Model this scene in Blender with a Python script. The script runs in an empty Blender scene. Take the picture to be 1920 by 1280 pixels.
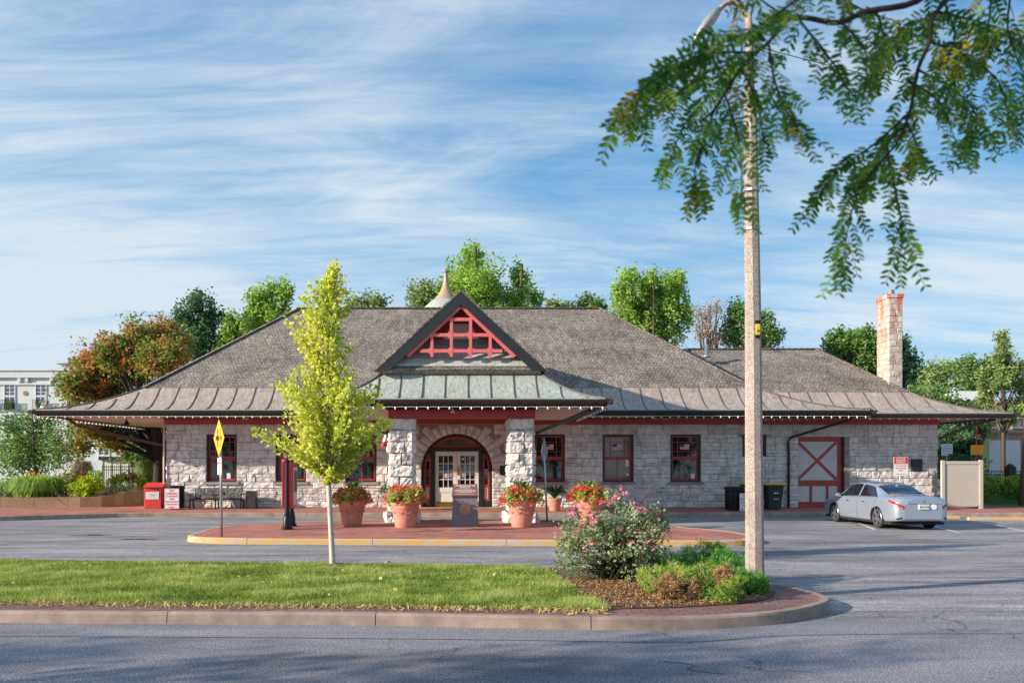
import bpy, math, random
import numpy as np
from mathutils import Vector, Matrix, noise
random.seed(11); rng = np.random.default_rng(11)
SC = bpy.context.scene
COL = SC.collection
F, VX, HY, CH = 1450.0, 880.0, 872.0, 2.05      # focal length (px of a 1920 wide frame), vanishing point, eye height
PI = math.pi
def at(px, py, Y):
    return ((px-VX)*Y/F, Y, CH-(py-HY)*Y/F)
def gr(px, py, z=0.0):
    Y = F*(CH-z)/(py-HY)
    return ((px-VX)*Y/F, Y, z)
R = random.uniform

# ------------------------------------------------------------------ materials
MATS = {}
class NT:
    def __init__(s, name):
        s.m = bpy.data.materials.new(name); s.m.use_nodes = True
        s.t = s.m.node_tree; s.n = s.t.nodes; s.l = s.t.links
        s.b = s.n['Principled BSDF']; s.out = s.n['Material Output']
        MATS[name] = s.m
    def add(s, typ, **kw):
        n = s.n.new(typ)
        for k, v in kw.items():
            if k.startswith('i_'):
                n.inputs[k[2:].replace('_', ' ')].default_value = v
            else: setattr(n, k, v)
        return n
    def link(s, a, b): s.l.new(a, b)
    def coord(s, kind='Object'):
        return s.add('ShaderNodeTexCoord').outputs[kind]
    def mapping(s, vec, scale=(1,1,1), rot=(0,0,0)):
        m = s.add('ShaderNodeMapping'); m.inputs['Scale'].default_value = scale; m.inputs['Rotation'].default_value = rot
        s.link(vec, m.inputs['Vector']); return m.outputs[0]
    def noise(s, vec, scale, detail=5, rough=.6, dist=0):
        n = s.add('ShaderNodeTexNoise'); n.inputs['Scale'].default_value = scale; n.inputs['Detail'].default_value = detail
        n.inputs['Roughness'].default_value = rough; n.inputs['Distortion'].default_value = dist
        s.link(vec, n.inputs['Vector']); return n.outputs['Fac']
    def ramp(s, fac, stops):
        r = s.add('ShaderNodeValToRGB'); e = r.color_ramp.elements
        while len(e) < len(stops): e.new(.5)
        for i, (p, c) in enumerate(stops):
            e[i].position = p; e[i].color = tuple(c)+(1,) if not isinstance(c, (int, float)) else (c, c, c, 1)
        s.link(fac, r.inputs[0]); return r.outputs[0]
    def mix(s, a, b, fac=.5, mode='MIX'):
        m = s.add('ShaderNodeMix', data_type='RGBA', blend_type=mode)
        for v, i in ((fac, 0), (a, 6), (b, 7)):
            if isinstance(v, (int, float)): m.inputs[i].default_value = v
            elif isinstance(v, tuple): m.inputs[i].default_value = v+(1,)
            else: s.link(v, m.inputs[i])
        return m.outputs[2]
    def math(s, op, a, b=0.0):
        m = s.add('ShaderNodeMath', operation=op)
        for i, v in enumerate((a, b)):
            if isinstance(v, (int, float)): m.inputs[i].default_value = v
            else: s.link(v, m.inputs[i])
        return m.outputs[0]
    def attr(s, name='rnd'):
        return s.add('ShaderNodeAttribute', attribute_name=name).outputs['Fac']
    def bump(s, h, strength=.3, dist=.02):
        b = s.add('ShaderNodeBump'); b.inputs['Strength'].default_value = strength; b.inputs['Distance'].default_value = dist
        s.link(h, b.inputs['Height']); s.link(b.outputs[0], s.b.inputs['Normal'])
    def fin(s, color, rough=.8, metal=0, spec=.5):
        if isinstance(color, tuple): s.b.inputs['Base Color'].default_value = color+(1,)
        else: s.link(color, s.b.inputs['Base Color'])
        if isinstance(rough, (int, float)): s.b.inputs['Roughness'].default_value = rough
        else: s.link(rough, s.b.inputs['Roughness'])
        s.b.inputs['Metallic'].default_value = metal
        s.b.inputs['Specular IOR Level'].default_value = spec
        return s.m

def plain(name, c, rough=.6, metal=0, var=.18, scale=6, bump=.1, bscale=40, spec=.5):
    t = NT(name); o = t.coord()
    d = tuple(x*(1-var) for x in c); e = tuple(min(1, x*(1+var)) for x in c)
    col = t.ramp(t.noise(o, scale, 6, .65), [(.3, d), (.7, e)])
    if bump: t.bump(t.noise(o, bscale, 4), bump, .01)
    return t.fin(col, rough, metal, spec)

plain('red_paint', (.38, .045, .045), .5, var=.2)
plain('gable_red', (.66, .15, .145), .5, var=.15)
plain('dark_green', (.012, .02, .022), .45)
plain('fascia_black', (.018, .019, .022), .45)
plain('gutter_brown', (.055, .047, .044), .35, .3)
plain('white_paint', (.72, .70, .66), .5, var=.06)
plain('door_grey', (.58, .56, .56), .6, var=.08)
plain('soffit', (.68, .53, .42), .8, var=.08)
plain('black_metal', (.012, .013, .015), .35, .3)
plain('steel', (.42, .45, .48), .4, .8)
plain('brass', (.45, .28, .08), .35, .9)
plain('sign_white', (.75, .75, .75), .45, var=.03)
plain('sign_yellow', (.92, .43, .015), .4, var=.05)
plain('sign_red', (.55, .02, .03), .45, var=.05)
plain('sign_black', (.01, .01, .01), .5)
plain('sign_blue', (.03, .12, .55), .5)
plain('terracotta', (.58, .25, .19), .85, var=.24, scale=3, bump=.2)
plain('kiosk_red', (.36, .012, .035), .45)
plain('box_red', (.68, .05, .05), .5, var=.1)
plain('cream_panel', (.62, .60, .50), .6, var=.05)
plain('bin_green', (.012, .03, .035), .5)
plain('lid_yellow', (.7, .48, .02), .5)
plain('bark', (.10, .07, .05), .95, var=.4, scale=12, bump=.6, bscale=25)
plain('bark_dark', (.035, .026, .022), .95, var=.4, scale=30, bump=.6, bscale=60)
plain('bark_pale', (.50, .45, .40), .9, var=.2, scale=14, bump=.4, bscale=40)
plain('chrome', (.8, .8, .82), .12, 1, var=.03, bump=0)
plain('rubber', (.015, .015, .016), .85, bump=.2)
plain('alloy', (.62, .63, .66), .25, .9, bump=0)
plain('flag_blue', (.04, .06, .28), .8)
plain('cloth_red', (.65, .03, .04), .85)
plain('cloth_white', (.75, .73, .72), .85)
plain('bulb_white', (.95, .95, .95), .25, bump=0)
plain('concrete', (.30, .23, .19), .9, var=.35, scale=2.2, bump=.3, bscale=60)
plain('bronze', (.34, .20, .11), .4, .8)
plain('plaque_dark', (.03, .035, .04), .4, .5)
plain('enclosure', (.45, .42, .36), .8, var=.06)
plain('paint_line', (.62, .62, .62), .8, var=.25, scale=20)
plain('lamp_grey', (.33, .34, .33), .45, .5)
plain('arm_steel', (.34, .27, .23), .7, .3, var=.35, scale=20)
plain('rust', (.30, .16, .09), .8, .3, var=.5, scale=20)
plain('hill_green', (.06, .10, .04), .95)
plain('truck_white', (.7, .72, .75), .5)
plain('granite_red', (.22, .10, .10), .35, var=.25, scale=60, bump=0)
plain('wood_brown', (.10, .05, .035), .7)
plain('pine_bark', (.14, .09, .06), .95, var=.4, scale=10, bump=.5)

def m_granite():
    t = NT('granite'); o = t.coord()
    a = t.ramp(t.noise(o, 90, 3, .8), [(.35, (.07, .065, .08)), (.5, (.17, .155, .18)), (.65, (.30, .27, .30))])
    t.fin(a, .45)
m_granite()
def m_aggregate():      # exposed aggregate concrete of the lamp post
    t = NT('aggregate'); o = t.coord()
    v = t.add('ShaderNodeTexVoronoi'); v.inputs['Scale'].default_value = 95; t.link(o, v.inputs['Vector'])
    a = t.ramp(v.outputs['Color'], [(.2, (.20, .16, .14)), (.45, (.36, .30, .265)), (.7, (.54, .47, .42)), (.95, (.25, .20, .18))])
    big = t.ramp(t.noise(o, 1.2, 4), [(.35, .8), (.7, 1.1)])
    t.bump(v.outputs['Distance'], .6, .01)
    t.fin(t.mix(a, big, 1.0, 'MULTIPLY'), .9)
m_aggregate()
def m_stone(name, c1, c2, c3, rust=False):
    t = NT(name); o = t.coord(); r = t.attr()
    base = t.ramp(r, [(0, c1), (.35, c2), (.7, c3), (1, c2)])
    n = t.ramp(t.noise(o, 5, 8, .7), [(.3, .62), (.5, .95), (.72, 1.18)])
    col = t.mix(base, n, 1.0, 'MULTIPLY')
    n2 = t.noise(t.mapping(o, (1.6, 1.6, .8)), 1.3, 6, .7, .6)
    st = t.ramp(n2, [(.5, 0), (.68, .5)])
    col = t.mix(col, (.13, .105, .095), st)
    if rust:
        n3 = t.ramp(t.noise(t.mapping(o, (3, 3, .35)), 1.2, 4, .6), [(.46, 0), (.56, 1)])
        sep = t.add('ShaderNodeSeparateXYZ'); t.link(o, sep.inputs[0])
        hz = t.ramp(t.math('MULTIPLY', t.math('SUBTRACT', sep.outputs['Z'], 7.0), .35), [(.0, .1), (1, 1)])
        col = t.mix(col, (.55, .14, .05), t.math('MULTIPLY', n3, hz))
    t.bump(t.noise(o, 22, 8, .75), .55, .03)
    t.fin(col, .92, 0, .25)
m_stone('stone', (.57, .53, .50), (.76, .73, .70), (.66, .64, .62))
m_stone('stone_chimney', (.42, .36, .32), (.58, .52, .47), (.5, .45, .42), True)
plain('mortar', (.30, .27, .25), .95, var=.15)
m = NT('stone_smooth')
o = m.coord(); m.bump(m.noise(o, 30, 6), .3, .01)
m.fin(m.ramp(m.noise(m.mapping(o, (1, 1, 3)), 1.5, 7, .7), [(.3, (.20, .165, .15)), (.7, (.40, .34, .31))]), .9)

def m_brick(name, c1, c2, mortar, bw, bh, ms=.012, rough=.85, bump=.5, stain=.3, off=.5, sq=1.0, moss=None, streak=False):
    t = NT(name); uv = t.coord('UV')
    b = t.add('ShaderNodeTexBrick'); b.offset = off
    b.inputs['Scale'].default_value = 1; b.inputs['Brick Width'].default_value = bw; b.inputs['Row Height'].default_value = bh
    b.inputs['Mortar Size'].default_value = ms; b.inputs['Mortar Smooth'].default_value = .2; b.inputs['Bias'].default_value = 0
    b.inputs['Color1'].default_value = c1+(1,); b.inputs['Color2'].default_value = c2+(1,); b.inputs['Mortar'].default_value = mortar+(1,)
    wob = t.noise(uv, 3, 3)
    vv = t.add('ShaderNodeVectorMath', operation='MULTIPLY_ADD'); t.link(uv, vv.inputs[0]); vv.inputs[1].default_value = (1, 1, 1)
    cmb = t.add('ShaderNodeCombineXYZ'); t.link(t.math('MULTIPLY', wob, .03), cmb.inputs[0]); t.link(t.math('MULTIPLY', wob, .03), cmb.inputs[1])
    t.link(cmb.outputs[0], vv.inputs[2]); t.link(vv.outputs[0], b.inputs['Vector'])
    n = t.ramp(t.noise(uv, .55, 8, .72), [(.3, 1-stain), (.7, 1+stain*.6)])
    col = t.mix(b.outputs['Color'], n, 1.0, 'MULTIPLY')
    n2 = t.ramp(t.noise(uv, 14, 6, .75), [(.3, .75), (.7, 1.2)])
    col = t.mix(col, n2, 1.0, 'MULTIPLY')
    if streak:
        ss = t.ramp(t.noise(t.mapping(uv, (1.6, .28, 1)), 1.5, 9, .75, .3), [(.3, .55), (.5, 1.0), (.7, 1.35)]); col = t.mix(col, ss, 1.0, 'MULTIPLY')
        s2 = t.ramp(t.noise(t.mapping(uv, (9, 5.3, 1)), 1.0, 2, .5), [(.35, .7), (.65, 1.3)]); col = t.mix(col, s2, 1.0, 'MULTIPLY')
    if moss: col = t.mix(col, moss, t.ramp(t.noise(uv, .9, 9, .75, .5), [(.52, 0), (.68, .6)]))
    h = t.mix(t.math('SUBTRACT', 1, b.outputs['Fac']), t.noise(uv, 30, 4), .25)
    t.bump(h, bump, .02)
    t.fin(col, rough, 0, .3)
m_brick('shingles', (.30, .26, .225), (.23, .20, .178), (.11, .097, .085), .17, .17, .018, .95, .7, .5, moss=(.34, .31, .25), streak=True)
m_brick('shingles_grey', (.50, .53, .52), (.42, .45, .44), (.22, .24, .23), .28, .17, .008, .9, .5, .3)
m_brick('pavers', (.56, .20, .155), (.40, .135, .11), (.24, .15, .12), .21, .105, .010, .85, .4, .38, moss=(.50, .27, .22))
m_brick('pavers_dark', (.36, .16, .14), (.22, .12, .12), (.13, .10, .085), .24, .12, .016, .8, .7, .4)
m_brick('planter_stone', (.36, .23, .15), (.27, .19, .12), (.12, .09, .06), 1.5, .9, .012, .9, .3, .35)
m_brick('pink_brick', (.42, .26, .22), (.36, .22, .19), (.3, .25, .22), .5, .2, .02, .9, .2, .15)

def m_copper(name, stops, patina, ps):
    t = NT(name); uv = t.coord('UV'); o = t.coord()
    n = t.noise(t.mapping(uv, (4.5, .7, 1)), 1.3, 8, .75, .6)
    col = t.ramp(n, stops)
    m2 = t.ramp(t.noise(t.mapping(uv, (5.5, .6, 1)), 1.6, 8, .8, .4), [(ps, 0), (ps+.12, .85)])
    col = t.mix(col, patina, m2)
    fine = t.ramp(t.noise(o, 9, 8, .8), [(.3, .8), (.7, 1.15)])
    col = t.mix(col, fine, 1.0, 'MULTIPLY')
    t.bump(t.noise(o, 5, 6, .6), .25, .03)
    t.fin(col, .6, .25, .4)
m_copper('copper_brown', [(.3, (.26, .19, .165)), (.5, (.42, .34, .29)), (.7, (.58, .52, .46))], (.34, .38, .34), .54)
m_copper('copper_green', [(.3, (.28, .33, .30)), (.5, (.44, .50, .45)), (.7, (.64, .66, .60))], (.27, .18, .15), .52)
m_copper('copper_edge', [(.3, (.16, .24, .21)), (.5, (.34, .46, .41)), (.7, (.46, .56, .5))], (.10, .09, .08), .6)
m_copper('copper_seam', [(.3, (.10, .085, .08)), (.6, (.19, .17, .155))], (.22, .26, .24), .55)
m_copper('spire_shingle', [(.35, (.33, .15, .08)), (.5, (.50, .35, .22)), (.65, (.40, .36, .25))], (.36, .40, .33), .58)

def m_asphalt(name, a, b, crack=True, old=False):
    t = NT(name); o = t.coord()
    big = t.noise(t.mapping(o, (.12, .6, 1)), 1.2, 7, .65, .8)
    st2 = t.noise(t.mapping(o, (.16, 1.6, 1)), 1.5, 8, .7, 1.2)
    fine = t.mix(t.noise(o, 42, 3, .85), t.noise(o, 95, 3, .8), .4)
    mid = t.noise(o, 6, 8, .75)
    col = t.ramp(fine, [(.40, tuple(x*.38 for x in a)), (.5, a), (.59, tuple(min(1, x*2.4) for x in a))])
    col = t.mix(col, t.ramp(big, [(.30, .58), (.44, .95), (.7, tuple(b[i]/a[i] for i in range(3)))]), 1.0, 'MULTIPLY')
    col = t.mix(col, t.ramp(mid, [(.3, .82), (.7, 1.14)]), 1.0, 'MULTIPLY')
    if old: col = t.mix(col, t.ramp(st2, [(.34, .42), (.46, .85), (.56, 1.02), (.68, 1.35)]), 1.0, 'MULTIPLY')
    if crack:
        w = t.add('ShaderNodeVectorMath', operation='MULTIPLY_ADD'); w.inputs[1].default_value = (.8, .8, .8)
        nz = t.add('ShaderNodeTexNoise'); nz.inputs['Scale'].default_value = 1.4; nz.inputs['Detail'].default_value = 8; t.link(o, nz.inputs['Vector'])
        t.link(nz.outputs['Color'], w.inputs[0]); t.link(o, w.inputs[2])
        v = t.add('ShaderNodeTexVoronoi', feature='DISTANCE_TO_EDGE'); v.inputs['Scale'].default_value = .34; t.link(w.outputs[0], v.inputs['Vector'])
        c = t.ramp(v.outputs['Distance'], [(0.0, 1), (.006, 0)])
        gate = t.ramp(t.noise(o, .45, 4), [(.5, 0), (.58, 1)])
        cr = t.math('MULTIPLY', t.math('MULTIPLY', c, gate), .7)
        col = t.mix(col, (.02, .02, .022), cr)
    t.bump(fine, .5, .01)
    t.fin(col, .85, 0, .35)
m_asphalt('asphalt', (.185, .18, .20), (.26, .25, .27))
m_asphalt('asphalt_old', (.22, .21, .22), (.34, .32, .33), old=True)
def m_ground(name, c1, c2, c3, s=20):
    t = NT(name); o = t.coord()
    col = t.ramp(t.noise(o, s, 8, .8), [(.3, c1), (.5, c2), (.7, c3)])
    col = t.mix(col, t.ramp(t.noise(o, .7, 5, .6), [(.3, .75), (.7, 1.2)]), 1.0, 'MULTIPLY')
    t.bump(t.noise(o, s*2, 6, .8), .8, .04); t.fin(col, .95, 0, .2)
m_ground('lawn', (.08, .13, .02), (.14, .22, .03), (.22, .30, .06))
m_ground('mulch', (.08, .05, .035), (.20, .13, .09), (.38, .28, .20), 45)
m_ground('far_ground', (.06, .08, .03), (.10, .12, .06), (.16, .15, .10), 2)
def m_kerb_yellow():
    t = NT('kerb_yellow'); o = t.coord()
    n = t.noise(t.mapping(o, (1, 1, 3)), 2.5, 8, .75)
    col = t.ramp(n, [(.44, (.42, .38, .33)), (.5, (.52, .33, .12)), (.7, (.60, .36, .09))])
    t.bump(t.noise(o, 40, 4), .3, .01); t.fin(col, .85)
m_kerb_yellow()

def m_leaf(name, cols, trans=.35, rough=.55):
    t = NT(name); r = t.attr()
    n = len(cols); col = t.ramp(r, [(i/(n-1), c) for i, c in enumerate(cols)])
    t.fin(col, rough, 0, .3)
    tr = t.add('ShaderNodeBsdfTranslucent'); t.link(t.mix(col, (1.0, 1.0, .5), .35, 'MULTIPLY'), tr.inputs[0])
    mx = t.add('ShaderNodeMixShader'); mx.inputs[0].default_value = trans
    t.link(t.b.outputs[0], mx.inputs[1]); t.link(tr.outputs[0], mx.inputs[2]); t.link(mx.outputs[0], t.out.inputs[0])
m_leaf('leaf_ginkgo', [(.34, .44, .04), (.55, .62, .06), (.74, .78, .12), (.86, .82, .20)], .5)
m_leaf('leaf_bright', [(.17, .31, .05), (.29, .48, .08), (.42, .60, .13), (.52, .68, .20)], .45)
m_leaf('leaf_mid', [(.08, .17, .04), (.14, .26, .07), (.22, .36, .10), (.30, .44, .14)], .4)
m_leaf('leaf_dark', [(.05, .12, .06), (.08, .17, .08), (.12, .24, .10), (.18, .31, .13)], .35)
m_leaf('leaf_pale', [(.15, .23, .07), (.25, .36, .11), (.36, .46, .17), (.44, .50, .24)], .4)
m_leaf('leaf_autumn', [(.11, .24, .05), (.19, .34, .06), (.34, .32, .08), (.60, .22, .08), (.66, .15, .08)], .4)
m_leaf('leaf_locust', [(.045, .13, .012), (.08, .21, .02), (.16, .32, .03), (.36, .42, .04), (.62, .38, .04)], .45)
m_leaf('leaf_twiggy', [(.32, .26, .22), (.45, .37, .31), (.55, .48, .40)], .25)
m_leaf('leaf_lime', [(.24, .36, .01), (.42, .55, .02), (.58, .66, .03)], .35)
m_leaf('leaf_grass', [(.09, .16, .025), (.21, .31, .05), (.36, .46, .10), (.56, .58, .24)], .4)
m_leaf('leaf_rose', [(.10, .19, .10), (.21, .32, .16), (.38, .46, .27), (.56, .56, .38)], .45)
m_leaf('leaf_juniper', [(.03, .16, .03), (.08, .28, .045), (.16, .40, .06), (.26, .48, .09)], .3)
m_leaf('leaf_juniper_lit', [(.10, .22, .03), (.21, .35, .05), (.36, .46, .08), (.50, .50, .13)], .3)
m_leaf('leaf_dead', [(.20, .11, .05), (.36, .21, .10), (.50, .32, .16)], .2)
m_leaf('petal_red', [(.62, .02, .05), (.85, .05, .04), (.9, .16, .07), (.85, .08, .22)], .25)
m_leaf('petal_pink', [(.80, .14, .32), (.90, .32, .48), (.88, .52, .56)], .3)
m_leaf('petal_pale', [(.62, .45, .38), (.72, .58, .48)], .3)
m_leaf('petal_orange', [(.6, .25, .02), (.75, .45, .05)], .3)
m_leaf('fallen', [(.5, .40, .12), (.62, .52, .22), (.45, .3, .1)], .1)

def m_glass(name, c, rough=.05, c2=None):
    t = NT(name); o = t.coord()
    col = t.ramp(t.noise(o, 1.8, 5, .6, 1), [(.45, c), (.68, c2 or tuple(x*2 for x in c))])  # noise tones in the base colour stand in for reflections in the panes
    t.fin(col, rough, 0, 1.0)
m_glass('glass_dark', (.004, .004, .005), .03, (.022, .02, .018))
m_glass('glass_warm_reflect', (.008, .005, .004), .05, (.20, .06, .03))  # orange-brown reflection painted into the pane colour
m_glass('glass_fan', (.07, .055, .035), .1, (.20, .16, .09))
m_glass('glass_car', (.008, .012, .02), .03, (.015, .02, .03))  # bluish base imitates the sky reflected in the car windows
m_glass('glass_far', (.05, .07, .11), .15, (.12, .16, .22))
m_glass('lens_red', (.35, .005, .01), .12, (.5, .02, .03))
def m_carpaint():
    t = NT('car_silver'); t.fin((.40, .46, .55), .28, .55)
    t.b.inputs['Coat Weight'].default_value = .8; t.b.inputs['Coat Roughness'].default_value = .05
    t2 = NT('car_blue'); t2.fin((.05, .12, .28), .3, .4); t2.b.inputs['Coat Weight'].default_value = .6
m_carpaint()
plain('render_white', (.60, .61, .64), .85, var=.05, scale=.5)
plain('roof_red', (.22, .07, .05), .85)

# ------------------------------------------------------------------ mesh builder
class MB:
    def __init__(s): s.v = []; s.f = []; s.m = []; s.a = []
    def add(s, vs, fs, mi=0, a=.5):
        n = len(s.v); s.v += [tuple(p) for p in vs]; s.f += [tuple(i+n for i in f) for f in fs]
        s.m += [mi]*len(fs); s.a += (list(a) if isinstance(a, (list, tuple)) else [a]*len(vs))
        return s
    def box(s, x0, x1, y0, y1, z0, z1, mi=0, bev=0):
        if x0 > x1: x0, x1 = x1, x0
        if y0 > y1: y0, y1 = y1, y0
        if z0 > z1: z0, z1 = z1, z0
        if bev <= 0:
            vs = [(x, y, z) for z in (z0, z1) for y in (y0, y1) for x in (x0, x1)]
            return s.add(vs, [(0, 2, 3, 1), (4, 5, 7, 6), (0, 1, 5, 4), (2, 6, 7, 3), (0, 4, 6, 2), (1, 3, 7, 5)], mi)
        b = bev
        bm_v = []; idx = {}
        for sx in (0, 1):
            for sy in (0, 1):
                for sz in (0, 1):
                    for ax in range(3):
                        p = [x0 if sx == 0 else x1, y0 if sy == 0 else y1, z0 if sz == 0 else z1]
                        sg = (sx, sy, sz)
                        for k in range(3):
                            if k != ax: p[k] += b if sg[k] == 0 else -b
                        idx[(sx, sy, sz, ax)] = len(bm_v); bm_v.append(tuple(p))
        fs = []
        def q(c): return idx[c]
        for ax in range(3):
            o = [k for k in range(3) if k != ax]
            for sd in (0, 1):
                ring = []
                for (a, c) in ((0, 0), (1, 0), (1, 1), (0, 1)):
                    g = [0, 0, 0]; g[ax] = sd; g[o[0]] = a; g[o[1]] = c; ring.append(q((*g, ax)))
                flip = (sd == 0) ^ (ax == 1)
                fs.append(tuple(reversed(ring)) if flip else tuple(ring))
        for ax in range(3):      # edges parallel to ax
            o = [k for k in range(3) if k != ax]
            for a in (0, 1):
                for c in (0, 1):
                    g0 = [0, 0, 0]; g1 = [0, 0, 0]; g0[ax] = 0; g1[ax] = 1
                    for g in (g0, g1): g[o[0]] = a; g[o[1]] = c
                    fs.append((q((*g0, o[0])), q((*g1, o[0])), q((*g1, o[1])), q((*g0, o[1]))))
        for sx in (0, 1):
            for sy in (0, 1):
                for sz in (0, 1): fs.append(tuple(q((sx, sy, sz, k)) for k in range(3)))
        return s.add(bm_v, fs, mi)
    def poly(s, pts, mi=0): return s.add(pts, [tuple(range(len(pts)))], mi)
    def prism(s, pts, z0, z1, mi=0, mi_top=None):
        n = len(pts); vs = [(p[0], p[1], z0) for p in pts]+[(p[0], p[1], z1) for p in pts]
        s.add(vs, [(i, (i+1) % n, n+(i+1) % n, n+i) for i in range(n)]+[tuple(reversed(range(n)))], mi)
        s.add([(p[0], p[1], z1) for p in pts], [tuple(range(n))], mi if mi_top is None else mi_top)
        return s
    def slab(s, pts, dv, mi=0):          # extrude planar polygon by vector
        n = len(pts); vs = list(pts)+[tuple(p[k]+dv[k] for k in range(3)) for p in pts]
        return s.add(vs, [tuple(range(n)), tuple(reversed(range(n, 2*n)))]+[(i, (i+1) % n, n+(i+1) % n, n+i) for i in range(n)], mi)
    def bar(s, p, q, w, d, mi=0, up=(0, 0, 1)):       # rectangular bar from p to q, width w (perp to up), depth d
        p, q, up = Vector(p), Vector(q), Vector(up); t = (q-p).normalized()
        a = t.cross(up); a = a.normalized() if a.length > 1e-4 else Vector((1, 0, 0)); b = a.cross(t).normalized()
        vs = []
        for c in (p, q):
            for (i, j) in ((-1, -1), (1, -1), (1, 1), (-1, 1)): vs.append(tuple(c+a*i*w/2+b*j*d/2))
        return s.add(vs, [(3, 2, 1, 0), (4, 5, 6, 7)]+[(i, (i+1) % 4, 4+(i+1) % 4, 4+i) for i in range(4)], mi)
    def tube(s, path, r, n=8, mi=0, cap=True, a=.5, rot=0):
        P = [Vector(p) for p in path]; m = len(P)
        if isinstance(r, (int, float)): r = [r]*m
        vs = []; prev = None
        for i in range(m):
            t = (P[min(i+1, m-1)]-P[max(i-1, 0)]).normalized()
            u = (prev - t*prev.dot(t)) if prev is not None else t.cross(Vector((0, 0, 1)) if abs(t.z) < .9 else Vector((0, 1, 0)))
            if u.length < 1e-5: u = t.orthogonal()
            u.normalize(); prev = u; w = t.cross(u)
            for k in range(n):
                an = 2*PI*k/n+rot; vs.append(tuple(P[i]+(u*math.cos(an)+w*math.sin(an))*r[i]))
        fs = [(i*n+k, i*n+(k+1) % n, (i+1)*n+(k+1) % n, (i+1)*n+k) for i in range(m-1) for k in range(n)]
        if cap: fs += [tuple(reversed(range(n))), tuple(range((m-1)*n, m*n))]
        return s.add(vs, fs, mi, a)
    def lathe(s, prof, c=(0, 0, 0), n=24, mi=0, sy=1):
        vs = []; m = len(prof)
        for (r, z) in prof:
            for k in range(n):
                a = 2*PI*k/n; vs.append((c[0]+r*math.cos(a), c[1]+r*sy*math.sin(a), c[2]+z))
        fs = [(i*n+k, i*n+(k+1) % n, (i+1)*n+(k+1) % n, (i+1)*n+k) for i in range(m-1) for k in range(n)]
        fs += [tuple(reversed(range(n))), tuple(range((m-1)*n, m*n))]
        return s.add(vs, fs, mi)
    def grid(s, P, mi=0, a=.5, close=False):          # P[i][j]
        ni, nj = len(P), len(P[0]); vs = [p for row in P for p in row]
        fs = [(i*nj+j, (i+1)*nj+j, (i+1)*nj+j+1, i*nj+j+1) for i in range(ni-1) for j in range(nj-1)]
        return s.add(vs, fs, mi, a)
    def xf(s, loc=(0, 0, 0), rz=0):
        c, q = math.cos(rz), math.sin(rz)
        s.v = [(x*c-y*q+loc[0], x*q+y*c+loc[1], z+loc[2]) for x, y, z in s.v]; return s
    def build(s, name, mats, parent=None, smooth=False, uv=False, world=False, sharp=None):
        me = bpy.data.meshes.new(name); me.from_pydata(s.v, [], s.f)
        return fin(me, name, mats, parent, smooth, uv, world, s.m, s.a, sharp)

def fin(me, name, mats, parent=None, smooth=False, uv=False, world=False, mi=None, attr=None, sharp=None):
    if isinstance(mats, str): mats = [mats]
    for k in mats: me.materials.append(MATS[k])
    if mi is not None and any(mi): me.polygons.foreach_set('material_index', mi)
    if attr is not None:
        at_ = me.attributes.new('rnd', 'FLOAT', 'POINT'); at_.data.foreach_set('value', np.asarray(attr, dtype=np.float32))
    if smooth:
        me.polygons.foreach_set('use_smooth', [True]*len(me.polygons))
        if sharp: me.set_sharp_from_angle(angle=math.radians(sharp))
    if uv:
        ul = me.uv_layers.new(name='UVMap'); vs = me.vertices
        for p in me.polygons:
            n = p.normal; u = Vector((0, 0, 1)).cross(n)
            u = u.normalized() if u.length > .05 else Vector((1, 0, 0)); v = n.cross(u)
            for li in p.loop_indices:
                c = vs[me.loops[li].vertex_index].co; ul.data[li].uv = (c.dot(u), c.dot(v))
    me.update()
    o = bpy.data.objects.new(name, me); COL.objects.link(o)
    if parent is not None:
        o.parent = parent
        if world and parent.parent is None: o.location = -parent.location
    return o
def tag(o, label=None, cat=None, group=None, kind=None):
    if label: o['label'] = label
    if cat: o['category'] = cat
    if group: o['group'] = group
    if kind: o['kind'] = kind
    return o
def thing(name, label, cat, loc=(0, 0, 0), rz=0, group=None):
    o = bpy.data.objects.new(name, None); COL.objects.link(o); o.empty_display_size = .2
    o.location = loc; o.rotation_euler = (0, 0, rz); return tag(o, label, cat, group)
def struct(name, mb, mats, label, cat, uv=False, smooth=False):
    o = mb.build(name, mats, None, smooth, uv); return tag(o, label, cat, None, 'structure')
def copytree(o, parent=None):
    c = o.copy(); COL.objects.link(c)
    if parent is not None: c.parent = parent
    for ch in list(o.children): copytree(ch, c)
    return c
def text(s, size, loc, mat, parent, name='lettering', rz=0, tilt=PI/2, ext=.002, align='CENTER', world=False, sx=1):
    cu = bpy.data.curves.new('t', 'FONT'); cu.body = s; cu.size = size; cu.extrude = ext; cu.align_x = align; cu.align_y = 'CENTER'
    cu.resolution_u = 2; cu.space_line = .95
    ob = bpy.data.objects.new('t', cu); COL.objects.link(ob)
    bpy.context.view_layer.update()
    me = bpy.data.meshes.new_from_object(ob.evaluated_get(bpy.context.evaluated_depsgraph_get()))
    bpy.data.objects.remove(ob); bpy.data.curves.remove(cu)
    me.name = name
    M = Matrix.Translation(loc) @ Matrix.Rotation(rz, 4, 'Z') @ Matrix.Rotation(tilt, 4, 'X') @ Matrix.Diagonal((sx, 1, 1, 1))
    me.transform(M); me.materials.clear()
    return fin(me, name, mat, parent, world=world)

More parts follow.
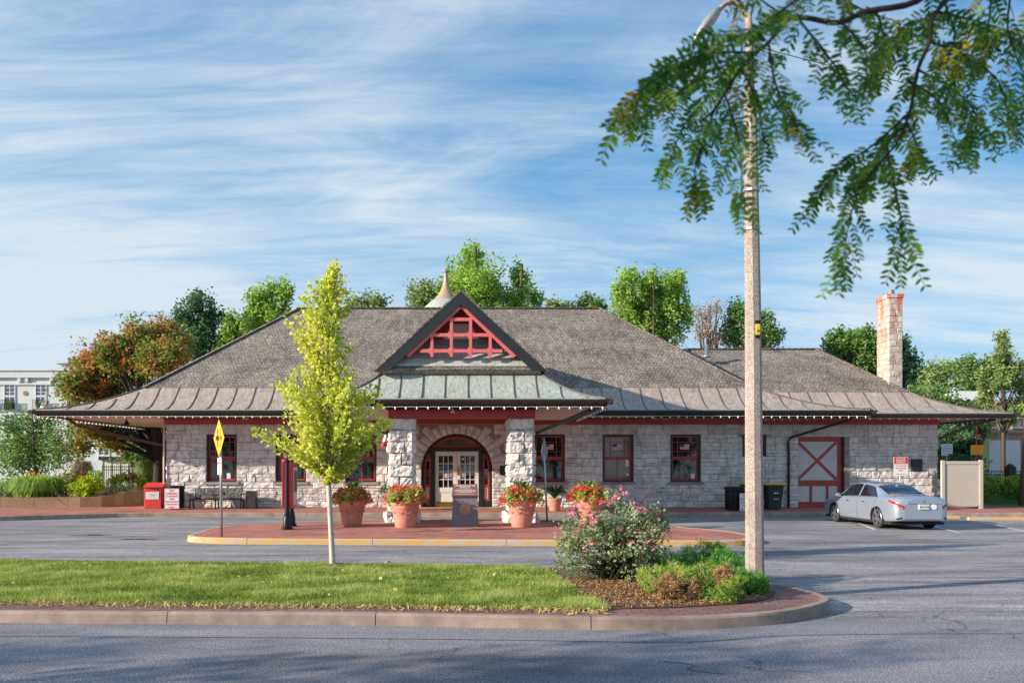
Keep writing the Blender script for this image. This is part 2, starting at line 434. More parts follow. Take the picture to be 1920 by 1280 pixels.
# ------------------------------------------------------------------ foliage
def leaf_mesh(name, C, size, mat, parent=None, rnd=None, up=.3, shape=None, dirs=None, world=False, jit=.35, smooth=False):
    """one small leaf face of 4 corners at each centre C"""
    C = np.asarray(C, dtype=float); n = len(C)
    nrm = rng.normal(size=(n, 3)); nrm[:, 2] = np.abs(nrm[:, 2])+up; nrm /= np.linalg.norm(nrm, axis=1)[:, None]
    d = rng.normal(size=(n, 3)) if dirs is None else np.asarray(dirs)+rng.normal(size=(n, 3))*.15
    d -= nrm*np.sum(d*nrm, axis=1)[:, None]; d /= np.linalg.norm(d, axis=1)[:, None]+1e-9
    w = np.cross(nrm, d)
    s = (size*(1+jit*rng.uniform(-1, 1, n)))[:, None]
    shp = shape or [(-.5, 0), (-.05, -.36), (.5, 0), (-.05, .36)]
    k = len(shp); V = np.empty((n, k, 3))
    for i, (a, b) in enumerate(shp): V[:, i] = C+d*s*a+w*s*b+nrm*s*(.08 if b else 0)
    return raw_mesh(name, V.reshape(-1, 3), n, k, mat, parent, np.repeat(rng.uniform(0, 1, n) if rnd is None else np.clip(rnd, 0, 1), k), world)
def raw_mesh(name, V, n, k, mat, parent, attr, world=False, mi=None):
    me = bpy.data.meshes.new(name)
    me.vertices.add(n*k); me.vertices.foreach_set('co', V.astype(np.float32).ravel())
    me.loops.add(n*k); me.loops.foreach_set('vertex_index', np.arange(n*k, dtype=np.int32))
    me.polygons.add(n); me.polygons.foreach_set('loop_start', np.arange(n, dtype=np.int32)*k)
    me.update(calc_edges=True)
    return fin(me, name, mat, parent, world=world, attr=attr, mi=mi)
def clumps(blobs, nc, per, cr, shell=.5, flat=1.0, rag=.0):
    vol = np.array([b[3]*b[4]*b[5] for b in blobs])**.7; pr = vol/vol.sum()
    pick = rng.choice(len(blobs), nc, p=pr); B = np.array(blobs)[pick]
    d = rng.normal(size=(nc, 3)); d /= np.linalg.norm(d, axis=1)[:, None]
    r = rng.uniform(0, 1, nc)**shell
    r = r*np.where(rng.uniform(0, 1, nc) < .22, rng.uniform(1.0, 1.0+rag, nc), 1); cc = B[:, :3]+d*r[:, None]*B[:, 3:6]
    sz = rng.uniform(.55, 1.3, nc)
    L = cc[:, None, :]+np.clip(rng.normal(size=(nc, per, 3)), -1.7, 1.7)*(cr*sz)[:, None, None]*np.array([.5, .5, .55*flat])
    cl = np.clip(rng.uniform(.15, .8, nc)+.0, 0, 1)
    rn = cl[:, None]+rng.normal(size=(nc, per))*.17
    return cc, L.reshape(-1, 3), rn.ravel()
def limbs(mb, base, r0, top, targets, nb=14, n=7):
    base = Vector(base); top = Vector(top); mid = base.lerp(top, .5)+Vector((R(-1, 1), R(-1, 1), 0))*r0*.8
    mb.tube([base-Vector((0, 0, .1)), base+Vector((0, 0, .15)), mid, top], [r0*1.35, r0, r0*.8, r0*.4], n+3)
    for t in targets[:nb]:
        t = Vector(t); k = R(.35, .9); s = base.lerp(top, k)
        if t.z < s.z: s = base.lerp(top, max(.3, k-.35))
        m_ = s.lerp(t, .5)+Vector((R(-.3, .3), R(-.3, .3), R(-.1, .5)))*r0*2
        mb.tube([s, m_, t], [r0*.42, r0*.26, r0*.07], n-2)
def tree(name, label, cat, base, blobs, leaf, bark, r0, nc, per, cr, lsize, group=None, shell=.5, nb=16, world=True, top=None, extra=None):
    root = thing(name, label, cat, base, 0, group)
    cc, L, rn = clumps(blobs, nc, per, cr, shell, rag=.42, flat=1.25)
    mb = MB()
    if top is None:
        zs = max(b[2]+b[5]*.5 for b in blobs); ax = sum(b[0] for b in blobs)/len(blobs); ay = sum(b[1] for b in blobs)/len(blobs)
        top = (ax*.7+base[0]*.3, ay*.7+base[1]*.3, zs)
    tg = [tuple(b[:3]) for b in blobs]+[tuple(c) for c in cc[:nb]]
    limbs(mb, base, r0, top, tg, nb+len(blobs))
    mb.build('trunk', bark, root, True, world=True)
    leaf_mesh('crown', L, lsize, leaf, root, rn, world=True)
    return root
def bgtree(name, label, Y, blobs_px, leaf, base_px, bark='bark', r0=.3, dens=1.0, lsize=.30, cr=.8, cat='tree', group='trees behind the station', zb=0.0, per=34, shell=.5):
    s = Y/F; bl = []
    for (px, py, rx, ry) in blobs_px:
        x, y, z = at(px, py, Y+R(-1.2, 1.2)); bl.append((x, y, z, rx*s*.9, (rx+ry)*.5*s*.8, ry*s*.9))
    area = sum(b[3]*b[5] for b in bl)
    cr *= .72; nc = int(5.6*area*dens/(cr*cr)+10); lsize *= .8
    return tree(name, label, cat, ((base_px-VX)*s, Y, zb), bl, leaf, bark, r0, nc, per, cr, lsize, group, shell)
print('lib ok')
# ------------------------------------------------------------------ camera, sky, sun
cam = bpy.data.cameras.new('camera'); co = bpy.data.objects.new('camera', cam); COL.objects.link(co)
co.location = (0, 0, CH); co.rotation_euler = (PI/2, 0, 0)
cam.sensor_width = 36; cam.lens = F/1920*36; cam.shift_x = (960-VX)/1920; cam.shift_y = (HY-640)/1920
cam.clip_start = .05; cam.clip_end = 3000
cam.dof.use_dof = True; cam.dof.focus_distance = 22; cam.dof.aperture_fstop = 4.6
SC.camera = co
SUN = Vector((1.0, .34, -.36)).normalized()          # travel direction of the sunlight
ld = bpy.data.lights.new('sun', 'SUN'); ld.energy = 3.7; ld.angle = math.radians(.6); ld.color = (1.0, .87, .72)
lo = bpy.data.objects.new('sun', ld); COL.objects.link(lo); lo.rotation_euler = SUN.to_track_quat('-Z', 'Y').to_euler()
W = bpy.data.worlds.new('World'); SC.world = W; W.use_nodes = True
wt = W.node_tree; bgn = wt.nodes['Background']
class WN(NT):
    def __init__(s): s.t = wt; s.n = wt.nodes; s.l = wt.links
w = WN()
sky = w.add('ShaderNodeTexSky', sky_type='NISHITA', sun_disc=False)
sky.sun_elevation = math.asin(-SUN.z); sky.sun_rotation = math.atan2(-SUN.x, -SUN.y); sky.air_density = 1.0; sky.dust_density = .6; sky.ozone_density = 2.5
g = w.coord('Generated'); sep = w.add('ShaderNodeSeparateXYZ'); w.link(g, sep.inputs[0])
zz = w.math('ADD', w.math('MAXIMUM', sep.outputs['Z'], 0.0), .16)
cb = w.add('ShaderNodeCombineXYZ'); w.link(w.math('DIVIDE', sep.outputs['X'], zz), cb.inputs[0]); w.link(w.math('DIVIDE', sep.outputs['Y'], zz), cb.inputs[1])
pl = cb.outputs[0]
n1 = w.noise(w.mapping(pl, (.75, 1.9, 1), (0, 0, .42)), 1.15, 12, .62, 1.1)
n2 = w.noise(w.mapping(pl, (.45, .6, 1), (0, 0, -.5)), .9, 4, .5, .3)
n3 = w.noise(w.mapping(pl, (1.0, 6.0, 1), (0, 0, .12)), 1.6, 12, .72, .5)
mk = w.math('ADD', w.math('MULTIPLY', n1, .55), w.math('ADD', w.math('MULTIPLY', n2, .42), w.math('MULTIPLY', n3, .26)))
hz = w.ramp(sep.outputs['Z'], [(0.0, .10), (.17, .10), (.33, .0)])
lf = w.ramp(w.math('ADD', w.math('MULTIPLY', sep.outputs['X'], -.5), .5), [(.35, 0), (.75, .10)])
mk = w.math('ADD', mk, w.math('ADD', hz, lf))
mask = w.ramp(mk, [(.53, 0.0), (.65, .30), (.79, .86)])
blue = w.mix(sky.outputs[0], (.30, .58, .80), 1.0, 'MULTIPLY')
tint = w.ramp(sep.outputs['Z'], [(0, (2.2, 3.0, 3.9)), (.16, (1.15, 2.5, 3.75)), (.34, (.58, 1.78, 3.2)), (.6, (.26, 1.12, 2.55))])
blue = w.mix(blue, tint, .85)
colr = w.mix(blue, (3.25, 3.6, 3.85), mask)
w.link(colr, bgn.inputs[0]); bgn.inputs[1].default_value = .10
SC.view_settings.view_transform = 'Standard'; SC.view_settings.look = 'None'; SC.view_settings.exposure = 1.22; SC.view_settings.gamma = 1

# ------------------------------------------------------------------ ground, roads, kerbs
mb = MB(); mb.poly([(-400, -60, -.06), (400, -60, -.06), (400, 900, -.06), (-400, 900, -.06)])
struct('ground', mb, 'far_ground', 'wide ground around the station grounds', 'ground')
mb = MB(); mb.poly([(-60, -12, 0), (60, -12, 0), (60, 9.55, 0), (-60, 11.2, 0)])
struct('street', mb, 'asphalt', 'foreground asphalt street with fine aggregate and cracks', 'road')
mb = MB(); mb.poly([(-60, 9.0, -.006), (60, 9.0, -.006), (60, 31.4, -.006), (-60, 31.4, -.006)])
struct('station_drive', mb, 'asphalt_old', 'worn asphalt drive and parking lot in front of the station', 'road')

def smooth_path(P, sub=6, closed=False):
    out = []; n = len(P)
    rng_ = range(n) if closed else range(n-1)
    for i in rng_:
        p0, p1, p2, p3 = (P[(i-1) % n], P[i], P[(i+1) % n], P[(i+2) % n]) if closed else (P[max(i-1, 0)], P[i], P[i+1], P[min(i+2, n-1)])
        for k in range(sub):
            t = k/sub
            out.append(tuple(.5*(2*b+(c-a)*t+(2*a-5*b+4*c-d)*t*t+(3*b-a-3*c+d)*t**3) for a, b, c, d in zip(p0, p1, p2, p3)))
    if not closed: out.append(tuple(P[-1]))
    return out
def inset(P, d):
    """offset open path to its left by d"""
    out = []
    for i in range(len(P)):
        a, b = P[max(i-1, 0)], P[min(i+1, len(P)-1)]
        t = Vector((b[0]-a[0], b[1]-a[1])).normalized(); out.append((P[i][0]-t.y*d, P[i][1]+t.x*d))
    return out
def kerb(P, w, z0, z1, name, mat, label, joint=2.4):
    """kerb whose outer foot follows P, lying to the left of P, in stones with thin joints"""
    mb = MB(); Q = inset(P, w); O = inset(P, .02)
    acc = 0
    prof = lambda i: [(P[i][0], P[i][1], z0-.05), (O[i][0], O[i][1], z1-.025), (inset(P, .045)[i] if False else (O[i][0]*.86+Q[i][0]*.14, O[i][1]*.86+Q[i][1]*.14))+(z1,), (Q[i][0], Q[i][1], z1), (Q[i][0], Q[i][1], z0-.05)]
    run = [prof(0)]
    for i in range(1, len(P)):
        seg = math.dist(P[i-1][:2], P[i][:2]); acc += seg
        run.append(prof(i))
        if acc > joint or i == len(P)-1:
            a, b = Vector(run[-1][0]), Vector(run[-2][0]); t = (b-a).normalized()*.012
            last = run[-1]; run[-1] = [tuple(Vector(p)+t) for p in last]
            h = R(-.006, .006); mb.grid([[(x, y, z+(h if z > z0 else 0)) for x, y, z in r] for r in run])
            for e in (0, -1): mb.poly(run[e] if e else run[e][::-1])
            run = [last]; acc = 0
    return struct(name, mb, mat, label, 'kerb')
def sheet(name, pts, z, mat, label, cat, uv=False):
    import mathutils
    mb = MB(); tri = mathutils.geometry.tessellate_polygon([[Vector((p[0], p[1], 0)) for p in pts]])
    mb.add([(p[0], p[1], z) for p in pts], [tuple(t) for t in tri]); return struct(name, mb, mat, label, cat, uv)

# front median island
fr = [(-26, 11.1), (-16, 10.6), (-6.1, 10.07), (-1.58, 9.92), (.54, 9.74), (2.41, 9.62), (3.7, 9.87), (4.46, 10.3), (5.05, 10.85), (5.25, 11.35), (5.15, 12.0), (4.92, 12.55), (4.4, 13.3), (3.4, 14.1), (1.6, 14.65), (-1, 14.95), (-5, 15.3), (-9.5, 15.75), (-16, 16.4), (-26, 17.3)]
frs = smooth_path(fr, 8)
kerb(frs, .14, 0, .15, 'median_kerb', 'concrete', 'weathered concrete kerb round the grassy median', 2.6)
inn = inset(frs, .135)
sheet('median_paving', inn, .142, 'pavers_dark', 'dark red brick paving strip inside the median kerb', 'paving', True)
# lawn on the median
gb = [p for p in inset(frs, .22) if p[1] > 13.6 and p[0] < 1.55]      # back edge, right to left
lawn_front = [(-26, 11.75), (-16, 11.22), (-9, 10.92), (-6, 10.72), (-3, 10.52), (-1, 10.40), (.6, 10.24), (1.72, 10.12)]
lawn_poly = lawn_front+[(1.86, 10.16), (1.72, 11.2), (1.55, 12.6), (1.5, 13.6), (1.3, 14.45)]+gb[1:]
sheet('lawn', lawn_poly, .150, 'lawn', 'mown green lawn on the median', 'grass')
mulch_poly = [(1.80, 10.35), (2.2, 10.3), (3.0, 10.42), (3.9, 10.75), (4.45, 11.3), (4.6, 11.9), (4.4, 12.7), (3.6, 13.6), (1.5, 14.35), (1.42, 13.4), (1.5, 12.4), (1.6, 11.4)]
sheet('mulch_bed', smooth_path(mulch_poly, 4, True), .154, 'mulch', 'brown bark mulch bed round the shrubs', 'mulch')
# scattered mulch chips
def inside(x, y, P):
    c = np.zeros(len(x), bool); n = len(P)
    for i in range(n):
        x0, y0 = P[i][:2]; x1, y1 = P[(i+1) % n][:2]
        if y0 == y1: continue
        m = ((y0 > y) != (y1 > y)) & (x < (x1-x0)*(y-y0)/(y1-y0)+x0); c ^= m
    return c
xs = rng.uniform(1.4, 4.7, 9000); ys = rng.uniform(10.25, 13, 9000); k = inside(xs, ys, mulch_poly); xs, ys = xs[k], ys[k]
C = np.stack([xs, ys, rng.uniform(.16, .185, len(xs))], 1)
tag(leaf_mesh('mulch_chips', C, .045, 'leaf_dead', None, rng.uniform(0, 1, len(xs)), up=1.2, shape=[(-.5, -.14), (.5, -.1), (.5, .12), (-.5, .14)]), 'loose bark chips strewn over the mulch bed', 'mulch', kind='stuff')
# grass blades
N = 330000
xs = rng.uniform(-9.9, 2.0, N); ys = 10.1+(rng.uniform(0, 1, N)**1.25)*5.9
k = inside(xs, ys, lawn_poly) & (xs > -(ys*.62+.4)); xs, ys = xs[k], ys[k]; n = len(xs)
patch = np.array([noise.noise((x*.9, y*1.6, 0))+.6*noise.noise((x*3.1, y*4.1, 5)) for x, y in zip(xs, ys)])
h = (.034+.03*rng.uniform(0, 1, n))*(1+.6*patch)
edge = np.where(rng.uniform(0, 1, n) < .06, 1.7, 1.0); h = h*edge
an = rng.uniform(0, 2*PI, n); wd = .0045+.003*rng.uniform(0, 1, n)
lx, ly = rng.normal(0, .4, n)*h, rng.normal(0, .4, n)*h
V = np.empty((n, 3, 3))
V[:, 0] = np.stack([xs-np.cos(an)*wd, ys-np.sin(an)*wd, np.full(n, .148)], 1)
V[:, 1] = np.stack([xs+np.cos(an)*wd, ys+np.sin(an)*wd, np.full(n, .148)], 1)
V[:, 2] = np.stack([xs+lx, ys+ly, .148+h], 1)
tag(raw_mesh('grass', V.reshape(-1, 3), n, 3, 'leaf_grass', None, np.repeat(np.clip(.5+.55*patch+rng.normal(0, .22, n), 0, 1), 3)), 'mown grass blades covering the median', 'grass', kind='stuff')
# dry tufts along the paving edge and fallen leaves
xs = rng.uniform(-7, 1.8, 2600); ys = np.interp(xs, [p[0] for p in lawn_front], [p[1] for p in lawn_front])-np.abs(rng.normal(0, .12, 2600))
C = np.stack([xs, ys, rng.uniform(.152, .18, 2600)], 1)
tag(leaf_mesh('dry_grass', C, .07, 'fallen', None, rng.uniform(.5, 1, 2600), up=.2, shape=[(-.5, -.06), (.5, -.03), (.5, .03), (-.5, .06)]), 'straggling dry grass along the edge of the brick strip', 'grass', kind='stuff')
xs = rng.uniform(-8, 2, 260); ys = rng.uniform(11.0, 15.0, 260); k = rng.uniform(0, 1, 260) < np.exp(-((xs+2.4)**2/9+(ys-14.2)**2/3))+.22
xs, ys = xs[k], ys[k]; C = np.stack([xs, ys, np.full(len(xs), .20)], 1)
tag(leaf_mesh('fallen_leaves', C, .075, 'fallen', None, up=1.2), 'pale yellow leaves fallen on the lawn near the young tree', 'leaves', kind='stuff')

# brick island under the portico
isl = [(-7.75, 21.9), (-7.7, 21.1), (-7.2, 20.5), (-5.8, 20.15), (-2.5, 19.95), (1.6, 19.75), (5, 19.65), (6.8, 19.75), (7.5, 20.2), (7.7, 21.0), (7.6, 22.2), (7.0, 23.4), (6.0, 24.4), (4.4, 25.6), (2.6, 27.0), (0, 27.3), (-3.2, 27.1), (-4.8, 26.5), (-6.4, 25.6), (-7.4, 24.6), (-7.85, 23.4)]
iss = smooth_path(isl, 6, True); iss.append(iss[0])
kerb(iss, .16, 0, .15, 'island_kerb', 'kerb_yellow', 'yellow painted kerb round the brick island', 3.0)
sheet('island_paving', inset(iss, .155)[:-1], .145, 'pavers', 'red brick paving of the island before the portico', 'paving', True)
# station sidewalk
sw = [(-30, 26.2), (-22, 27.2), (-17.4, 28.6), (-15, 29.9), (-13, 30.6), (-9, 30.8), (0, 30.8), (12, 30.8), (22, 30.8), (40, 30.9)]
sws = smooth_path(sw, 6)
kerb(sws, .16, 0, .17, 'sidewalk_kerb', 'concrete', 'grey concrete kerb of the station sidewalk', 2.5)
sheet('sidewalk', inset(sws, .155)+[(40, 35.6), (24, 35.6), (24, 60), (-30, 60)], .165, 'pavers', 'red brick sidewalk along the station front', 'paving', True)
# parking lines and puddle
def line(x0, y0, x1, y1, w=.1):
    mb = MB(); d = Vector((y1-y0, -(x1-x0))).normalized()*w/2
    mb.poly([(x0-d.x, y0-d.y, 0), (x1-d.x, y1-d.y, 0), (x1+d.x, y1+d.y, 0), (x0+d.x, y0+d.y, 0)]); o = mb.build('parking_line', 'paint_line')
    return tag(o, None, None, None, 'structure')
for i, (a, b, s_) in enumerate([(gr(1586, 970), gr(1640, 992), 'left of the car'), (gr(1748, 985), gr(1798, 998), 'right of the silver car'), (gr(1810, 972), gr(1930, 997), 'beside the right wheel stop'), (gr(1895, 968), gr(2080, 990), 'at the right edge')]):
    o = line(a[0], a[1], b[0], b[1]); o['label'] = 'white painted parking line '+s_; o['category'] = 'road marking'
for i, (x0, x1, y) in enumerate([(1758, 1800, 972), (1818, 1925, 975)]):
    a = gr(x0, y); b = gr(x1, y)
    mb = MB(); mb.slab([(a[0], a[1], 0), (a[0], a[1]+.16, 0), (a[0], a[1]+.13, .12), (a[0], a[1]+.03, .12)], (b[0]-a[0], 0, 0))
    tag(mb.build('wheel_stop', 'kerb_yellow'), ['short yellow wheel stop just right of the silver car', 'long yellow wheel stop at the right edge of the lot'][i], 'wheel stop', 'wheel stops in the parking lot')
mb = MB(); c = gr(165, 1003); mb.add([(c[0]+.6*math.cos(a)*(1+.25*math.sin(3*a)), c[1]+.16*math.sin(a)*(1+.3*math.sin(2*a)), .001) for a in np.linspace(0, 2*PI, 28)[:-1]], [tuple(range(27))])  # weeds drawn as a flat dark glossy patch
plain('water_dark', (.02, .022, .02), .04, bump=0); struct('puddle', mb, 'water_dark', 'small dark patch standing for weeds on the drive left of the island', 'puddle')
mb = MB(); c = gr(262, 1010); mb.add([(c[0]+.5*math.cos(a)*(1+.2*math.sin(2*a)), c[1]+.10*math.sin(a), .001) for a in np.linspace(0, 2*PI, 28)[:-1]], [tuple(range(27))])
struct('puddle', mb, 'water_dark', 'thin dark puddle near the tip of the brick island', 'puddle')

# ------------------------------------------------------------------ stone work
def block(mb, f, u0, u1, z0, z1, bul=.04, a=None, step=.1, gap=.006):
    a = R(0, 1) if a is None else a
    u0 += gap; u1 -= gap; z0 += gap; z1 -= gap
    if u1-u0 < .03 or z1-z0 < .03: return
    nx = max(1, round((u1-u0)/step)); nz = max(1, round((z1-z0)/step))
    e = .022
    us = [u0]+[u0+e+(u1-u0-2*e)*i/nx for i in range(nx+1)]+[u1]
    zs = [z0]+[z0+e+(z1-z0-2*e)*i/nz for i in range(nz+1)]+[z1]
    tx, tz = R(-1, 1)*bul*.8, R(-1, 1)*bul*.8; base = bul*R(.6, 1.3); P = []
    cx, cz = R(.2, .8), R(.2, .8); ph = R(0, 100)
    for i, u in enumerate(us):
        row = []
        for j, z in enumerate(zs):
            if i in (0, len(us)-1) or j in (0, len(zs)-1): d = .004
            else:
                s, q = (u-u0)/(u1-u0), (z-z0)/(z1-z0)
                d = base+tx*(s-.5)+tz*(q-.5)+noise.noise((u*4.5, z*6+ph, ph))*bul*.9+R(-.2, .2)*bul-((s-cx)**2+(q-cz)**2)*bul*.6
                d = max(.008, d)
                u_, z_ = u+(R(-.012, .012) if 1 < i < len(us)-2 else 0), z+(R(-.012, .012) if 1 < j < len(zs)-2 else 0)
                row.append(f(u_, z_, d)); continue
            row.append(f(u, z, d))
        P.append(row)
    mb.grid(P, 0, a)
    # joint sides back to the mortar
    ring = [(us[i], zs[0]) for i in range(len(us))]+[(us[-1], zs[j]) for j in range(1, len(zs))]+[(us[i], zs[-1]) for i in range(len(us)-2, -1, -1)]+[(us[0], zs[j]) for j in range(len(zs)-2, 0, -1)]
    c4 = [(u0, z0), (u1, z0), (u1, z1), (u0, z1)]
    vs = [f(u, z, .004) for u, z in c4]+[f(u, z, -.03) for u, z in c4]
    mb.add(vs, [(i, 4+i, 4+(i+1) % 4, (i+1) % 4) for i in range(4)], 0, a)
def ashlar(mb, f, u0, u1, courses, openings=(), arch=None, bul=.04, wmin=.32, wmax=.85, split=.45, step=.1):
    for (z0, z1) in courses:
        cuts = []
        for o in openings:
            if o[2] < z1-.02 and o[3] > z0+.02: cuts.append((o[0], o[1]))
        if arch:
            ax, az, ar = arch
            if z0 < az+ar:
                zz_ = max(z0, az) if z1 > az else az
                hw = DR if z1 <= az else (ar if z0 < az else math.sqrt(max(0, ar*ar-(z0-az)**2)))
                if z0 < az+ar: cuts.append((ax-hw, ax+hw))
        cuts.sort(); segs = []; p = u0
        for a, b in cuts:
            if a > p: segs.append((p, a))
            p = max(p, b)
        if p < u1: segs.append((p, u1))
        h = z1-z0
        for a, b in segs:
            x = a
            while x < b-1e-3:
                w_ = R(wmin, wmax)
                if b-(x+w_) < wmin*.7: w_ = b-x
                if h > .25 and random.random() < split:
                    q = z0+h*random.choice([.5, .5, .35, .65])
                    for (c0, c1) in ((z0, q), (q, z1)):
                        if w_ > .6 and random.random() < .6:
                            m_ = x+w_*R(.35, .65); block(mb, f, x, m_, c0, c1, bul*.85, step=step); block(mb, f, m_, x+w_, c0, c1, bul*.85, step=step)
                        else: block(mb, f, x, x+w_, c0, c1, bul*.85, step=step)
                else: block(mb, f, x, x+w_, z0, z1, bul, step=step)
                x += w_
def bands(z0, z1, n): return [(z0+(z1-z0)*i/n, z0+(z1-z0)*(i+1)/n) for i in range(n)]

YF = 34.5; XL, XM, XR = -13.5, 12.0, 20.95; YA = 34.62; YB = 47.0; GZ = .165
ZS, ZW0, ZW1, ZT = .165, 1.31, 3.43, 3.88
station = thing('train_station', 'long grey limestone train station with hipped shingle and copper roofs and red gabled portico', 'building', (0, YF, GZ))
wx = lambda p: (p-VX)/42.03
WIN = [(wx(387), wx(444)), (wx(517), wx(574)), (wx(648), wx(706)), (wx(1001), wx(1059)), (wx(1130), wx(1188)), (wx(1257), wx(1314))]
DX, DZ, DR = -.56, 1.87, 1.58                     # entrance arch centre and radius
BARN = ((1497-880)/41.9, (1583-880)/41.9, GZ, 3.32)
SMALL = ((1392-880)/41.9, (1437-880)/41.9, 2.45, 3.42)

front = lambda u, z, d: (u, YF-d, z); ann = lambda u, z, d: (u, YA-d, z)
left = lambda u, z, d: (XL-d, u, z); right = lambda u, z, d: (XR+d, u, z)
courses = bands(GZ, ZW0, 4)+bands(ZW0, ZW1, 6)+[(ZW1, ZT)]
wall = MB()
ops = [(a, b, ZW0, ZW1) for a, b in WIN]+[(a-.33, b+.33, ZW1, ZT) for a, b in WIN]
ashlar(wall, front, XL, XM, courses, ops+[(DX-DR, DX+DR, GZ, DZ)], (DX, DZ, 2.28))
# plinth slightly proud
for q0, q1 in ((DX-2.28, DX-DR), (DX+DR, DX+2.28)): block(wall, front, q0, q1, ZW0+.3533, DZ, .03)
for a, b in WIN:
    block(wall, front, a-.33, b+.33, ZW1, ZT, .012, .1)
annops = [(BARN[0], BARN[1], GZ, BARN[3]), (BARN[0]-.25, BARN[1]+.5, 3.32, ZT), (SMALL[0], SMALL[1], 2.45, 3.43)]
acs = bands(GZ, 2.45, 7)+bands(2.45, 3.32, 3)+[(3.32, ZT)]
ashlar(wall, ann, XM, XR, acs, annops+[(SMALL[0]-.2, SMALL[1]+.2, 3.43, ZT)], None, .035)
block(wall, ann, BARN[0]-.25, BARN[1]+.5, 3.32, ZT, .012, .1)
block(wall, ann, SMALL[0]-.2, SMALL[1]+.2, 3.43, ZT, .012, .1)
ashlar(wall, left, YF, YB, courses, (), None, .04, step=.14)
ashlar(wall, right, YA, 43.0, acs, (), None, .035, step=.14)
ashlar(wall, lambda u, z, d: (u, YB+d, z), XL, XM, bands(GZ, ZT, 10), (), None, .02, .6, 1.2, .2, .4)
# voussoirs of the arch: long radial stones with a ragged outer end
nv = 19
for i in range(nv):
    a0, a1 = PI*i/nv, PI*(i+1)/nv; ro = 2.0 + (.36 if i % 2 else .10) if 2 < i < nv-3 else (2.33 if i % 2 else 2.15)
    zmax = ZT
    def fa(u, z, d, a0=a0, a1=a1):
        return (DX+z*math.cos(u), YF-d-.01, DZ+z*math.sin(u))
    am = (a0+a1)/2
    ro = min(ro, (zmax-DZ)/max(.01, math.sin(am))-.0)
    rr = R(0, 1); P = []
    nu, nr = 4, 7
    for p in range(nu+1):
        row = []
        for q in range(nr+1):
            u = a0+.006+(a1-a0-.012)*p/nu; rd = DR+.01+(ro-DR-.02)*q/nr
            if DZ+rd*math.sin(u) > ZT: rd = (ZT-DZ)/math.sin(u)
            edge_ = p in (0, nu) or q in (0, nr)
            row.append(fa(u, rd, .0 if edge_ else .045+noise.noise((u*6, rd*5, 3.1))*.04+R(-.01, .01)))
        P.append(row)
    wall.grid(P, 0, rr)
# fill stones between voussoir ends and ashlar: mortar backing follows
wall.build('wall', 'stone', station, uv=False, world=True)
# backing wall (mortar) with the real openings
bk = MB()
def back(u0, u1, z0, z1, y=YF, t=.28): bk.box(u0, u1, y+.012, y+t, z0, z1)
xs_ = [XL+.01]; 
for a, b in WIN[:3]: xs_ += [a, b]
xs_ += [DX-2.3]
for i in range(0, 7, 2): back(xs_[i], xs_[i+1] if i+1 < len(xs_) else DX-2.3, GZ, ZT)
for a, b in WIN: back(a, b, GZ, ZW0); back(a, b, ZW1, ZT)
xs_ = [DX+2.3]
for a, b in WIN[3:]: xs_ += [a, b]
xs_ += [XM]
for i in range(0, 8, 2): back(xs_[i], xs_[i+1], GZ, ZT)
# arch surround: columns of backing round the hole
na = 40
for i in range(na):
    u0 = DX-2.3+4.6*i/na; u1 = u0+4.6/na; um = (u0+u1)/2-DX
    zb = GZ if abs(um) > DR+.02 else DZ+math.sqrt(max(0, (DR+.02)**2-um*um))
    back(u0, u1, zb, ZT)
back(XM, SMALL[0], GZ, ZT, YA); back(SMALL[0], SMALL[1], GZ, 2.45, YA); back(SMALL[0], SMALL[1], 3.43, ZT, YA)
back(SMALL[1], BARN[0], GZ, ZT, YA); back(BARN[0], BARN[1], 3.32, ZT, YA); back(BARN[1], XR-.01, GZ, ZT, YA)
bk.box(XL+.012, XL+.3, YF+.3, YB-.01, GZ, ZT); bk.box(XR-.3, XR-.012, YA+.3, 43, GZ, ZT); bk.box(XL+.3, XM, YB-.3, YB-.012, GZ, ZT); bk.box(XM, XR-.3, 42.7, 42.99, GZ, ZT)
# unseen upright panels inside the front walls so no light leaks
bk.box(XL+.3, XM, YF+.9, YF+1.0, GZ, ZT); bk.box(XM, XR-.3, YA+.9, YA+1, GZ, ZT)
bk.build('wall_core', 'mortar', station, world=True)

# frieze: red beam along the wall top
mb = MB(); mb.box(XL-.06, XM, YF-.11, YF+.3, ZT+.002, 4.13); mb.box(XM+.003, XR+.06, YA-.10, YA+.3, ZT+.002, 4.13); mb.box(XL-.10, XL+.28, YF+.304, YB, ZT+.002, 4.13)
mb.build('frieze', 'red_paint', station, world=True)
mb = MB(); mb.box(XL-.12, XM, YF-.17, YF+.28, 4.132, 4.20); mb.box(XM+.003, XR+.12, YA-.16, YA+.28, 4.132, 4.20); mb.build('frieze_moulding', 'fascia_black', station, world=True)

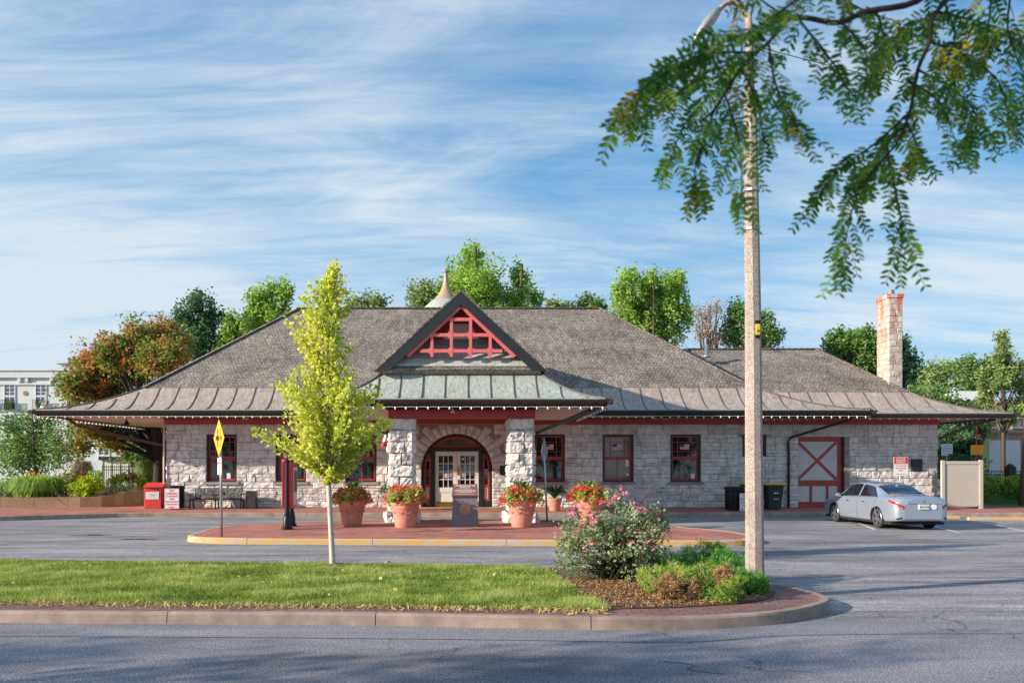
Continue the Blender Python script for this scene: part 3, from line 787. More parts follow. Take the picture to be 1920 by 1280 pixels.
# ---- windows
def window(a, b, z0, z1, y, flag=False, glass='glass_dark', sticker=None, lab=None):
    w = b-a; fr_ = MB(); yy = y+.16
    t = .07
    fr_.box(a+.001, a+t, yy-.13, yy+.08, z0+.001, z1); fr_.box(b-t, b-.001, yy-.13, yy+.08, z0+.001, z1); fr_.box(a+t, b-t, yy-.13, yy+.08, z1-t, z1-.002); fr_.box(a+t, b-t, yy-.15, yy+.08, z0, z0+.06)
    o = fr_.build('window', 'dark_green', station, world=True)
    s = MB(); x0, x1 = a+t+.002, b-t-.002; zm = z0+(z1-z0)*.5; q = .075
    def rect(x0, x1, z0, z1, q, y0, y1):
        s.box(x0, x0+q, y0, y1, z0, z1); s.box(x1-q, x1, y0, y1, z0, z1); s.box(x0+q, x1-q, y0, y1, z0, z0+q*1.1); s.box(x0+q, x1-q, y0, y1, z1-q, z1)
    ya, yb = yy-.02, yy+.03
    rect(x0, x1, z0+.062, zm, q, ya+.03, yb+.03); rect(x0, x1, zm+.003, z1-t-.002, q*.85, ya-.02, yb-.01)
    s.box((x0+x1)/2-.018, (x0+x1)/2+.018, ya+.035, yb+.02, z0+.14, zm-q)
    g0, g1 = x0+q, x1-q; h0, h1 = zm+q, z1-t-q*.9; gw, gh = g1-g0, h1-h0
    for fx in (.2, .8): s.box(g0+gw*fx-.013, g0+gw*fx+.013, ya-.012, yb-.02, h0, h1)
    for fz in (.26, .76): s.box(g0, g1, ya-.009, yb-.023, h0+gh*fz-.012, h0+gh*fz+.012)
    s.build('sash', 'red_paint', o)
    g_ = MB(); g_.box(x0+.02, x1-.02, yy+.04, yy+.05, z0+.08, zm-.02); g_.box(x0+.02, x1-.02, yy+.004, yy+.014, zm+.03, z1-t-.03)
    g_.build('pane', glass, o)
    if z0 == ZW0: sl = MB(); sl.box(a-.1, b+.1, YF-.08, YF+.12, ZW0-.12, ZW0-.002); sl.build('sill', 'stone_smooth', o)
    if flag:
        f_ = MB(); cx = x0+(x1-x0)*.5; fw, fh, fy = .42, .26, yy-.006; fz = h0+gh*.36
        for k in range(9): f_.box(cx-fw/2, cx+fw/2, fy, fy+.003, fz+fh*k/9, fz+fh*(k+1)/9, k % 2)
        f_.box(cx-fw/2, cx-fw/2+.2, fy-.002, fy-.0002, fz+fh*.45, fz+fh, 2)
        f_.build('paper_flag', ['cloth_red', 'cloth_white', 'flag_blue'], o)
    for (sx, sz, sw_, sh, mt) in (sticker or []):
        f_ = MB(); f_.box(x0+(x1-x0)*sx, x0+(x1-x0)*sx+sw_, yy+.03, yy+.036, z0+(z1-z0)*sz, z0+(z1-z0)*sz+sh); f_.build('window_notice', mt, o)
    return o
for i, (a, b) in enumerate(WIN):
    st = {0: [(.84-.2, .07, .17, .25, 'sign_white'), (.45, .62, .22, .3, 'sign_white')], 4: [(.80, .33, .14, .38, 'sign_white'), (.82, .14, .13, .08, 'sign_white')], 5: [(.74, .07, .17, .22, 'sign_white')]}.get(i)
    window(a, b, ZW0, ZW1, YF, i >= 3, ['glass_dark', 'glass_dark', 'glass_dark', 'glass_dark', 'glass_warm_reflect', 'glass_dark'][i], st)
window(SMALL[0], SMALL[1], 2.45, 3.42, YA)
# stone sills


# ---- arched entrance
y0 = YF+.30
def arc(cx, cz, r, a0, a1, n): return [(cx+r*math.cos(a0+(a1-a0)*i/n), cz+r*math.sin(a0+(a1-a0)*i/n)) for i in range(n+1)]
fm = MB(); n = 40
Po = arc(DX, DZ, DR, 0, PI, n); Pi = arc(DX, DZ, DR-.11, 0, PI, n)
Po = [(DX+DR, GZ)]+Po+[(DX-DR, GZ)]; Pi = [(DX+DR-.11, GZ)]+Pi+[(DX-DR+.11, GZ)]
for i in range(len(Po)-1):
    a, b, c, d = Po[i], Po[i+1], Pi[i+1], Pi[i]
    fm.slab([(a[0], y0-.08, a[1]), (b[0], y0-.08, b[1]), (c[0], y0-.08, c[1]), (d[0], y0-.08, d[1])], (0, .2, 0))
hb = 2.68   # transom bar bottom
fm.box(DX-DR+.2, DX+DR-.2, y0-.10, y0+.1, hb, hb+.17)
for sx in (-1, 1):
    fm.box(DX+sx*.98, DX+sx*1.16, y0-.09, y0+.1, GZ, hb)
    fm.box(DX+sx*1.16, DX+sx*(DR-.1), y0-.06, y0+.1, GZ, GZ+.28)
ent = fm.build('arched_doorway', 'dark_green', station, world=True)
# stone reveal inside the arch
rv = MB()
for i in range(1, n+1):
    a, b = Po[i], Po[i+1]; rv.add([(a[0], YF-.01, a[1]), (b[0], YF-.01, b[1]), (b[0], y0+.1, b[1]), (a[0], y0+.1, a[1])], [(0, 1, 2, 3)])
rv.build('arch_reveal', 'mortar', ent)
tr = MB(); ri = DR-.11
tz0 = hb+.17; amin = math.asin((tz0-DZ)/ri)
A = arc(DX, DZ, ri-.002, amin, PI-amin, 26); B = arc(DX, DZ, ri-.10, math.asin((tz0+.09-DZ)/(ri-.10)), PI-math.asin((tz0+.09-DZ)/(ri-.10)), 26)
for i in range(26): tr.slab([(A[i][0], y0-.03, A[i][1]), (A[i+1][0], y0-.03, A[i+1][1]), (B[i+1][0], y0-.03, B[i+1][1]), (B[i][0], y0-.03, B[i][1])], (0, .06, 0))
tr.slab([(A[0][0], y0-.03, A[0][1]), (B[0][0], y0-.03, B[0][1]), (B[-1][0], y0-.03, B[-1][1]), (A[-1][0], y0-.03, A[-1][1])], (0, .06, 0))
for k in (-.78, -.47, -.16, .16, .47, .78):
    zt = DZ+math.sqrt((ri-.09)**2-k*k); tr.box(DX+k-.013, DX+k+.013, y0-.02, y0+.02, tz0+.08, zt)
tr.build('transom_frame', 'red_paint', ent)
tp = MB(); tp.add([(x, y0+.025, z) for x, z in A], [tuple(range(len(A)))]); tp.build('transom_pane', 'glass_fan', ent)
# sidelights
for sx in (-1, 1):
    sd = MB(); sg = MB(); sp = MB()
    xi = DX+sx*1.17; q = .075
    def xo(z, m=0): return DX+sx*(min(ri-.003, math.sqrt(max(0, (ri-.003)**2-max(0, z-DZ)**2)))-m)
    zb, ztp = GZ+.283, hb-.003
    lv = [zb+(ztp-zb)*i/16 for i in range(17)]
    for i in range(16):
        a, b = lv[i], lv[i+1]
        sd.slab([(xo(a), y0-.04, a), (xo(b), y0-.04, b), (xo(b, q), y0-.04, b), (xo(a, q), y0-.04, a)], (0, .07, 0))
    sd.box(xi, xi+sx*q, y0-.04, y0+.03, zb, ztp)
    for z in (zb, zb+.62, ztp-.10): sd.box(xi+sx*q, xo(z, q), y0-.04, y0+.03, z, z+(.09 if z != zb+.62 else .12))
    for z in (1.55, 1.78 if sx < 0 else 1.55): sd.box(xi+sx*q, xo(z, q), y0-.03, y0+.02, z, z+.03)
    sg.box(xi+sx*.02, DX+sx*(ri-.04), y0+.002, y0+.01, zb+.7, DZ+.02); sg.box(xi+sx*.02, xo(ztp)-sx*.02, y0+.002, y0+.01, DZ+.02, ztp-.02)
    sp.box(xi+sx*q, xo(zb, q), y0-.02, y0-.005, zb+.09, zb+.62)
    sd.build('sidelight_frame', 'red_paint', ent); sg.build('sidelight_pane', 'glass_dark', ent); sp.build('sidelight_panel', 'door_grey', ent)
text('110', .12, (DX-1.30, y0-.06, 2.28), 'sign_white', ent, 'house_number')
# double doors
for sx in (-1, 1):
    d = MB(); xa, xb = (DX-.975, DX-.006) if sx < 0 else (DX+.006, DX+.975); zt, zb = hb-.004, GZ+.03
    st_ = .15
    gx0, gx1, gz0, gz1 = xa+st_, xb-st_-.02, 1.06, 2.48
    d.box(xa, gx0, y0-.03, y0+.03, zb, zt); d.box(gx1, xb, y0-.03, y0+.03, zb, zt); d.box(gx0, gx1, y0-.03, y0+.03, gz1, zt); d.box(gx0, gx1, y0-.03, y0+.03, .84, gz0); d.box(gx0, gx1, y0-.03, y0+.03, zb, .40)
    d.box(gx0, gx1, y0-.008, y0+.02, .40, .84)
    for k in (1, 2): d.box(gx0+(gx1-gx0)*k/3-.016, gx0+(gx1-gx0)*k/3+.016, y0-.022, y0+.02, gz0, gz1)
    for k in (1, 2, 3): d.box(gx0, gx1, y0-.019, y0+.017, gz0+(gz1-gz0)*k/4-.016, gz0+(gz1-gz0)*k/4+.016)
    dr = d.build('entrance_door', 'white_paint', ent)
    g_ = MB(); g_.box(gx0, gx1, y0+.002, y0+.008, gz0, gz1); g_.build('door_pane', 'glass_dark', dr)
    kp = MB(); kp.box(xa+.02, xb-.02, y0-.036, y0-.031, zb+.01, zb+.22); kp.build('kick_plate', 'brass', dr)
    if sx > 0:
        hp = MB(); hp.box(xa+.02, xa+.11, y0-.04, y0-.031, 1.62, 2.02); hp.box(xa+.03, xa+.11, y0-.05, y0-.031, 1.12, 1.42); hp.box(xa+.05, xa+.075, y0-.10, y0-.05, 1.2, 1.34); hp.build('door_handle', 'brass', dr)
    gw, gh = (gx1-gx0)/3, (gz1-gz0)/4
    def stick(c, r, mt, s=.8, name='door_sticker'):
        q_ = MB(); cx = gx0+gw*(c+.5); cz = gz1-gh*(r+.5); q_.box(cx-gw*s/2, cx+gw*s/2, y0-.004, y0+.001, cz-gh*s/2, cz+gh*s/2); q_.build(name, mt, dr)
        return cx, cz
    def disc_sticker(c, r, mt='sign_yellow', rr=.085):
        cx = gx0+gw*(c+.5); cz = gz1-gh*(r+.42); q_ = MB(); q_.add([(cx+rr*math.cos(a), y0-.007, cz+rr*math.sin(a)) for a in np.linspace(0, 2*PI, 21)[:-1]], [tuple(range(20))])
        q_.box(cx-rr*.95, cx+rr*.95, y0-.010, y0-.008, cz-.014, cz+.014, 1); q_.build('round_sticker', [mt, 'sign_blue'], dr)
    if sx < 0: stick(1, 1, 'sign_blue', .75); stick(1, 2, 'sign_white', .55); stick(2, 2, 'sign_blue'); disc_sticker(2, 2)
    else: stick(0, 2, 'sign_blue'); disc_sticker(0, 2); disc_sticker(0, 0, 'sign_white', .06)
# threshold step
mb = MB(); mb.box(DX-1.9, DX+1.9, YF-.5, YF-.06, GZ-.01, GZ+.03); mb.build('door_step', 'concrete', station, world=True)
# dark bronze plaque right of the door, wall lantern under the beam
mb = MB(); px0, px1 = wx(937), wx(954); mb.box(px0, px1, YF-.12, YF-.05, 1.62, 2.04, bev=.01); tag(mb.build('wall_plaque', 'plaque_dark'), 'dark bronze plaque on the stone between the arched door and right portico column', 'plaque')

# ---- barn door
bd = MB(); a, b, z0, z1 = BARN; yb = YA+.10
a += .0; bd.box(a, b-.0, yb+.04, yb+.08, z0, z1)
door = bd.build('freight_door', 'door_grey', station, world=True)
tr_ = MB(); e = .15
tr_.box(a, a+.02, yb, yb+.039, z0, z1); tr_.box(b-.24, b-.06, yb, yb+.039, z0, z1-.0); tr_.box(a, b-.24, yb, yb+.039, z1-.2, z1); tr_.box(a+.02, b-.24, yb, yb+.039, z0, z0+.25); tr_.box(a+.02, b-.24, yb, yb+.039, z0+.97, z0+1.22)
for k in (.42, ): pass
for fx in (.30, .66): tr_.box(a+(b-a)*fx-.05, a+(b-a)*fx+.05, yb+.003, yb+.038, z0+.25, z0+.97)
tr_.bar((a+.06, yb+.018, z0+1.27), (b-.30, yb+.018, z1-.24), .11, .03, up=(0, 1, 0)); tr_.bar((a+.06, yb+.022, z1-.24), (b-.30, yb+.022, z0+1.27), .11, .028, up=(0, 1, 0))
tr_.build('cross_bracing', 'red_paint', door)
fr2 = MB(); fr2.box(b-.057, b-.002, YA-.0, yb+.09, z0, z1); fr2.box(a, b-.06, YA, yb+.09, z1+.002, z1+.05); fr2.build('door_frame', 'dark_green', door)
sj = MB(); sj.box(b+.002, b+.22, YA-.05, YA+.2, GZ, 3.31); sj.build('stone_jamb', 'stone_smooth', door)
print('walls ok')
# ------------------------------------------------------------------ roofs
def rect_at(o, i, t): return tuple(o[k]+(i[k]-o[k])*t for k in range(4))      # (x0,x1,y0,y1)
def corners(r, z): return [(r[0], r[2], z), (r[1], r[2], z), (r[1], r[3], z), (r[0], r[3], z)]
def gfun(t): return t**1.75                                          # height fraction against plan fraction, outer edge to inner
def skirt(inner, outer, zi, zo, mat, parent, sides=(0, 1, 2, 3), n=9, rib=.84, name='copper_skirt', seam='copper_seam', ribstart=None):
    mb = MB(); lv = [i/n for i in range(n+1)]
    C = [corners(rect_at(outer, inner, t), zo+(zi-zo)*gfun(t)) for t in lv]
    for s in sides:
        m_ = 24; L0, L1 = Vector(C[0][s]), Vector(C[0][(s+1) % 4])
        P = []
        for k in range(m_+1):
            row = []
            for t in range(n+1):
                a, b = Vector(C[t][s]), Vector(C[t][(s+1) % 4]); p = a.lerp(b, k/m_)
                if 0 < t < n and 0 < k < m_: p.z += noise.noise((p.x*1.1, p.y*1.1, 1.7))*.02
                row.append(tuple(p))
            P.append(row)
        mb.grid(P)
    o = mb.build(name, mat, parent, True, True, world=True, sharp=40)
    rb = MB(); w_ = .05
    for s in sides:
        a0, b0 = Vector(C[0][s]), Vector(C[0][(s+1) % 4]); ai, bi = Vector(C[n][s]), Vector(C[n][(s+1) % 4])
        d = (b0-a0).normalized(); L = (b0-a0).length; u = .45
        while u < L-.2:
            base = a0+d*u
            path = []
            for t in range(n+1):
                a, b = Vector(C[t][s]), Vector(C[t][(s+1) % 4]); lo_, hi_ = (a-a0).dot(d), (b-a0).dot(d)
                if not (lo_-1e-3 <= u <= hi_+1e-3):
                    # ends on the hip
                    break
                f = (u-lo_)/max(1e-6, hi_-lo_); path.append(a.lerp(b, f)+Vector((0, 0, .012)))
            if len(path) > 1: rb.tube(path, .023, 5)
            u += rib*R(.96, 1.04)
        hp = [Vector(C[t][s])+Vector((0, 0, .02)) for t in range(n+1)]; rb.tube(hp, .035, 6)
        if (s+1) % 4 not in sides: rb.tube([Vector(C[t][(s+1) % 4])+Vector((0, 0, .02)) for t in range(n+1)], .035, 6)
    rb.build('seam', seam, o, True)
    return o
def hip(inner, zi, ridge, zr, mat, parent):
    a, b, c, d = corners(inner, zi); r0, r1 = (ridge[0], ridge[2], zr), (ridge[1], ridge[2], zr)
    mb = MB()
    def lay(p, q, r, s):      # slope with slight irregular sag, subdivided
        P = []
        for i in range(25):
            row = []
            for j in range(13):
                u, v = i/24, j/12; lo_ = Vector(p).lerp(Vector(q), u); hi_ = Vector(s).lerp(Vector(r), u); x = lo_.lerp(hi_, v)
                if 0 < i < 24 and 0 < j < 12: x.z += noise.noise((x.x*.6, x.y*.8, 4))*.025
                row.append(tuple(x))
            P.append(row)
        mb.grid(P)
    lay(a, b, r1, r0); lay(c, d, r0, r1)
    lay(b, c, (r1[0], r1[1]+.02, r1[2]), r1); lay(d, a, r0, (r0[0], r0[1]+.02, r0[2]))
    o = mb.build('shingle_roof', mat, parent, False, True, world=True)
    cp = MB()
    def caps(p, q):
        p, q = Vector(p), Vector(q); L = (q-p).length; k = int(L/.3); t = (q-p)/k
        for i in range(k):
            s = p+t*i; cp.bar(s+Vector((0, 0, .035+R(0, .012))), s+t*1.08+Vector((0, 0, .022)), .26, .035)
    caps(a, r0); caps(b, r1); caps(r0, r1); caps(c, r1); caps(d, r0)
    cp.build('ridge_cap', mat, o, False, True)
    return o
def eave(outer, zt, parent, sides=(0, 1, 3), drop=.30, wall_in=None, zb=None, name='gutter', sof=True, edge='copper_edge'):
    """gutter, black fascia below it, pale soffit behind"""
    P = corners(outer, 0)
    ed, gu, fa = MB(), MB(), MB()
    cx, cy = (outer[0]+outer[1])/2, (outer[2]+outer[3])/2
    for s in sides:
        a, b = Vector(P[s]), Vector(P[(s+1) % 4]); d = (b-a).normalized(); nrm = Vector((d.y, -d.x, 0))
        def strip(mb, prof, ext):
            A = [tuple(a-d*ext*1+nrm*o+Vector((0, 0, z))) for o, z in prof]; B = [tuple(b+d*ext*1+nrm*o+Vector((0, 0, z))) for o, z in prof]
            n_ = len(prof); mb.add(A+B, [(i, (i+1) % n_, n_+(i+1) % n_, n_+i) for i in range(n_)]+[tuple(range(n_)), tuple(reversed(range(n_, 2*n_)))])
        strip(ed, [(-.10, zt+.012), (.05, zt-.004), (.05, zt-.045), (-.10, zt-.04)], .05)
        strip(gu, [(-.02, zt-.045), (.16, zt-.045), (.17, zt-.075), (.13, zt-.14), (.06, zt-.20), (-.02, zt-.20)], .16)
        strip(fa, [(-.06, zt-.10), (-.022, zt-.10), (-.022, zt-drop-.03), (-.06, zt-drop-.03)], -.03)
        ar_ = [(-.30, zt-drop-.0), (-.062, zt-drop+.0), (-.062, zt-drop-.035), (-.30, zt-drop-.035)]
        strip(fa, ar_, -.07)
    g_ = gu.build(name, 'gutter_brown', parent, world=True); ed.build('drip_edge', edge, parent, uv=True, world=True); fa.build('fascia', 'fascia_black', parent, world=True)
    if sof:
        o = MB(); x0, x1, y0, y1 = outer; o.box(x0+.06, x1-.06, y0+.06, y1-.06, zt-drop+.01, zt-drop+.05); o.build('soffit', 'soffit', parent, world=True)

MO = (-18.3, 16.9, 32.5, 49.0); MI = (-14.4, 12.6, 34.1, 47.4); ZE, ZI = 4.40, 5.45
skirt(MI, MO, ZI, ZE, 'copper_brown', station)
hip(MI, ZI, (-9.0, 6.9, 40.75), 10.3, 'shingles', station)
eave(MO, ZE, station, (0, 1, 3), .24)
AO = (8.0, 23.3, 33.05, 45.0); AI = (8.0, 19.75, 34.75, 43.4)
skirt(AI, AO, 5.32, 4.30, 'copper_brown', station, (0, 1, 2))
hip(AI, 5.32, (11.0, 17.6, 39.2), 7.92, 'shingles', station)
eave(AO, 4.30, station, (0, 1), .19)

# ---- portico
PX = -.28
PO = (PX-4.75, PX+4.75, 25.0, 37.5); PI_ = (PX-2.68, PX+2.68, 26.35, 37.5); PZE, PZI = 4.22, 5.16
skirt(PI_, PO, PZI, PZE, 'copper_green', station, (0, 1, 3), name='portico_skirt', rib=.76)
eave((PO[0], PO[1], PO[2], 33.2), PZE, station, (0, 1, 3), .24, name='portico_gutter')
gy0, apex = 25.95, 7.86
g2 = MB(); hw = 2.86; zg = 5.22
for s in (-1, 1):
    P = []
    for i in range(21):
        row = []
        for j in range(11):
            u, v = i/20, j/10; yy = gy0+(38.5-gy0)*u; x = PX+s*hw*(1-v); z = zg+(apex-zg)*v+(.10*(1-v)**3)*0
            row.append((x, yy, z+(noise.noise((x, yy*.8, 2))*.02 if 0 < i < 20 else 0)))
        P.append(row)
    g2.grid(P)
o = g2.build('portico_shingles', 'shingles', station, False, True, world=True)
cp = MB()
for i in range(40): cp.bar((PX, gy0+i*.29, apex+.03), (PX, gy0+i*.29+.31, apex+.02), .28, .035)
for s in (-1, 1): cp.bar((PX, gy0+.10, apex+.05), (PX+s*(hw+.06), gy0+.10, zg-.0), .05, .26, up=(0, 1, 0))
cp.build('ridge_cap', 'shingles', o, uv=True)
# barge boards (black) and red truss
def tri_band(mb, wo, zo_, ao, wi, zi_, ai, y, dv, mi=0):
    for s in (-1, 1):
        mb.slab([(PX, y, ao), (PX+s*wo, y, zo_), (PX+s*wi, y, zi_), (PX, y, ai)], (0, dv, 0), mi)
bb = MB(); tri_band(bb, hw+.03, zg-.0, apex+.0, hw-.45, zg, apex-.40, gy0-.02, .07); bb.build('barge_board', 'fascia_black', station, world=True)
gp = lambda px, py: (at(px, py, 26.02)[0], at(px, py, 26.02)[2])
tb = MB(); yt = gy0+.055; T = .10
def bar2(a, b, w=.10, d=.10, y=yt):
    tb.bar((a[0], y+d/2, a[1]), (b[0], y+d/2, b[1]), w, d, up=(0, 1, 0))
ap_ = (PX, apex-.47); bl = (PX-1.82, 5.72); br_ = (PX+1.82, 5.72)
bar2((PX, ap_[1]+.03), (bl[0], bl[1]), .13, .12); bar2((PX, ap_[1]+.03), (br_[0], br_[1]), .13, .12)
for zpx, e in ((598.4, .36), (627.7, .90), (657.5, 1.36)):
    z = gp(0, zpx)[1]; bar2((PX-e-.03, z), (PX+e+.03, z), .11, .085, yt+.012)
for px, z1p in ((846, 598.4), (882, 598.4), (809.5, 627.7), (919, 627.7)):
    x = PX+(px-864.2)/55.7; bar2((x, gp(0, z1p)[1]), (x, 5.70), .10, .09, yt+.006)
# curved braces at the joints
for px, zs_list in ((846, (627.7, 657.5)), (882, (627.7, 657.5)), (809.5, (657.5,)), (919, (657.5,))):
    x = PX+(px-864.2)/55.7
    for zp in zs_list:
        z = gp(0, zp)[1]
        for sx in (-1, 1):
            for sz in (-1, 1):
                tb.slab([(x+sx*.045, yt+.02, z+sz*.05), (x+sx*.13, yt+.02, z+sz*.05), (x+sx*.045, yt+.02, z+sz*.13)], (0, .06, 0))
tb.build('gable_truss', 'gable_red', station, world=True)
# recessed pediment: shingled apron, then pale wall
def gw(z, off=.30): return max(0, (apex-off-z)/(apex-zg)*hw)
pd = MB(); z0, z1_ = 5.40, 6.45
P = []
for i in range(11):
    z = z0+(z1_-z0)*i/10; yy = gy0+.20+1.0*(i/10)**1.3; w_ = gw(z, .12); P.append([(PX-w_+2*w_*k/12, yy, z) for k in range(13)])
pd.grid(P)
# bottom lip rolls out over the copper
P = []
for i in range(7):
    t = i/6; z = 5.14+(z0-5.14)*t; yy = gy0+.36-.30*0-(.0)+(-.16)*t+0; w_ = 2.74; P.append([(PX-w_+2*w_*k/12, 26.28-.13*t, z) for k in range(13)])
pd.build('pediment_shingles', 'shingles_grey', station, uv=True, world=True)
lp = MB(); P = []
for i in range(9):
    t = i/8; z = 5.13+.30*t; yy = 26.33-.34*math.sin(t*PI*.55)+.28*t*t; w_ = 2.72-.16*t; P.append([(PX-w_+2*w_*k/14, yy-.02, z) for k in range(15)])
lp.grid(P); lp.build('pediment_lip', 'shingles', station, smooth=True, uv=True, world=True)
pw = MB(); w1 = gw(6.45, .1); pw.add([(PX-w1, gy0+1.2, 6.45), (PX+w1, gy0+1.2, 6.45), (PX, gy0+1.2, apex-.05)], [(0, 1, 2)]); pw.build('pediment_wall', 'red_paint', station, world=True)
pw = MB(); pw.add([(PX-.62, gy0+1.17, 6.47), (PX+.62, gy0+1.17, 6.47), (PX+.34, gy0+1.17, 7.0), (PX-.34, gy0+1.17, 7.0)], [(0, 1, 2, 3)]); pw.build('pediment_panel', 'white_paint', station, world=True)
rf = MB()
for s in (-1, 1):
    rf.bar((PX+s*(hw-.45), gy0+.75, zg+.1), (PX, gy0+.75, apex-.24), .16, .12, up=(0, 1, 0))
    rf.add([(PX, gy0+.06, apex-.12), (PX+s*(hw-.12), gy0+.06, zg+.0), (PX+s*(hw-.12), gy0+1.3, zg), (PX, gy0+1.3, apex-.12)], [(0, 1, 2, 3)])
rf.build('gable_rafter', 'red_paint', station, world=True)

# portico beams, columns, lantern
cl = [(-2.72, -1.83), (1.27, 2.18)]; CY0, CY1 = 25.78, 26.68
bm_ = MB()
bm_.box(-2.70, 2.20, CY0-.02, CY0+.30, 3.62, 3.90); bm_.box(-2.70, -2.4, CY0+.303, YF-.12, 3.62, 3.90); bm_.box(1.9, 2.2, CY0+.303, YF-.12, 3.62, 3.90); bm_.box(-2.39, 1.89, 29.5, 29.8, 3.63, 3.88)
bm_.build('portico_beam', 'red_paint', station, world=True)
bm_ = MB(); bm_.box(-2.78, 2.27, CY0-.08, CY0+.34, 3.902, 3.975); bm_.build('beam_moulding', 'fascia_black', station, world=True)
def column(x0, x1):
    c = MB(); x0 += .06; x1 -= .06; y0, y1 = CY0+.06, CY1-.06
    cs = bands(.5, 3.62, 8); fb = [(.13, .5)]
    for fi, (f, a, b) in enumerate(((lambda u, z, d: (u, y0-d, z), x0, x1), (lambda u, z, d: (u, y1+d, z), x0, x1), (lambda u, z, d: (x0-d, u, z), y0, y1), (lambda u, z, d: (x1+d, u, z), y0, y1))):
        for k, (z0, z1) in enumerate(cs):
            m_ = a+(b-a)*(R(.3, .7) if (k+fi) % 3 else R(.55, .75))
            if (k+fi) % 4 == 3: block(c, f, a, b, z0, z1, .085, step=.085)
            else: block(c, f, a, m_, z0, z1, .075, step=.085); block(c, f, m_, b, z0, z1, .075, step=.085)
    for f, a, b in ((lambda u, z, d: (u, y0-.12-d, z), x0-.1, x1+.1), (lambda u, z, d: (u, y1+.12+d, z), x0-.1, x1+.1), (lambda u, z, d: (x0-.12-d, u, z), y0-.1, y1+.1), (lambda u, z, d: (x1+.12+d, u, z), y0-.1, y1+.1)):
        block(c, f, a, (a+b)/2+.1, .12, .5, .08); block(c, f, (a+b)/2+.1, b, .12, .5, .08)
    c.box(x0-.1, x1+.1, y0-.1, y1+.1, .12, .46); c.box(x0+.02, x1-.02, y0+.02, y1-.02, .3, 3.62)
    return c.build('stone_column', 'stone', station, world=True)
for a, b in cl: column(a, b)
# struts under the eaves
def strut(pts, name='eave_bracket', w=.11, mat='gutter_brown'):
    m_ = MB()
    for i in range(len(pts)-1): m_.bar(pts[i], pts[i+1], w, w)
    return m_.build(name, mat, station, world=True)
strut([(2.16, 26.4, 3.10), (3.4, 26.0, 3.62), (4.1, 25.5, 3.93)]); strut([(-2.72, 26.4, 3.10), (-3.96, 26.0, 3.62), (-4.66, 25.5, 3.93)])
strut([(-13.56, 34.9, 2.9), (-15.6, 34.2, 3.36), (-17.0, 33.5, 3.80), (-17.4, 33.3, 4.12)], w=.12, mat='wood_brown')
strut([(20.99, 34.9, 3.15), (22.0, 34.2, 3.75), (22.9, 33.6, 4.08)], w=.13)
for yb_ in ():
    strut([(-13.56, yb_, 3.0), (-15.6, yb_, 3.6), (-17.6, yb_, 4.12)], w=.14, mat='wood_brown')
# downspouts
def pipe(path, name='downspout', mat='gutter_brown', r=.055):
    m_ = MB(); m_.tube(smooth_path(path, 3), r, 8); return m_.build(name, mat, station, True, world=True)
X8 = (1481-880)/42.2
m_ = MB(); m_.tube([(X8, YA-.12, GZ), (X8, YA-.12, 3.15), (X8+.12, YA-.14, 3.30), (X8+2.1, 33.5, 3.98), (X8+2.25, 33.3, 4.13)], .055, 8); m_.build('downspout', 'fascia_black', station, True, world=True)
m_ = MB(); m_.tube([(XL-.09, YF-.08, GZ), (XL-.09, YF-.08, 4.1)], .05, 8); m_.build('downspout', 'soffit', station, True, world=True)

# light fixtures on the building
def floodlight(x, y, z):
    r_ = MB(); r_.box(x-.13, x+.13, y-.14, y, z-.05, z+.05, bev=.01); r_.tube([(x, y-.02, z+.04), (x, y+.05, z+.14)], .02, 6); return r_.build('floodlight', 'lamp_grey', station, world=True)
floodlight((460-880)/43.2, 33.6, 4.08); floodlight((1248-880)/43.2, 33.6, 4.08)
m_ = MB(); m_.box(DX-.18, DX+.18, 29.3, 29.48, 3.45, 3.62, bev=.02); m_.build('porch_lamp', 'lamp_grey', station, world=True)
m_ = MB(); m_.lathe([(.02, .12), (.05, .10), (.055, .04), (.09, 0), (.07, -.015)], (-.55, CY0-.12, 3.80), 12); m_.build('porch_lamp', 'cream_panel', station, True, world=True)
m_ = MB(); m_.lathe([(.01, .25), (.03, .2), (.05, .12), (.14, 0), (.12, -.04)], (-15.2, 34.3, 3.88), 12); m_.build('canopy_lamp', 'black_metal', station, True, world=True)

# chimney
ch = MB(); cx0, cx1, cy0, cy1, cz0, cz1 = (1667-880)*35.5/F, (1692-880)*35.5/F, 35.5, 36.55, 5.0, 9.72
for f, a, b in ((lambda u, z, d: (u, cy0-d, z), cx0, cx1), (lambda u, z, d: (cx0-d, u, z), cy0, cy1), (lambda u, z, d: (cx1+d, u, z), cy0, cy1), (lambda u, z, d: (u, cy1+d, z), cx0, cx1)):
    ashlar(ch, f, a, b, bands(cz0, cz1, 17), (), None, .02, .2, .45, .25, .12)
ch.box(cx0+.01, cx1-.01, cy0+.01, cy1-.01, cz0, cz1-.01); ch.box(cx0-.05, cx1+.05, cy0-.05, cy1+.05, cz1, cz1+.2, bev=.02)
c_ = ch.build('chimney', 'stone_chimney', station, world=True)
m_ = MB(); m_.lathe([(.1, 0), (.1, .1), (.17, .11), (.17, .16), (.1, .17), (.1, .21), (.15, .22), (.13, .27)], ((cx0+cx1)/2+.05, 36, cz1+.2), 14); m_.build('chimney_cap', 'lamp_grey', c_, True)
m_ = MB(); px_, py_, pz_ = at(1325, 660, 37.4); m_.lathe([(.22, 0), (.2, .08), (.1, .1), (.1, .62)], (px_, py_, pz_-.25), 12); m_.build('vent_pipe', 'steel', station, True, world=True)
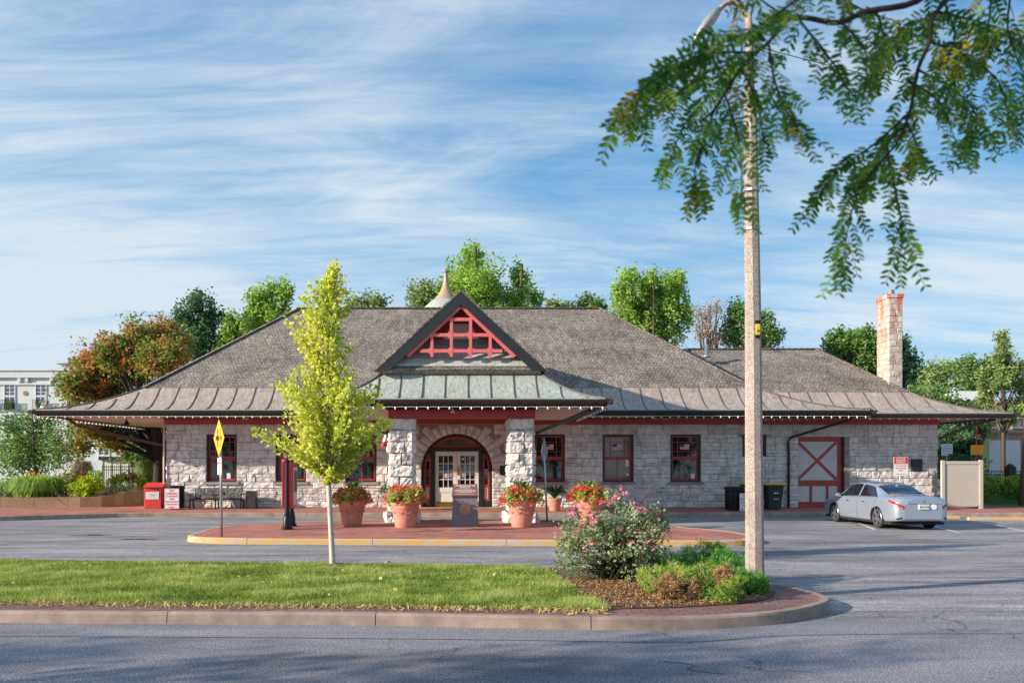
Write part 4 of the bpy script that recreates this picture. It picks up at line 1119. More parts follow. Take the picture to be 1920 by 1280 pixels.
# turret spire behind the ridge
tx_, ty_ = (836-880)*42.8/F, 42.8; k = 42.8/F; zt = lambda py: CH+(HY-py)*k
sp_ = MB(); prof = [(1.9, zt(640)), (1.62, zt(598)), (1.45, zt(586)), (1.18, zt(577)), (.95, zt(570)), (.80, zt(565))]
sp_.lathe([(r, z) for r, z in prof], (tx_, ty_, 0), 32); t_ = sp_.build('turret_roof', 'copper_green', station, True, True, world=True)
sp_ = MB(); sp_.lathe([(.80, zt(566)), (.64, zt(561)), (.46, zt(554)), (.31, zt(546)), (.20, zt(537)), (.13, zt(528)), (.095, zt(517))], (tx_, ty_, 0), 24); sp_.build('spire', 'spire_shingle', t_, False, True)
sp_ = MB(); sp_.lathe([(.09, zt(518)), (.13, zt(516)), (.10, zt(514.5)), (.10, zt(512)), (.22, zt(510)), (.20, zt(508)), (.10, zt(507)), (.03, zt(504))], (tx_, ty_, 0), 16); sp_.build('finial', 'lamp_grey', t_, True)
# door steps/kerb below handled by the sidewalk

# ------------------------------------------------------------------ string lights
def lights(pts, n, label, group='strings of white lights along the eaves', r=.024):
    root = thing('string_lights', label, 'string lights', pts[0], 0, group); P = [Vector(p) for p in pts]; o = P[0]
    L = [0]
    for i in range(1, len(P)): L.append(L[-1]+(P[i]-P[i-1]).length)
    c = MB(); path = []
    me = None
    def pos(s):
        for i in range(1, len(P)):
            if s <= L[i]+1e-6: return P[i-1].lerp(P[i], (s-L[i-1])/(L[i]-L[i-1]))
        return P[-1]
    q = [pos(L[-1]*k/(2*n)) for k in range(2*n+1)]
    c.tube([p-o+Vector((0, 0, -.02*(k % 2))) for k, p in enumerate(q)], .008, 4); c.build('cord', 'white_paint', root, True)
    for k in range(n):
        p = pos(L[-1]*(k+.5)/n)
        if me is None:
            b = MB(); b.lathe([(.006, .02), (.012, .01), (.012, -.015), (r, -.035), (r*.95, -.06), (r*.4, -.08)], (0, 0, 0), 8); ob = b.build('bulb', 'bulb_white', root, True); me = ob
        else:
            ob = me.copy(); COL.objects.link(ob)
        ob.location = p-o+Vector((0, 0, -.01)); ob.rotation_euler = (R(-.2, .2), R(-.2, .2), 0)
lights([(-18.2, 32.44, 4.12), (16.8, 32.44, 4.12)], 98, 'string of white bulbs along the long front eave of the main roof')
lights([(-18.32, 32.7, 4.13), (-18.32, 48.9, 4.13)], 44, 'string of white bulbs along the left side eave', r=.07)
lights([(PO[0], 24.94, 3.94), (PO[1], 24.94, 3.94)], 27, 'string of white bulbs along the front eave of the portico')
lights([(PO[1]-.02, 25.1, 3.94), (PO[1]-.02, 32.2, 3.94)], 15, 'string of white bulbs along the right side eave of the portico')
lights([(16.95, 33.1, 4.08), (23.2, 33.1, 4.08)], 15, 'string of white bulbs along the front eave of the low annex at the right')
lights([(23.3, 33.2, 4.08), (23.3, 43.0, 4.08)], 28, 'string of white bulbs along the right side eave of the annex', r=.035)
lights([(16.95, 32.6, 4.12), (16.95, 33.1, 4.12), (13.0, 34.35, 4.09)], 14, 'bunched string of white bulbs where the two eaves meet')
print('roof ok')
# ------------------------------------------------------------------ things before the station
def flower_pot(px, py, s, label, fern=False, group='terracotta flower pots before the portico', zb=.145, nred=300, big=False):
    x, y, _ = gr(px, py, zb)
    root = thing('flower_planter', label, 'planter', (x, y, zb), 0, group)
    p = MB(); k = s
    prof = [(.30, 0), (.315, .02), (.36, .30), (.368, .305), (.372, .33), (.364, .335), (.42, .60), (.425, .605), (.43, .63), (.424, .635), (.445, .70), (.465, .705), (.475, .80), (.465, .83), (.43, .83), (.42, .74), (.05, .74)]
    prof = [(r*k, z*k) for r, z in prof]; p.lathe(prof, (0, 0, 0), 36)
    for i in range(10):       # raised swags
        a = 2*PI*i/10; q = [(math.cos(a+d)*(.395+.03*(1-abs(d)/.26))*k, math.sin(a+d)*(.395+.03*(1-abs(d)/.26))*k, (.52-.07*math.cos(d*6))*k) for d in (-.26, -.13, 0, .13, .26)]
        p.tube(q, .010*k, 4)
    p.build('pot', 'terracotta', root, True, sharp=40)
    _, L, rn = clumps([(0, 0, 1.0*k, .62*k, .60*k, .28*k), (0, 0, .86*k, .66*k, .62*k, .2*k)], 95, 28, .11*k, .4)
    leaf_mesh('foliage', L, .08*k, 'leaf_bright', root, rn+.05)
    if nred:
        a = rng.uniform(0, 2*PI, nred); t = rng.uniform(0, 1, nred)**.7; r = (.25+.47*t)*k; z = (1.23-.50*t**2.2+rng.normal(0, .045, nred))*k
        c = np.stack([r*np.cos(a), r*np.sin(a)*.95, z], 1); c = np.repeat(c, 5, 0)+rng.normal(0, .017*k, (nred*5, 3))
        leaf_mesh('flowers', c, .058*k, 'petal_red', root, up=.4)
    if big:                     # arching broad leaves and a spike in the middle
        b = []; f = []; m_ = MB()
        for i in range(13):
            an = R(0, 2*PI); ln = R(.35, .62)*k; P = []
            for q in range(8):
                t = q/7; rr = ln*t*.75; z = (1.0+.48*math.sin(t*1.9)-.05)*k; c_ = (rr*math.cos(an), rr*math.sin(an), z)
                w_ = .055*k*math.sin(PI*min(1, t*.9+.1)); n_ = (-math.sin(an), math.cos(an))
                P.append([(c_[0]-n_[0]*w_, c_[1]-n_[1]*w_, c_[2]+.02), c_, (c_[0]+n_[0]*w_, c_[1]+n_[1]*w_, c_[2]+.02)])
            m_.grid(P, 0, R(.2, .9))
        m_.build('broad_leaves', 'leaf_mid', root, True)
    return root
flower_pot(660, 984, .96, 'terracotta pot of red flowers with tall green leaves, leftmost behind the young tree trunk', big=True)
flower_pot(760, 988, 1.0, 'terracotta pot of low round red flowers in front of the left stone column')
flower_pot(978, 987, .98, 'terracotta pot of red flowers in front of the right stone column', big=True)
flower_pot(1104, 986, 1.0, 'terracotta pot of red flowers half hidden behind the pink rose bush', big=True)
def fern_pot(px, py, label):
    x, y, _ = gr(px, py, .165); root = thing('fern_pot', label, 'planter', (x, y, .165), 0, 'potted ferns by the station wall')
    p = MB(); p.lathe([(.20, 0), (.21, .02), (.28, .42), (.30, .43), (.31, .52), (.28, .52), (.26, .46), (.05, .46)], (0, 0, 0), 28); p.build('pot', 'terracotta', root, True, sharp=40)
    C, D = [], []
    for i in range(90):
        an = R(0, 2*PI); ln = R(.3, .58); up_ = R(.3, .75)
        for q in range(14):
            t = q/13; C.append((math.cos(an)*ln*t, math.sin(an)*ln*t, .5+up_*math.sin(t*2.2)*.75)); 
            for s in (-1, 1):
                C.append((C[-1][0]-math.sin(an)*s*.03, C[-1][1]+math.cos(an)*s*.03, C[-1][2]))
    leaf_mesh('fronds', C, .055, 'leaf_dark', root)
fern_pot(1040, 957, 'small terracotta pot with a dark green fern under the window right of the portico')
fern_pot(735, 956, 'small pot with a dark fern against the wall left of the portico')

# granite monument
x, y, _ = gr(872, 986, .145)
mon = thing('granite_monument', 'grey granite pedestal with red granite slanted tablet before the doors', 'monument', (x, y, .145))
m_ = MB(); m_.box(-.44, .44, -.2, .45, 0, .12, bev=.01)
m_.add([(-.41, -.17, .12), (.41, -.17, .12), (.41, .42, .12), (-.41, .42, .12), (-.39, -.155, .93), (.39, -.155, .93), (.39, .40, 1.24), (-.39, .40, 1.24)], [(0, 1, 5, 4), (1, 2, 6, 5), (2, 3, 7, 6), (3, 0, 4, 7), (4, 5, 6, 7)])
m_.build('pedestal', 'granite', mon)
m_ = MB(); sl_ = math.atan2(.31, .555)
m_.slab([(-.41, -.19, .915), (.41, -.19, .915), (.39, .41, 1.255), (-.39, .41, 1.255)], (0, -.03, .055)); tb_ = m_.build('tablet', 'granite_red', mon)
up = Vector((0, .6, .34)).normalized()
def tabtext(s, size, t, sx=1): p = Vector((0, -.222, .973))+up*t*.69; return text(s, size, tuple(p), 'sign_white', tb_, tilt=sl_, ext=.002, sx=sx)
tabtext('ARGONNE', .115, .85, 1.15); tabtext('DRIVE', .105, .70, 1.15)
for t, n_, w_ in ((.58, 1, .42), (.47, 1, .62), (.405, 1, .60), (.34, 1, .62), (.275, 1, .40), (.13, 1, .6)):
    m_ = MB(); p = Vector((0, -.224, .971))+up*t*.69; x0 = -w_/2
    while x0 < w_/2:
        l_ = R(.015, .06); a = p+Vector((x0, 0, 0))+up*.009; b = p+Vector((x0+l_, 0, 0))-up*.009; m_.add([(a.x, a.y, a.z), (b.x, a.y, a.z), (b.x, b.y, b.z), (a.x, b.y, b.z)], [(0, 1, 2, 3)]); x0 += l_+.013
    m_.build('inscription_line', 'sign_white', tb_)
m_ = MB()
def disc(mb, c, r, y, n=28, r0=0, mi=0):
    if r0: mb.add([(c[0]+q*math.cos(a), y, c[1]+q*math.sin(a)) for q in (r, r0) for a in np.linspace(0, 2*PI, n+1)[:-1]], [(i, (i+1) % n, n+(i+1) % n, n+i) for i in range(n)], mi)
    else: mb.add([(c[0]+r*math.cos(a), y, c[1]+r*math.sin(a)) for a in np.linspace(0, 2*PI, n+1)[:-1]], [tuple(range(n))], mi)
m_.slab([(0+.165*math.cos(a), -.164, .55+.165*math.sin(a)) for a in np.linspace(0, 2*PI, 33)[:-1]], (0, -.02, 0))
em = m_.build('round_emblem', 'bronze', mon)
m_ = MB(); disc(m_, (0, .55), .16, -.187, 32, .145); disc(m_, (0, .55), .10, -.187, 28, .09)
for i in range(11):
    a = math.radians(200-i*22); c = (.122*math.cos(a), .55+.122*math.sin(a)); m_.box(c[0]-.011, c[0]+.011, -.19, -.185, c[1]-.016, c[1]+.016)
for r_ in (.07, .05):
    for i in range(9):
        a0, a1 = PI*i/9, PI*(i+1)/9; m_.slab([(r_*math.cos(a0), -.185, .545+r_*math.sin(a0)), (r_*math.cos(a1), -.185, .545+r_*math.sin(a1)), ((r_-.01)*math.cos(a1), -.185, .545+(r_-.01)*math.sin(a1)), ((r_-.01)*math.cos(a0), -.185, .545+(r_-.01)*math.sin(a0))], (0, -.006, 0))
m_.box(-.04, .04, -.19, -.185, .50, .51)
plain('bronze_light', (.62, .46, .30), .35, .7); m_.build('emblem_relief', 'bronze_light', em)

# railroad-style diamond sign on a post
x, y, _ = gr(415.5, 1006, .145)
sg_ = thing('diamond_sign', 'narrow yellow diamond sign on a steel post at the tip of the brick island', 'sign', (x, y, .145))
m_ = MB(); m_.tube([(0, 0, 0), (-.03, 0, 3.05)], .035, 10); m_.build('post', 'steel', sg_, True)
Rz = Matrix.Rotation(math.radians(-52), 4, 'Z')
def rot(mb, loc, M=Rz):
    mb.v = [tuple((M @ Vector(v))+Vector(loc)) for v in mb.v]; return mb
D = .50
m_ = MB(); m_.slab([(-D*.78, -.045, 0), (0, -.045, -D), (D*.78, -.045, 0), (0, -.045, D)], (0, .008, 0)); rot(m_, (-.03, 0, 2.63)); pl_ = m_.build('diamond_plate', 'sign_yellow', sg_)
m_ = MB()
m_.box(-.105, -.055, -.052, -.046, -.25, .25); m_.box(-.21, .03, -.055, -.0525, -.055, .055)
for k in range(7): m_.box(.07, .13, -.052, -.046, -.215+.066*k, -.215+.066*k+.034)
m_.box(.17, .215, -.052, -.046, -.055, .055); m_.box(.131, .169, -.052, -.046, -.012, .012)
rot(m_, (-.03, 0, 2.63)); m_.build('sign_symbol', 'sign_black', pl_)
Rz2 = Matrix.Rotation(math.radians(-52), 4, 'Z')
m_ = MB(); m_.box(-.14, .14, -.05, -.042, -.225, .225, bev=.003); rot(m_, (-.01, 0, 1.88), Rz2); p2 = m_.build('white_plate', 'sign_white', sg_)
def rtext(s, size, off, loc, ang, mat, parent, sx=1):
    p = Matrix.Rotation(ang, 4, 'Z') @ Vector(off)+Vector(loc); return text(s, size, tuple(p), mat, parent, rz=ang, sx=sx)
for s_, zo in (('2 HR', .15), ('PARKING', .08), ('ONLY', .01)): rtext(s_, .058, (0, -.053, zo), (-.01, 0, 1.88), math.radians(-52), 'sign_red', p2)
m_ = MB(); m_.box(-.09, .09, -.056, -.051, -.19, -.175); rot(m_, (-.01, 0, 1.88), Rz2); m_.build('arrow', 'sign_red', p2)

# kiosk map board seen edge on
a = gr(538.5, 992, .145); b = gr(546.5, 986, .145)
kc = ((a[0]+b[0])/2, (a[1]+b[1])/2)
ki = thing('map_kiosk', 'dark red map board on two black posts, seen edge on left of the young tree', 'kiosk', (kc[0], kc[1], .145))
for p in (a, b):
    m_ = MB(); m_.lathe([(.17, 0), (.17, .06), (.13, .08), (.12, .30), (.10, .36), (.10, .44), (.075, .46), (.065, .9), (.06, 2.0), (.085, 2.02), (.05, 2.08), (.02, 2.14)], (p[0]-kc[0], p[1]-kc[1], 0), 14); m_.build('post', 'black_metal', ki, True, sharp=40)
dx, dy = b[0]-a[0], b[1]-a[1]; ln = math.hypot(dx, dy); ux, uy = dx/ln, dy/ln; kang = math.radians(101)
Mk = Matrix.Rotation(math.atan2(uy, ux), 4, 'Z')
m_ = MB(); m_.box(-ln/2+.12, ln/2+.05, -.15, .17, .62, 2.02, bev=.01); rot(m_, (0, 0, 0), Mk); bo = m_.build('board', 'kiosk_red', ki)
m_ = MB(); m_.lathe([(.10, 0), (.09, .05), (.03, .1)], (-.05, -ln*.3, 2.02), 12); m_.build('board_cap', 'kiosk_red', ki)
m_ = MB(); m_.box(-ln/2+.17, ln/2, -.175, -.1515, .70, 1.85); m_.box(-ln/2+.25, ln/2-.1, -.179, -.1755, 1.1, 1.75, 1); rot(m_, (0, 0, 0), Mk); m_.build('map_panel', ['cream_panel', 'leaf_mid'], bo)

# no-parking sign seen edge on by the right column
x, y, _ = gr(1026, 978, .145)
sg2 = thing('edge_on_sign', 'grey steel sign on a post seen edge on beside the right stone column', 'sign', (x, y, .145))
m_ = MB(); m_.tube([(0, 0, 0), (-.13, 0, 2.85)], .03, 8); m_.build('post', 'steel', sg2, True)
m_ = MB(); m_.slab([(-.0, -.35, 0), (.0, 0, -.5), (.0, .35, 0), (.0, 0, .5)], (.012, 0, 0)); m_.xf((0, 0, 0), math.radians(-24)); m_.v = [(v[0]-.1, v[1], v[2]+2.35) for v in m_.v]; m_.build('sign_back', 'steel', sg2)

# flag beside the left column
x0, z0 = at(727, 0, 26.0)[0], 0
fl = thing('hanging_flag', 'red and white flag hanging beside the left stone column', 'flag', (x0, 26.9, 3.0))
fm = [at(px, py, 27.0) for px, py in ((728, 798), (722, 806), (716, 826), (714, 836), (721, 838), (731, 834))]
m_ = MB(); P = []
for i in range(9):
    t = i/8; zc = at(0, 800+37*t, 27)[2]; xl = at(729-15*t**.8, 0, 27)[0]; xr = at(733, 0, 27)[0]
    P.append([(xl+(xr-xl)*k/6-x0, .09*math.sin(k*1.9+t*2), zc-3.0) for k in range(7)])
m_.grid(P, 0); m_.m = [1 if (3 <= (f // 6) <= 5 and (f % 6) < 3) else 0 for f in range(len(m_.f))]
m_.build('cloth', ['cloth_red', 'cloth_white'], fl, True)
m_ = MB(); m_.tube([(.12, 0, .42), (-.02, 0, -.1), (.12, .0, -.9)][:2], .015, 6); m_.build('pole', 'wood_brown', fl)

# left group along the wall
x, y, _ = gr(290, 952, .165)
bx = thing('donation_box', 'red metal drop box with a white notice left of the station wall', 'box', (x, y, .165), math.radians(6))
m_ = MB(); m_.box(-.36, .36, -.3, .3, 0, .90, bev=.015); m_.add([(-.42, -.36, .93), (.42, -.36, .93), (.42, .34, 1.12), (-.42, .34, 1.12), (-.36, -.3, .90), (.36, -.3, .90), (.36, .3, .90), (-.36, .3, .90)], [(0, 1, 2, 3), (4, 5, 1, 0), (5, 6, 2, 1), (6, 7, 3, 2), (7, 4, 0, 3)]); m_.build('body', 'box_red', bx)
m_ = MB(); m_.box(-.29, .27, -.312, -.302, .40, .73); np_ = m_.build('white_notice', 'sign_white', bx)
m_ = MB(); m_.box(-.13, .11, -.3135, -.3125, .555, .575); m_.box(-.17, .15, -.3135, -.3125, .625, .630); m_.box(-.15, .13, -.3135, -.3125, .49, .494); m_.build('notice_lines', 'sign_black', np_)
m_ = MB(); m_.box(-.06, .12, -.309, -.302, .90-.07, .90-.05); m_.box(.18, .25, -.312, -.302, .78, .86); m_.build('slot', 'plaque_dark', bx)

def slat_bin(px, py, label, h=1.0, r=.36, zb=.165, top=True):
    x, y, _ = gr(px, py, zb); root = thing('litter_bin', label, 'bin', (x, y, zb), 0, 'black slatted litter bins')
    m_ = MB()
    for i in range(26):
        a = 2*PI*i/26; m_.box(-.026, .026, -.006, .006, .05, h-.1); q = m_.v[-8:]; m_.v[-8:] = [(v[0]*math.cos(a+PI/2)-(v[1])*math.sin(a+PI/2)+r*math.cos(a), v[0]*math.sin(a+PI/2)+v[1]*math.cos(a+PI/2)+r*math.sin(a), v[2]) for v in q]
    m_.build('slats', 'black_metal', root)
    m_ = MB(); m_.lathe([(r+.02, .05), (r+.03, .07), (r+.02, .1)], (0, 0, 0), 28); m_.lathe([(r+.01, h-.14), (r+.035, h-.12), (r+.04, h), (r, h+.015), (r*.55, h+.02), (r*.5, h-.05)], (0, 0, 0), 28); m_.build('rim', 'black_metal', root, True, sharp=40)
    m_ = MB(); m_.lathe([(r-.04, .06), (r-.03, h-.15)], (0, 0, 0), 20); m_.build('liner', 'rubber', root, True)
    return root
b1 = slat_bin(329, 954, 'round black slatted litter bin between the red box and the bench')
s1 = thing('leaning_sign', 'white no parking sign with red words leaning on the litter bin beside the bench', 'sign', tuple(Vector(gr(329, 954, .165))+Vector((.02, -.45, 0))), math.radians(2))
m_ = MB(); m_.box(-.31, .31, -.006, .006, .04, .90, bev=.004); sp1 = m_.build('sign_plate', 'sign_white', s1)
m_ = MB(); 
for (x0_, x1_, z0_, z1_) in ((-.29, .29, .055, .065), (-.29, .29, .875, .885), (-.295, -.285, .055, .885), (.285, .295, .055, .885)): m_.box(x0_, x1_, -.0085, -.0065, z0_, z1_)
m_.build('sign_border', 'sign_red', sp1)
for i, (s_, sz) in enumerate((('NO', .13), ('PARKING', .115), ('LOADING', .115), ('AND', .10), ('UNLOADING', .095), ('PASSENGERS', .085), ('ONLY', .10))):
    text(s_, sz, (0, -.0095, .80-i*.115), 'sign_red', sp1)
# bench
x, y, _ = gr(407.5, 953, .165)
be = thing('park_bench', 'black metal slatted bench against the station wall', 'bench', (x, y, .165))
bw = 2.2
m_ = MB()
for i in range(42):
    u = -bw/2+.08+(bw-.16)*i/41
    path = [(-.30, .40), (-.28, .43), (-.1, .425), (.08, .41), (.14, .46), (.22, .80), (.27, .88), (.31, .87)]
    for j in range(2, len(path)-1) if False else range(4, len(path)-1):
        (y0_, z0_), (y1_, z1_) = path[j], path[j+1]; m_.bar((u, y0_, z0_), (u, y1_, z1_), .010, .034, up=(1, 0, 0.01))
m_.build('backrest', 'black_metal', be)
m_ = MB()
for i in range(42):
    u = -bw/2+.08+(bw-.16)*i/41
    for j in range(0, 4):
        (y0_, z0_), (y1_, z1_) = path[j], path[j+1]; m_.bar((u, y0_, z0_), (u, y1_, z1_), .012, .034, up=(1, 0, 0.01))
m_.bar((-bw/2, -.28, .40), (bw/2, -.28, .40), .03, .03); m_.bar((-bw/2, .08, .39), (bw/2, .08, .39), .03, .03); m_.build('seat', 'black_metal', be)
for sx in (-bw/2, 0, bw/2):
    m_ = MB(); m_.bar((sx, -.27, 0), (sx, -.24, .42), .05, .04); m_.bar((sx, .20, 0), (sx, .08, .42), .05, .04); m_.bar((sx, -.24, .4), (sx, .1, .4), .04, .05)
    if sx: m_.tube([(sx, -.26, .42), (sx, -.28, .62), (sx, -.2, .66), (sx, .1, .66), (sx, .2, .62)], .02, 6)
    m_.build('leg', 'black_metal', be)
x, y, _ = gr(472, 953, .165)
m_ = MB(); m_.box(-.21, .21, -.2, .2, 0, .74, bev=.012); m_.box(-.22, .22, -.21, .21, .741, .77, bev=.008); o = m_.build('utility_box', 'gutter_brown'); o.location = (x, y, .165); tag(o, 'plain dark brown box standing right of the bench', 'box')

# right group
b2 = slat_bin(1379, 956, 'round black slatted litter bin at the foot of the lamp post by the wall', .98, .42)
s2 = thing('leaning_sign', 'white no parking loading zone sign leaning on the litter bin left of the lamp post', 'sign', tuple(Vector(gr(1388, 957, .165))+Vector((0, -.55, 0))), math.radians(8))
m_ = MB(); m_.box(-.23, .23, -.006, .006, .03, .74, bev=.004); sp2 = m_.build('sign_plate', 'sign_white', s2)
for i, (s_, sz) in enumerate((('NO', .13), ('PARKING', .10), ('LOADING', .09), ('ZONE', .09))): text(s_, sz, (0, -.0095, .64-i*.13), 'sign_red', sp2)
m_ = MB(); m_.box(-.12, .12, -.0085, -.0065, .10, .12); m_.add([(-.12, -.008, .07), (-.17, -.008, .11), (-.12, -.008, .15)], [(0, 1, 2)]); m_.add([(.12, -.008, .07), (.17, -.008, .11), (.12, -.008, .15)], [(0, 1, 2)]); m_.build('arrow', 'sign_red', sp2)
def cart(px, py, label):
    x, y, _ = gr(px, py, .165); root = thing('recycling_cart', label, 'bin', (x, y, .165), 0, 'green wheeled carts with yellow lids')
    m_ = MB(); lv = [(.30, .30, .05), (.31, .31, .3), (.36, .35, .72), (.39, .38, .98), (.42, .41, 1.0), (.42, .41, 1.05)]; P = []
    for w_, d_, z_ in lv:
        row = []
        for k in range(25):
            a = 2*PI*k/24; cx_, sy_ = math.cos(a), math.sin(a); e_ = 4.5; q = (abs(cx_)**e_+abs(sy_)**e_)**(-1/e_); row.append((w_*cx_*q, d_*sy_*q, z_))
        P.append(row)
    m_.grid(P); m_.poly(P[-1][:-1]); m_.box(-.30, .30, -.36, -.33, .78, .86); m_.build('body', 'bin_green', root, True, sharp=35)
    m_ = MB(); m_.box(-.45, .45, -.44, .42, 1.06, 1.10, bev=.012); m_.box(-.40, .40, -.38, .36, 1.10, 1.13, bev=.012); m_.build('lid', 'lid_yellow', root)
    m_ = MB(); m_.box(-.09, .09, -.365, -.355, .70, .74); m_.box(-.11, .11, -.35, -.34, .46, .485); m_.box(-.08, .08, -.35, -.342, .54, .62, 1); m_.build('sticker', ['sign_white', 'plaque_dark'], root)
    for sx in (-1, 1): m_ = MB(); m_.tube([(sx*.27, .32, .12), (sx*.34, .32, .12)], .12, 14); m_.build('wheel', 'rubber', root)
cart(1449, 955, 'dark green wheeled cart with yellow lid just right of the lamp post'); cart(1408, 954, 'dark green wheeled cart with yellow lid mostly hidden behind the lamp post')

# reserved parking sign and plaque
x, y = (1688-880)*33.9/F, 33.9
ps = thing('parking_sign', 'red and white reserved parking sign on a post behind the silver car', 'sign', (x, y, .165))
m_ = MB(); m_.tube([(0, .02, 0), (0, .02, 2.3)], .028, 8); m_.build('post', 'steel', ps, True)
z0_, z1_ = CH+(HY-891)*33.8/F-.165, CH+(HY-856.5)*33.8/F-.165
m_ = MB(); m_.box(-.30, .32, -.03, -.02, z0_, z1_); pp = m_.build('sign_plate', 'sign_white', ps)
m_ = MB(); m_.box(-.285, .305, -.034, -.0305, z1_-.30, z1_-.01); m_.build('red_field', 'sign_red', pp)
for i, s_ in enumerate(('24 HOUR', 'RESERVED', 'PARKING')): text(s_, .095, (.01, -.037, z1_-.065-i*.09), 'sign_white', pp)
for i, s_ in enumerate(('FOR STATION', 'VOLUNTEERS', 'ONLY')): text(s_, .075, (.01, -.0335, z1_-.38-i*.105), 'sign_red', pp)
m_ = MB(); m_.box(-.2, .22, -.0335, -.031, z0_+.055, z0_+.075); m_.build('arrow', 'sign_red', pp)
m_ = MB(); p0, p1 = (1707-880)/41.9, (1727.5-880)/41.9; m_.box(p0, p1, YA-.11, YA-.05, 1.80, 2.33, bev=.01); tag(m_.build('wall_plaque', 'plaque_dark'), 'dark bronze plaque on the annex wall beside the reserved parking sign', 'plaque')

# beige enclosure
ex0, ex1 = (1766-880)*33.6/F, (1843-880)*33.6/F
en = thing('gated_enclosure', 'tall beige panelled enclosure at the right end of the station', 'enclosure', (ex0, 33.6, .165))
m_ = MB(); m_.box(.0, .12, -.02, .10, 0, 2.1); m_.box(ex1-ex0-.14, ex1-ex0, -.02, .10, 0, 2.12); m_.box(.121, ex1-ex0-.141, 0, .08, 1.94, 2.07); m_.box(.121, ex1-ex0-.141, 0, .08, .10, .22); m_.build('frame', 'enclosure', en)
m_ = MB(); m_.box(.1, ex1-ex0-.1, .025, .06, .12, 2.0); m_.build('panel', 'enclosure', en)
m_ = MB(); m_.box(ex1-ex0-.08, ex1-ex0-.04, .10, 2.6, .08, 2.06); m_.build('side_panel', 'enclosure', en)
# signs beyond the enclosure
def small_sign(px0, px1, py0, py1, Y, mat, label, words, tc, post=True, posth=None, zb=.165, pm='steel', sz=.1):
    x0, _, z1 = at(px0, py0, Y); x1, _, z0 = at(px1, py1, Y); cx = (x0+x1)/2
    root = thing('warning_sign', label, 'sign', (cx, Y, zb))
    m_ = MB(); m_.tube([(0, .03, 0), (0, .03, (posth or z1-zb))], .035, 8); m_.build('post', pm, root, True)
    m_ = MB(); m_.box(x0-cx, x1-cx, -.012, 0, z0-zb, z1-zb, bev=.003); p = m_.build('sign_plate', mat, root)
    n_ = len(words); h = (z1-z0)/(n_+.6)
    for i, w_ in enumerate(words): text(w_, h*.92, (0, -.016, z1-zb-h*(i+.8)), tc, p, sx=min(1, (x1-x0)/(len(w_)*h*.62)))
    return root
small_sign(1765, 1786, 832, 854, 44, 'sign_white', 'white danger sign behind the beige enclosure', ['DANGER', 'ACTIVE TRACKS', 'DO NOT', 'CROSS'], 'sign_blue')
small_sign(1767, 1783, 856, 865.5, 44.3, 'sign_yellow', 'small orange plate below the white danger sign', ['CAUTION', 'LOOK'], 'sign_black')
small_sign(1820, 1843, 834, 852, 42, 'sign_yellow', 'orange notice sign on a red and white pole right of the annex', ['CAUTION', 'TRAINS MAY', 'APPROACH', 'EITHER WAY'], 'sign_red', posth=4.2, pm='cloth_red')

# ------------------------------------------------------------------ lamp post
LX, LY = (1415.5-880)*12/F, 12.0
lp_ = thing('street_lamp', 'tall exposed aggregate concrete lamp post with cobra arm rising from the shrubs', 'street lamp', (LX, LY, .15))
m_ = MB(); m_.tube([(0, 0, -.1), (-.03, 0, 4.2), (-.075, 0, 7.6)], [.142, .120, .095], 8, rot=PI/8+.1); m_.build('pole', 'aggregate', lp_)
m_ = MB(); m_.tube([(-.075, 0, 7.55), (-.08, 0, 8.35), (-.10, 0, 8.9)], [.07, .06, .05], 12); m_.tube(smooth_path([(-.10, 0, 8.5), (-.12, 0, 8.83), (-.24, 0, 9.03), (-.42, 0, 9.07), (-.57, 0, 8.94), (-.64, 0, 8.84)], 5), .038, 8); m_.build('lamp_arm', 'arm_steel', lp_, True)
m_ = MB(); 
for z_ in (7.56, 6.15, 5.55): m_.lathe([(.105+.01*(7-z_)*.8, -.02), (.118+.01*(7-z_)*.8, -.015), (.118+.01*(7-z_)*.8, .015), (.105, .02)], (-.055, 0, z_), 10)
m_.build('band', 'steel', lp_)
hd = MB(); hp = [(-.54, 8.90, .02), (-.58, 8.88, .10), (-.68, 8.80, .15), (-.82, 8.66, .15), (-.93, 8.54, .10), (-.96, 8.50, .02)]
P = []
for (x, z, r) in hp: P.append([(x+r*.5*math.cos(a)*.6, r*math.sin(a)*1.0, z+r*1.15*math.cos(a)) for a in np.linspace(0, 2*PI, 15)])
hd.grid(P); hd.build('lamp_head', 'lamp_grey', lp_, True)
m_ = MB(); z_ = CH+(HY-610)*12/F; m_.box(-.035, .02, -.155, -.125, z_-.17-.15, z_+.0-.15); o = m_.build('number_tag', 'lid_yellow', lp_)
text('03', .04, (-.007, -.158, z_-.11-.15), 'sign_black', o)
m_ = MB(); m_.box(-.045, .03, -.16, -.12, z_+.001-.15, z_+.05-.15); m_.box(-.045, .03, -.16, -.12, z_-.21-.15, z_-.171-.15); m_.build('clamp', 'black_metal', lp_)
m_ = MB(); q0 = Vector((LX-.05, LY, CH+(HY-85)*12/F)); q1 = Vector(at(1990, 205, 14)); m_.tube([q0.lerp(q1, t)+Vector((0, 0, -.10*4*t*(1-t))) for t in np.linspace(0, 1, 15)]+[tuple(Vector(at(2600, 260, 18)))], .006, 5)
tag(m_.build('overhead_cable', 'black_metal', None, True), 'thin dark cable running from the lamp post to the right', 'cable')
print('furniture ok')
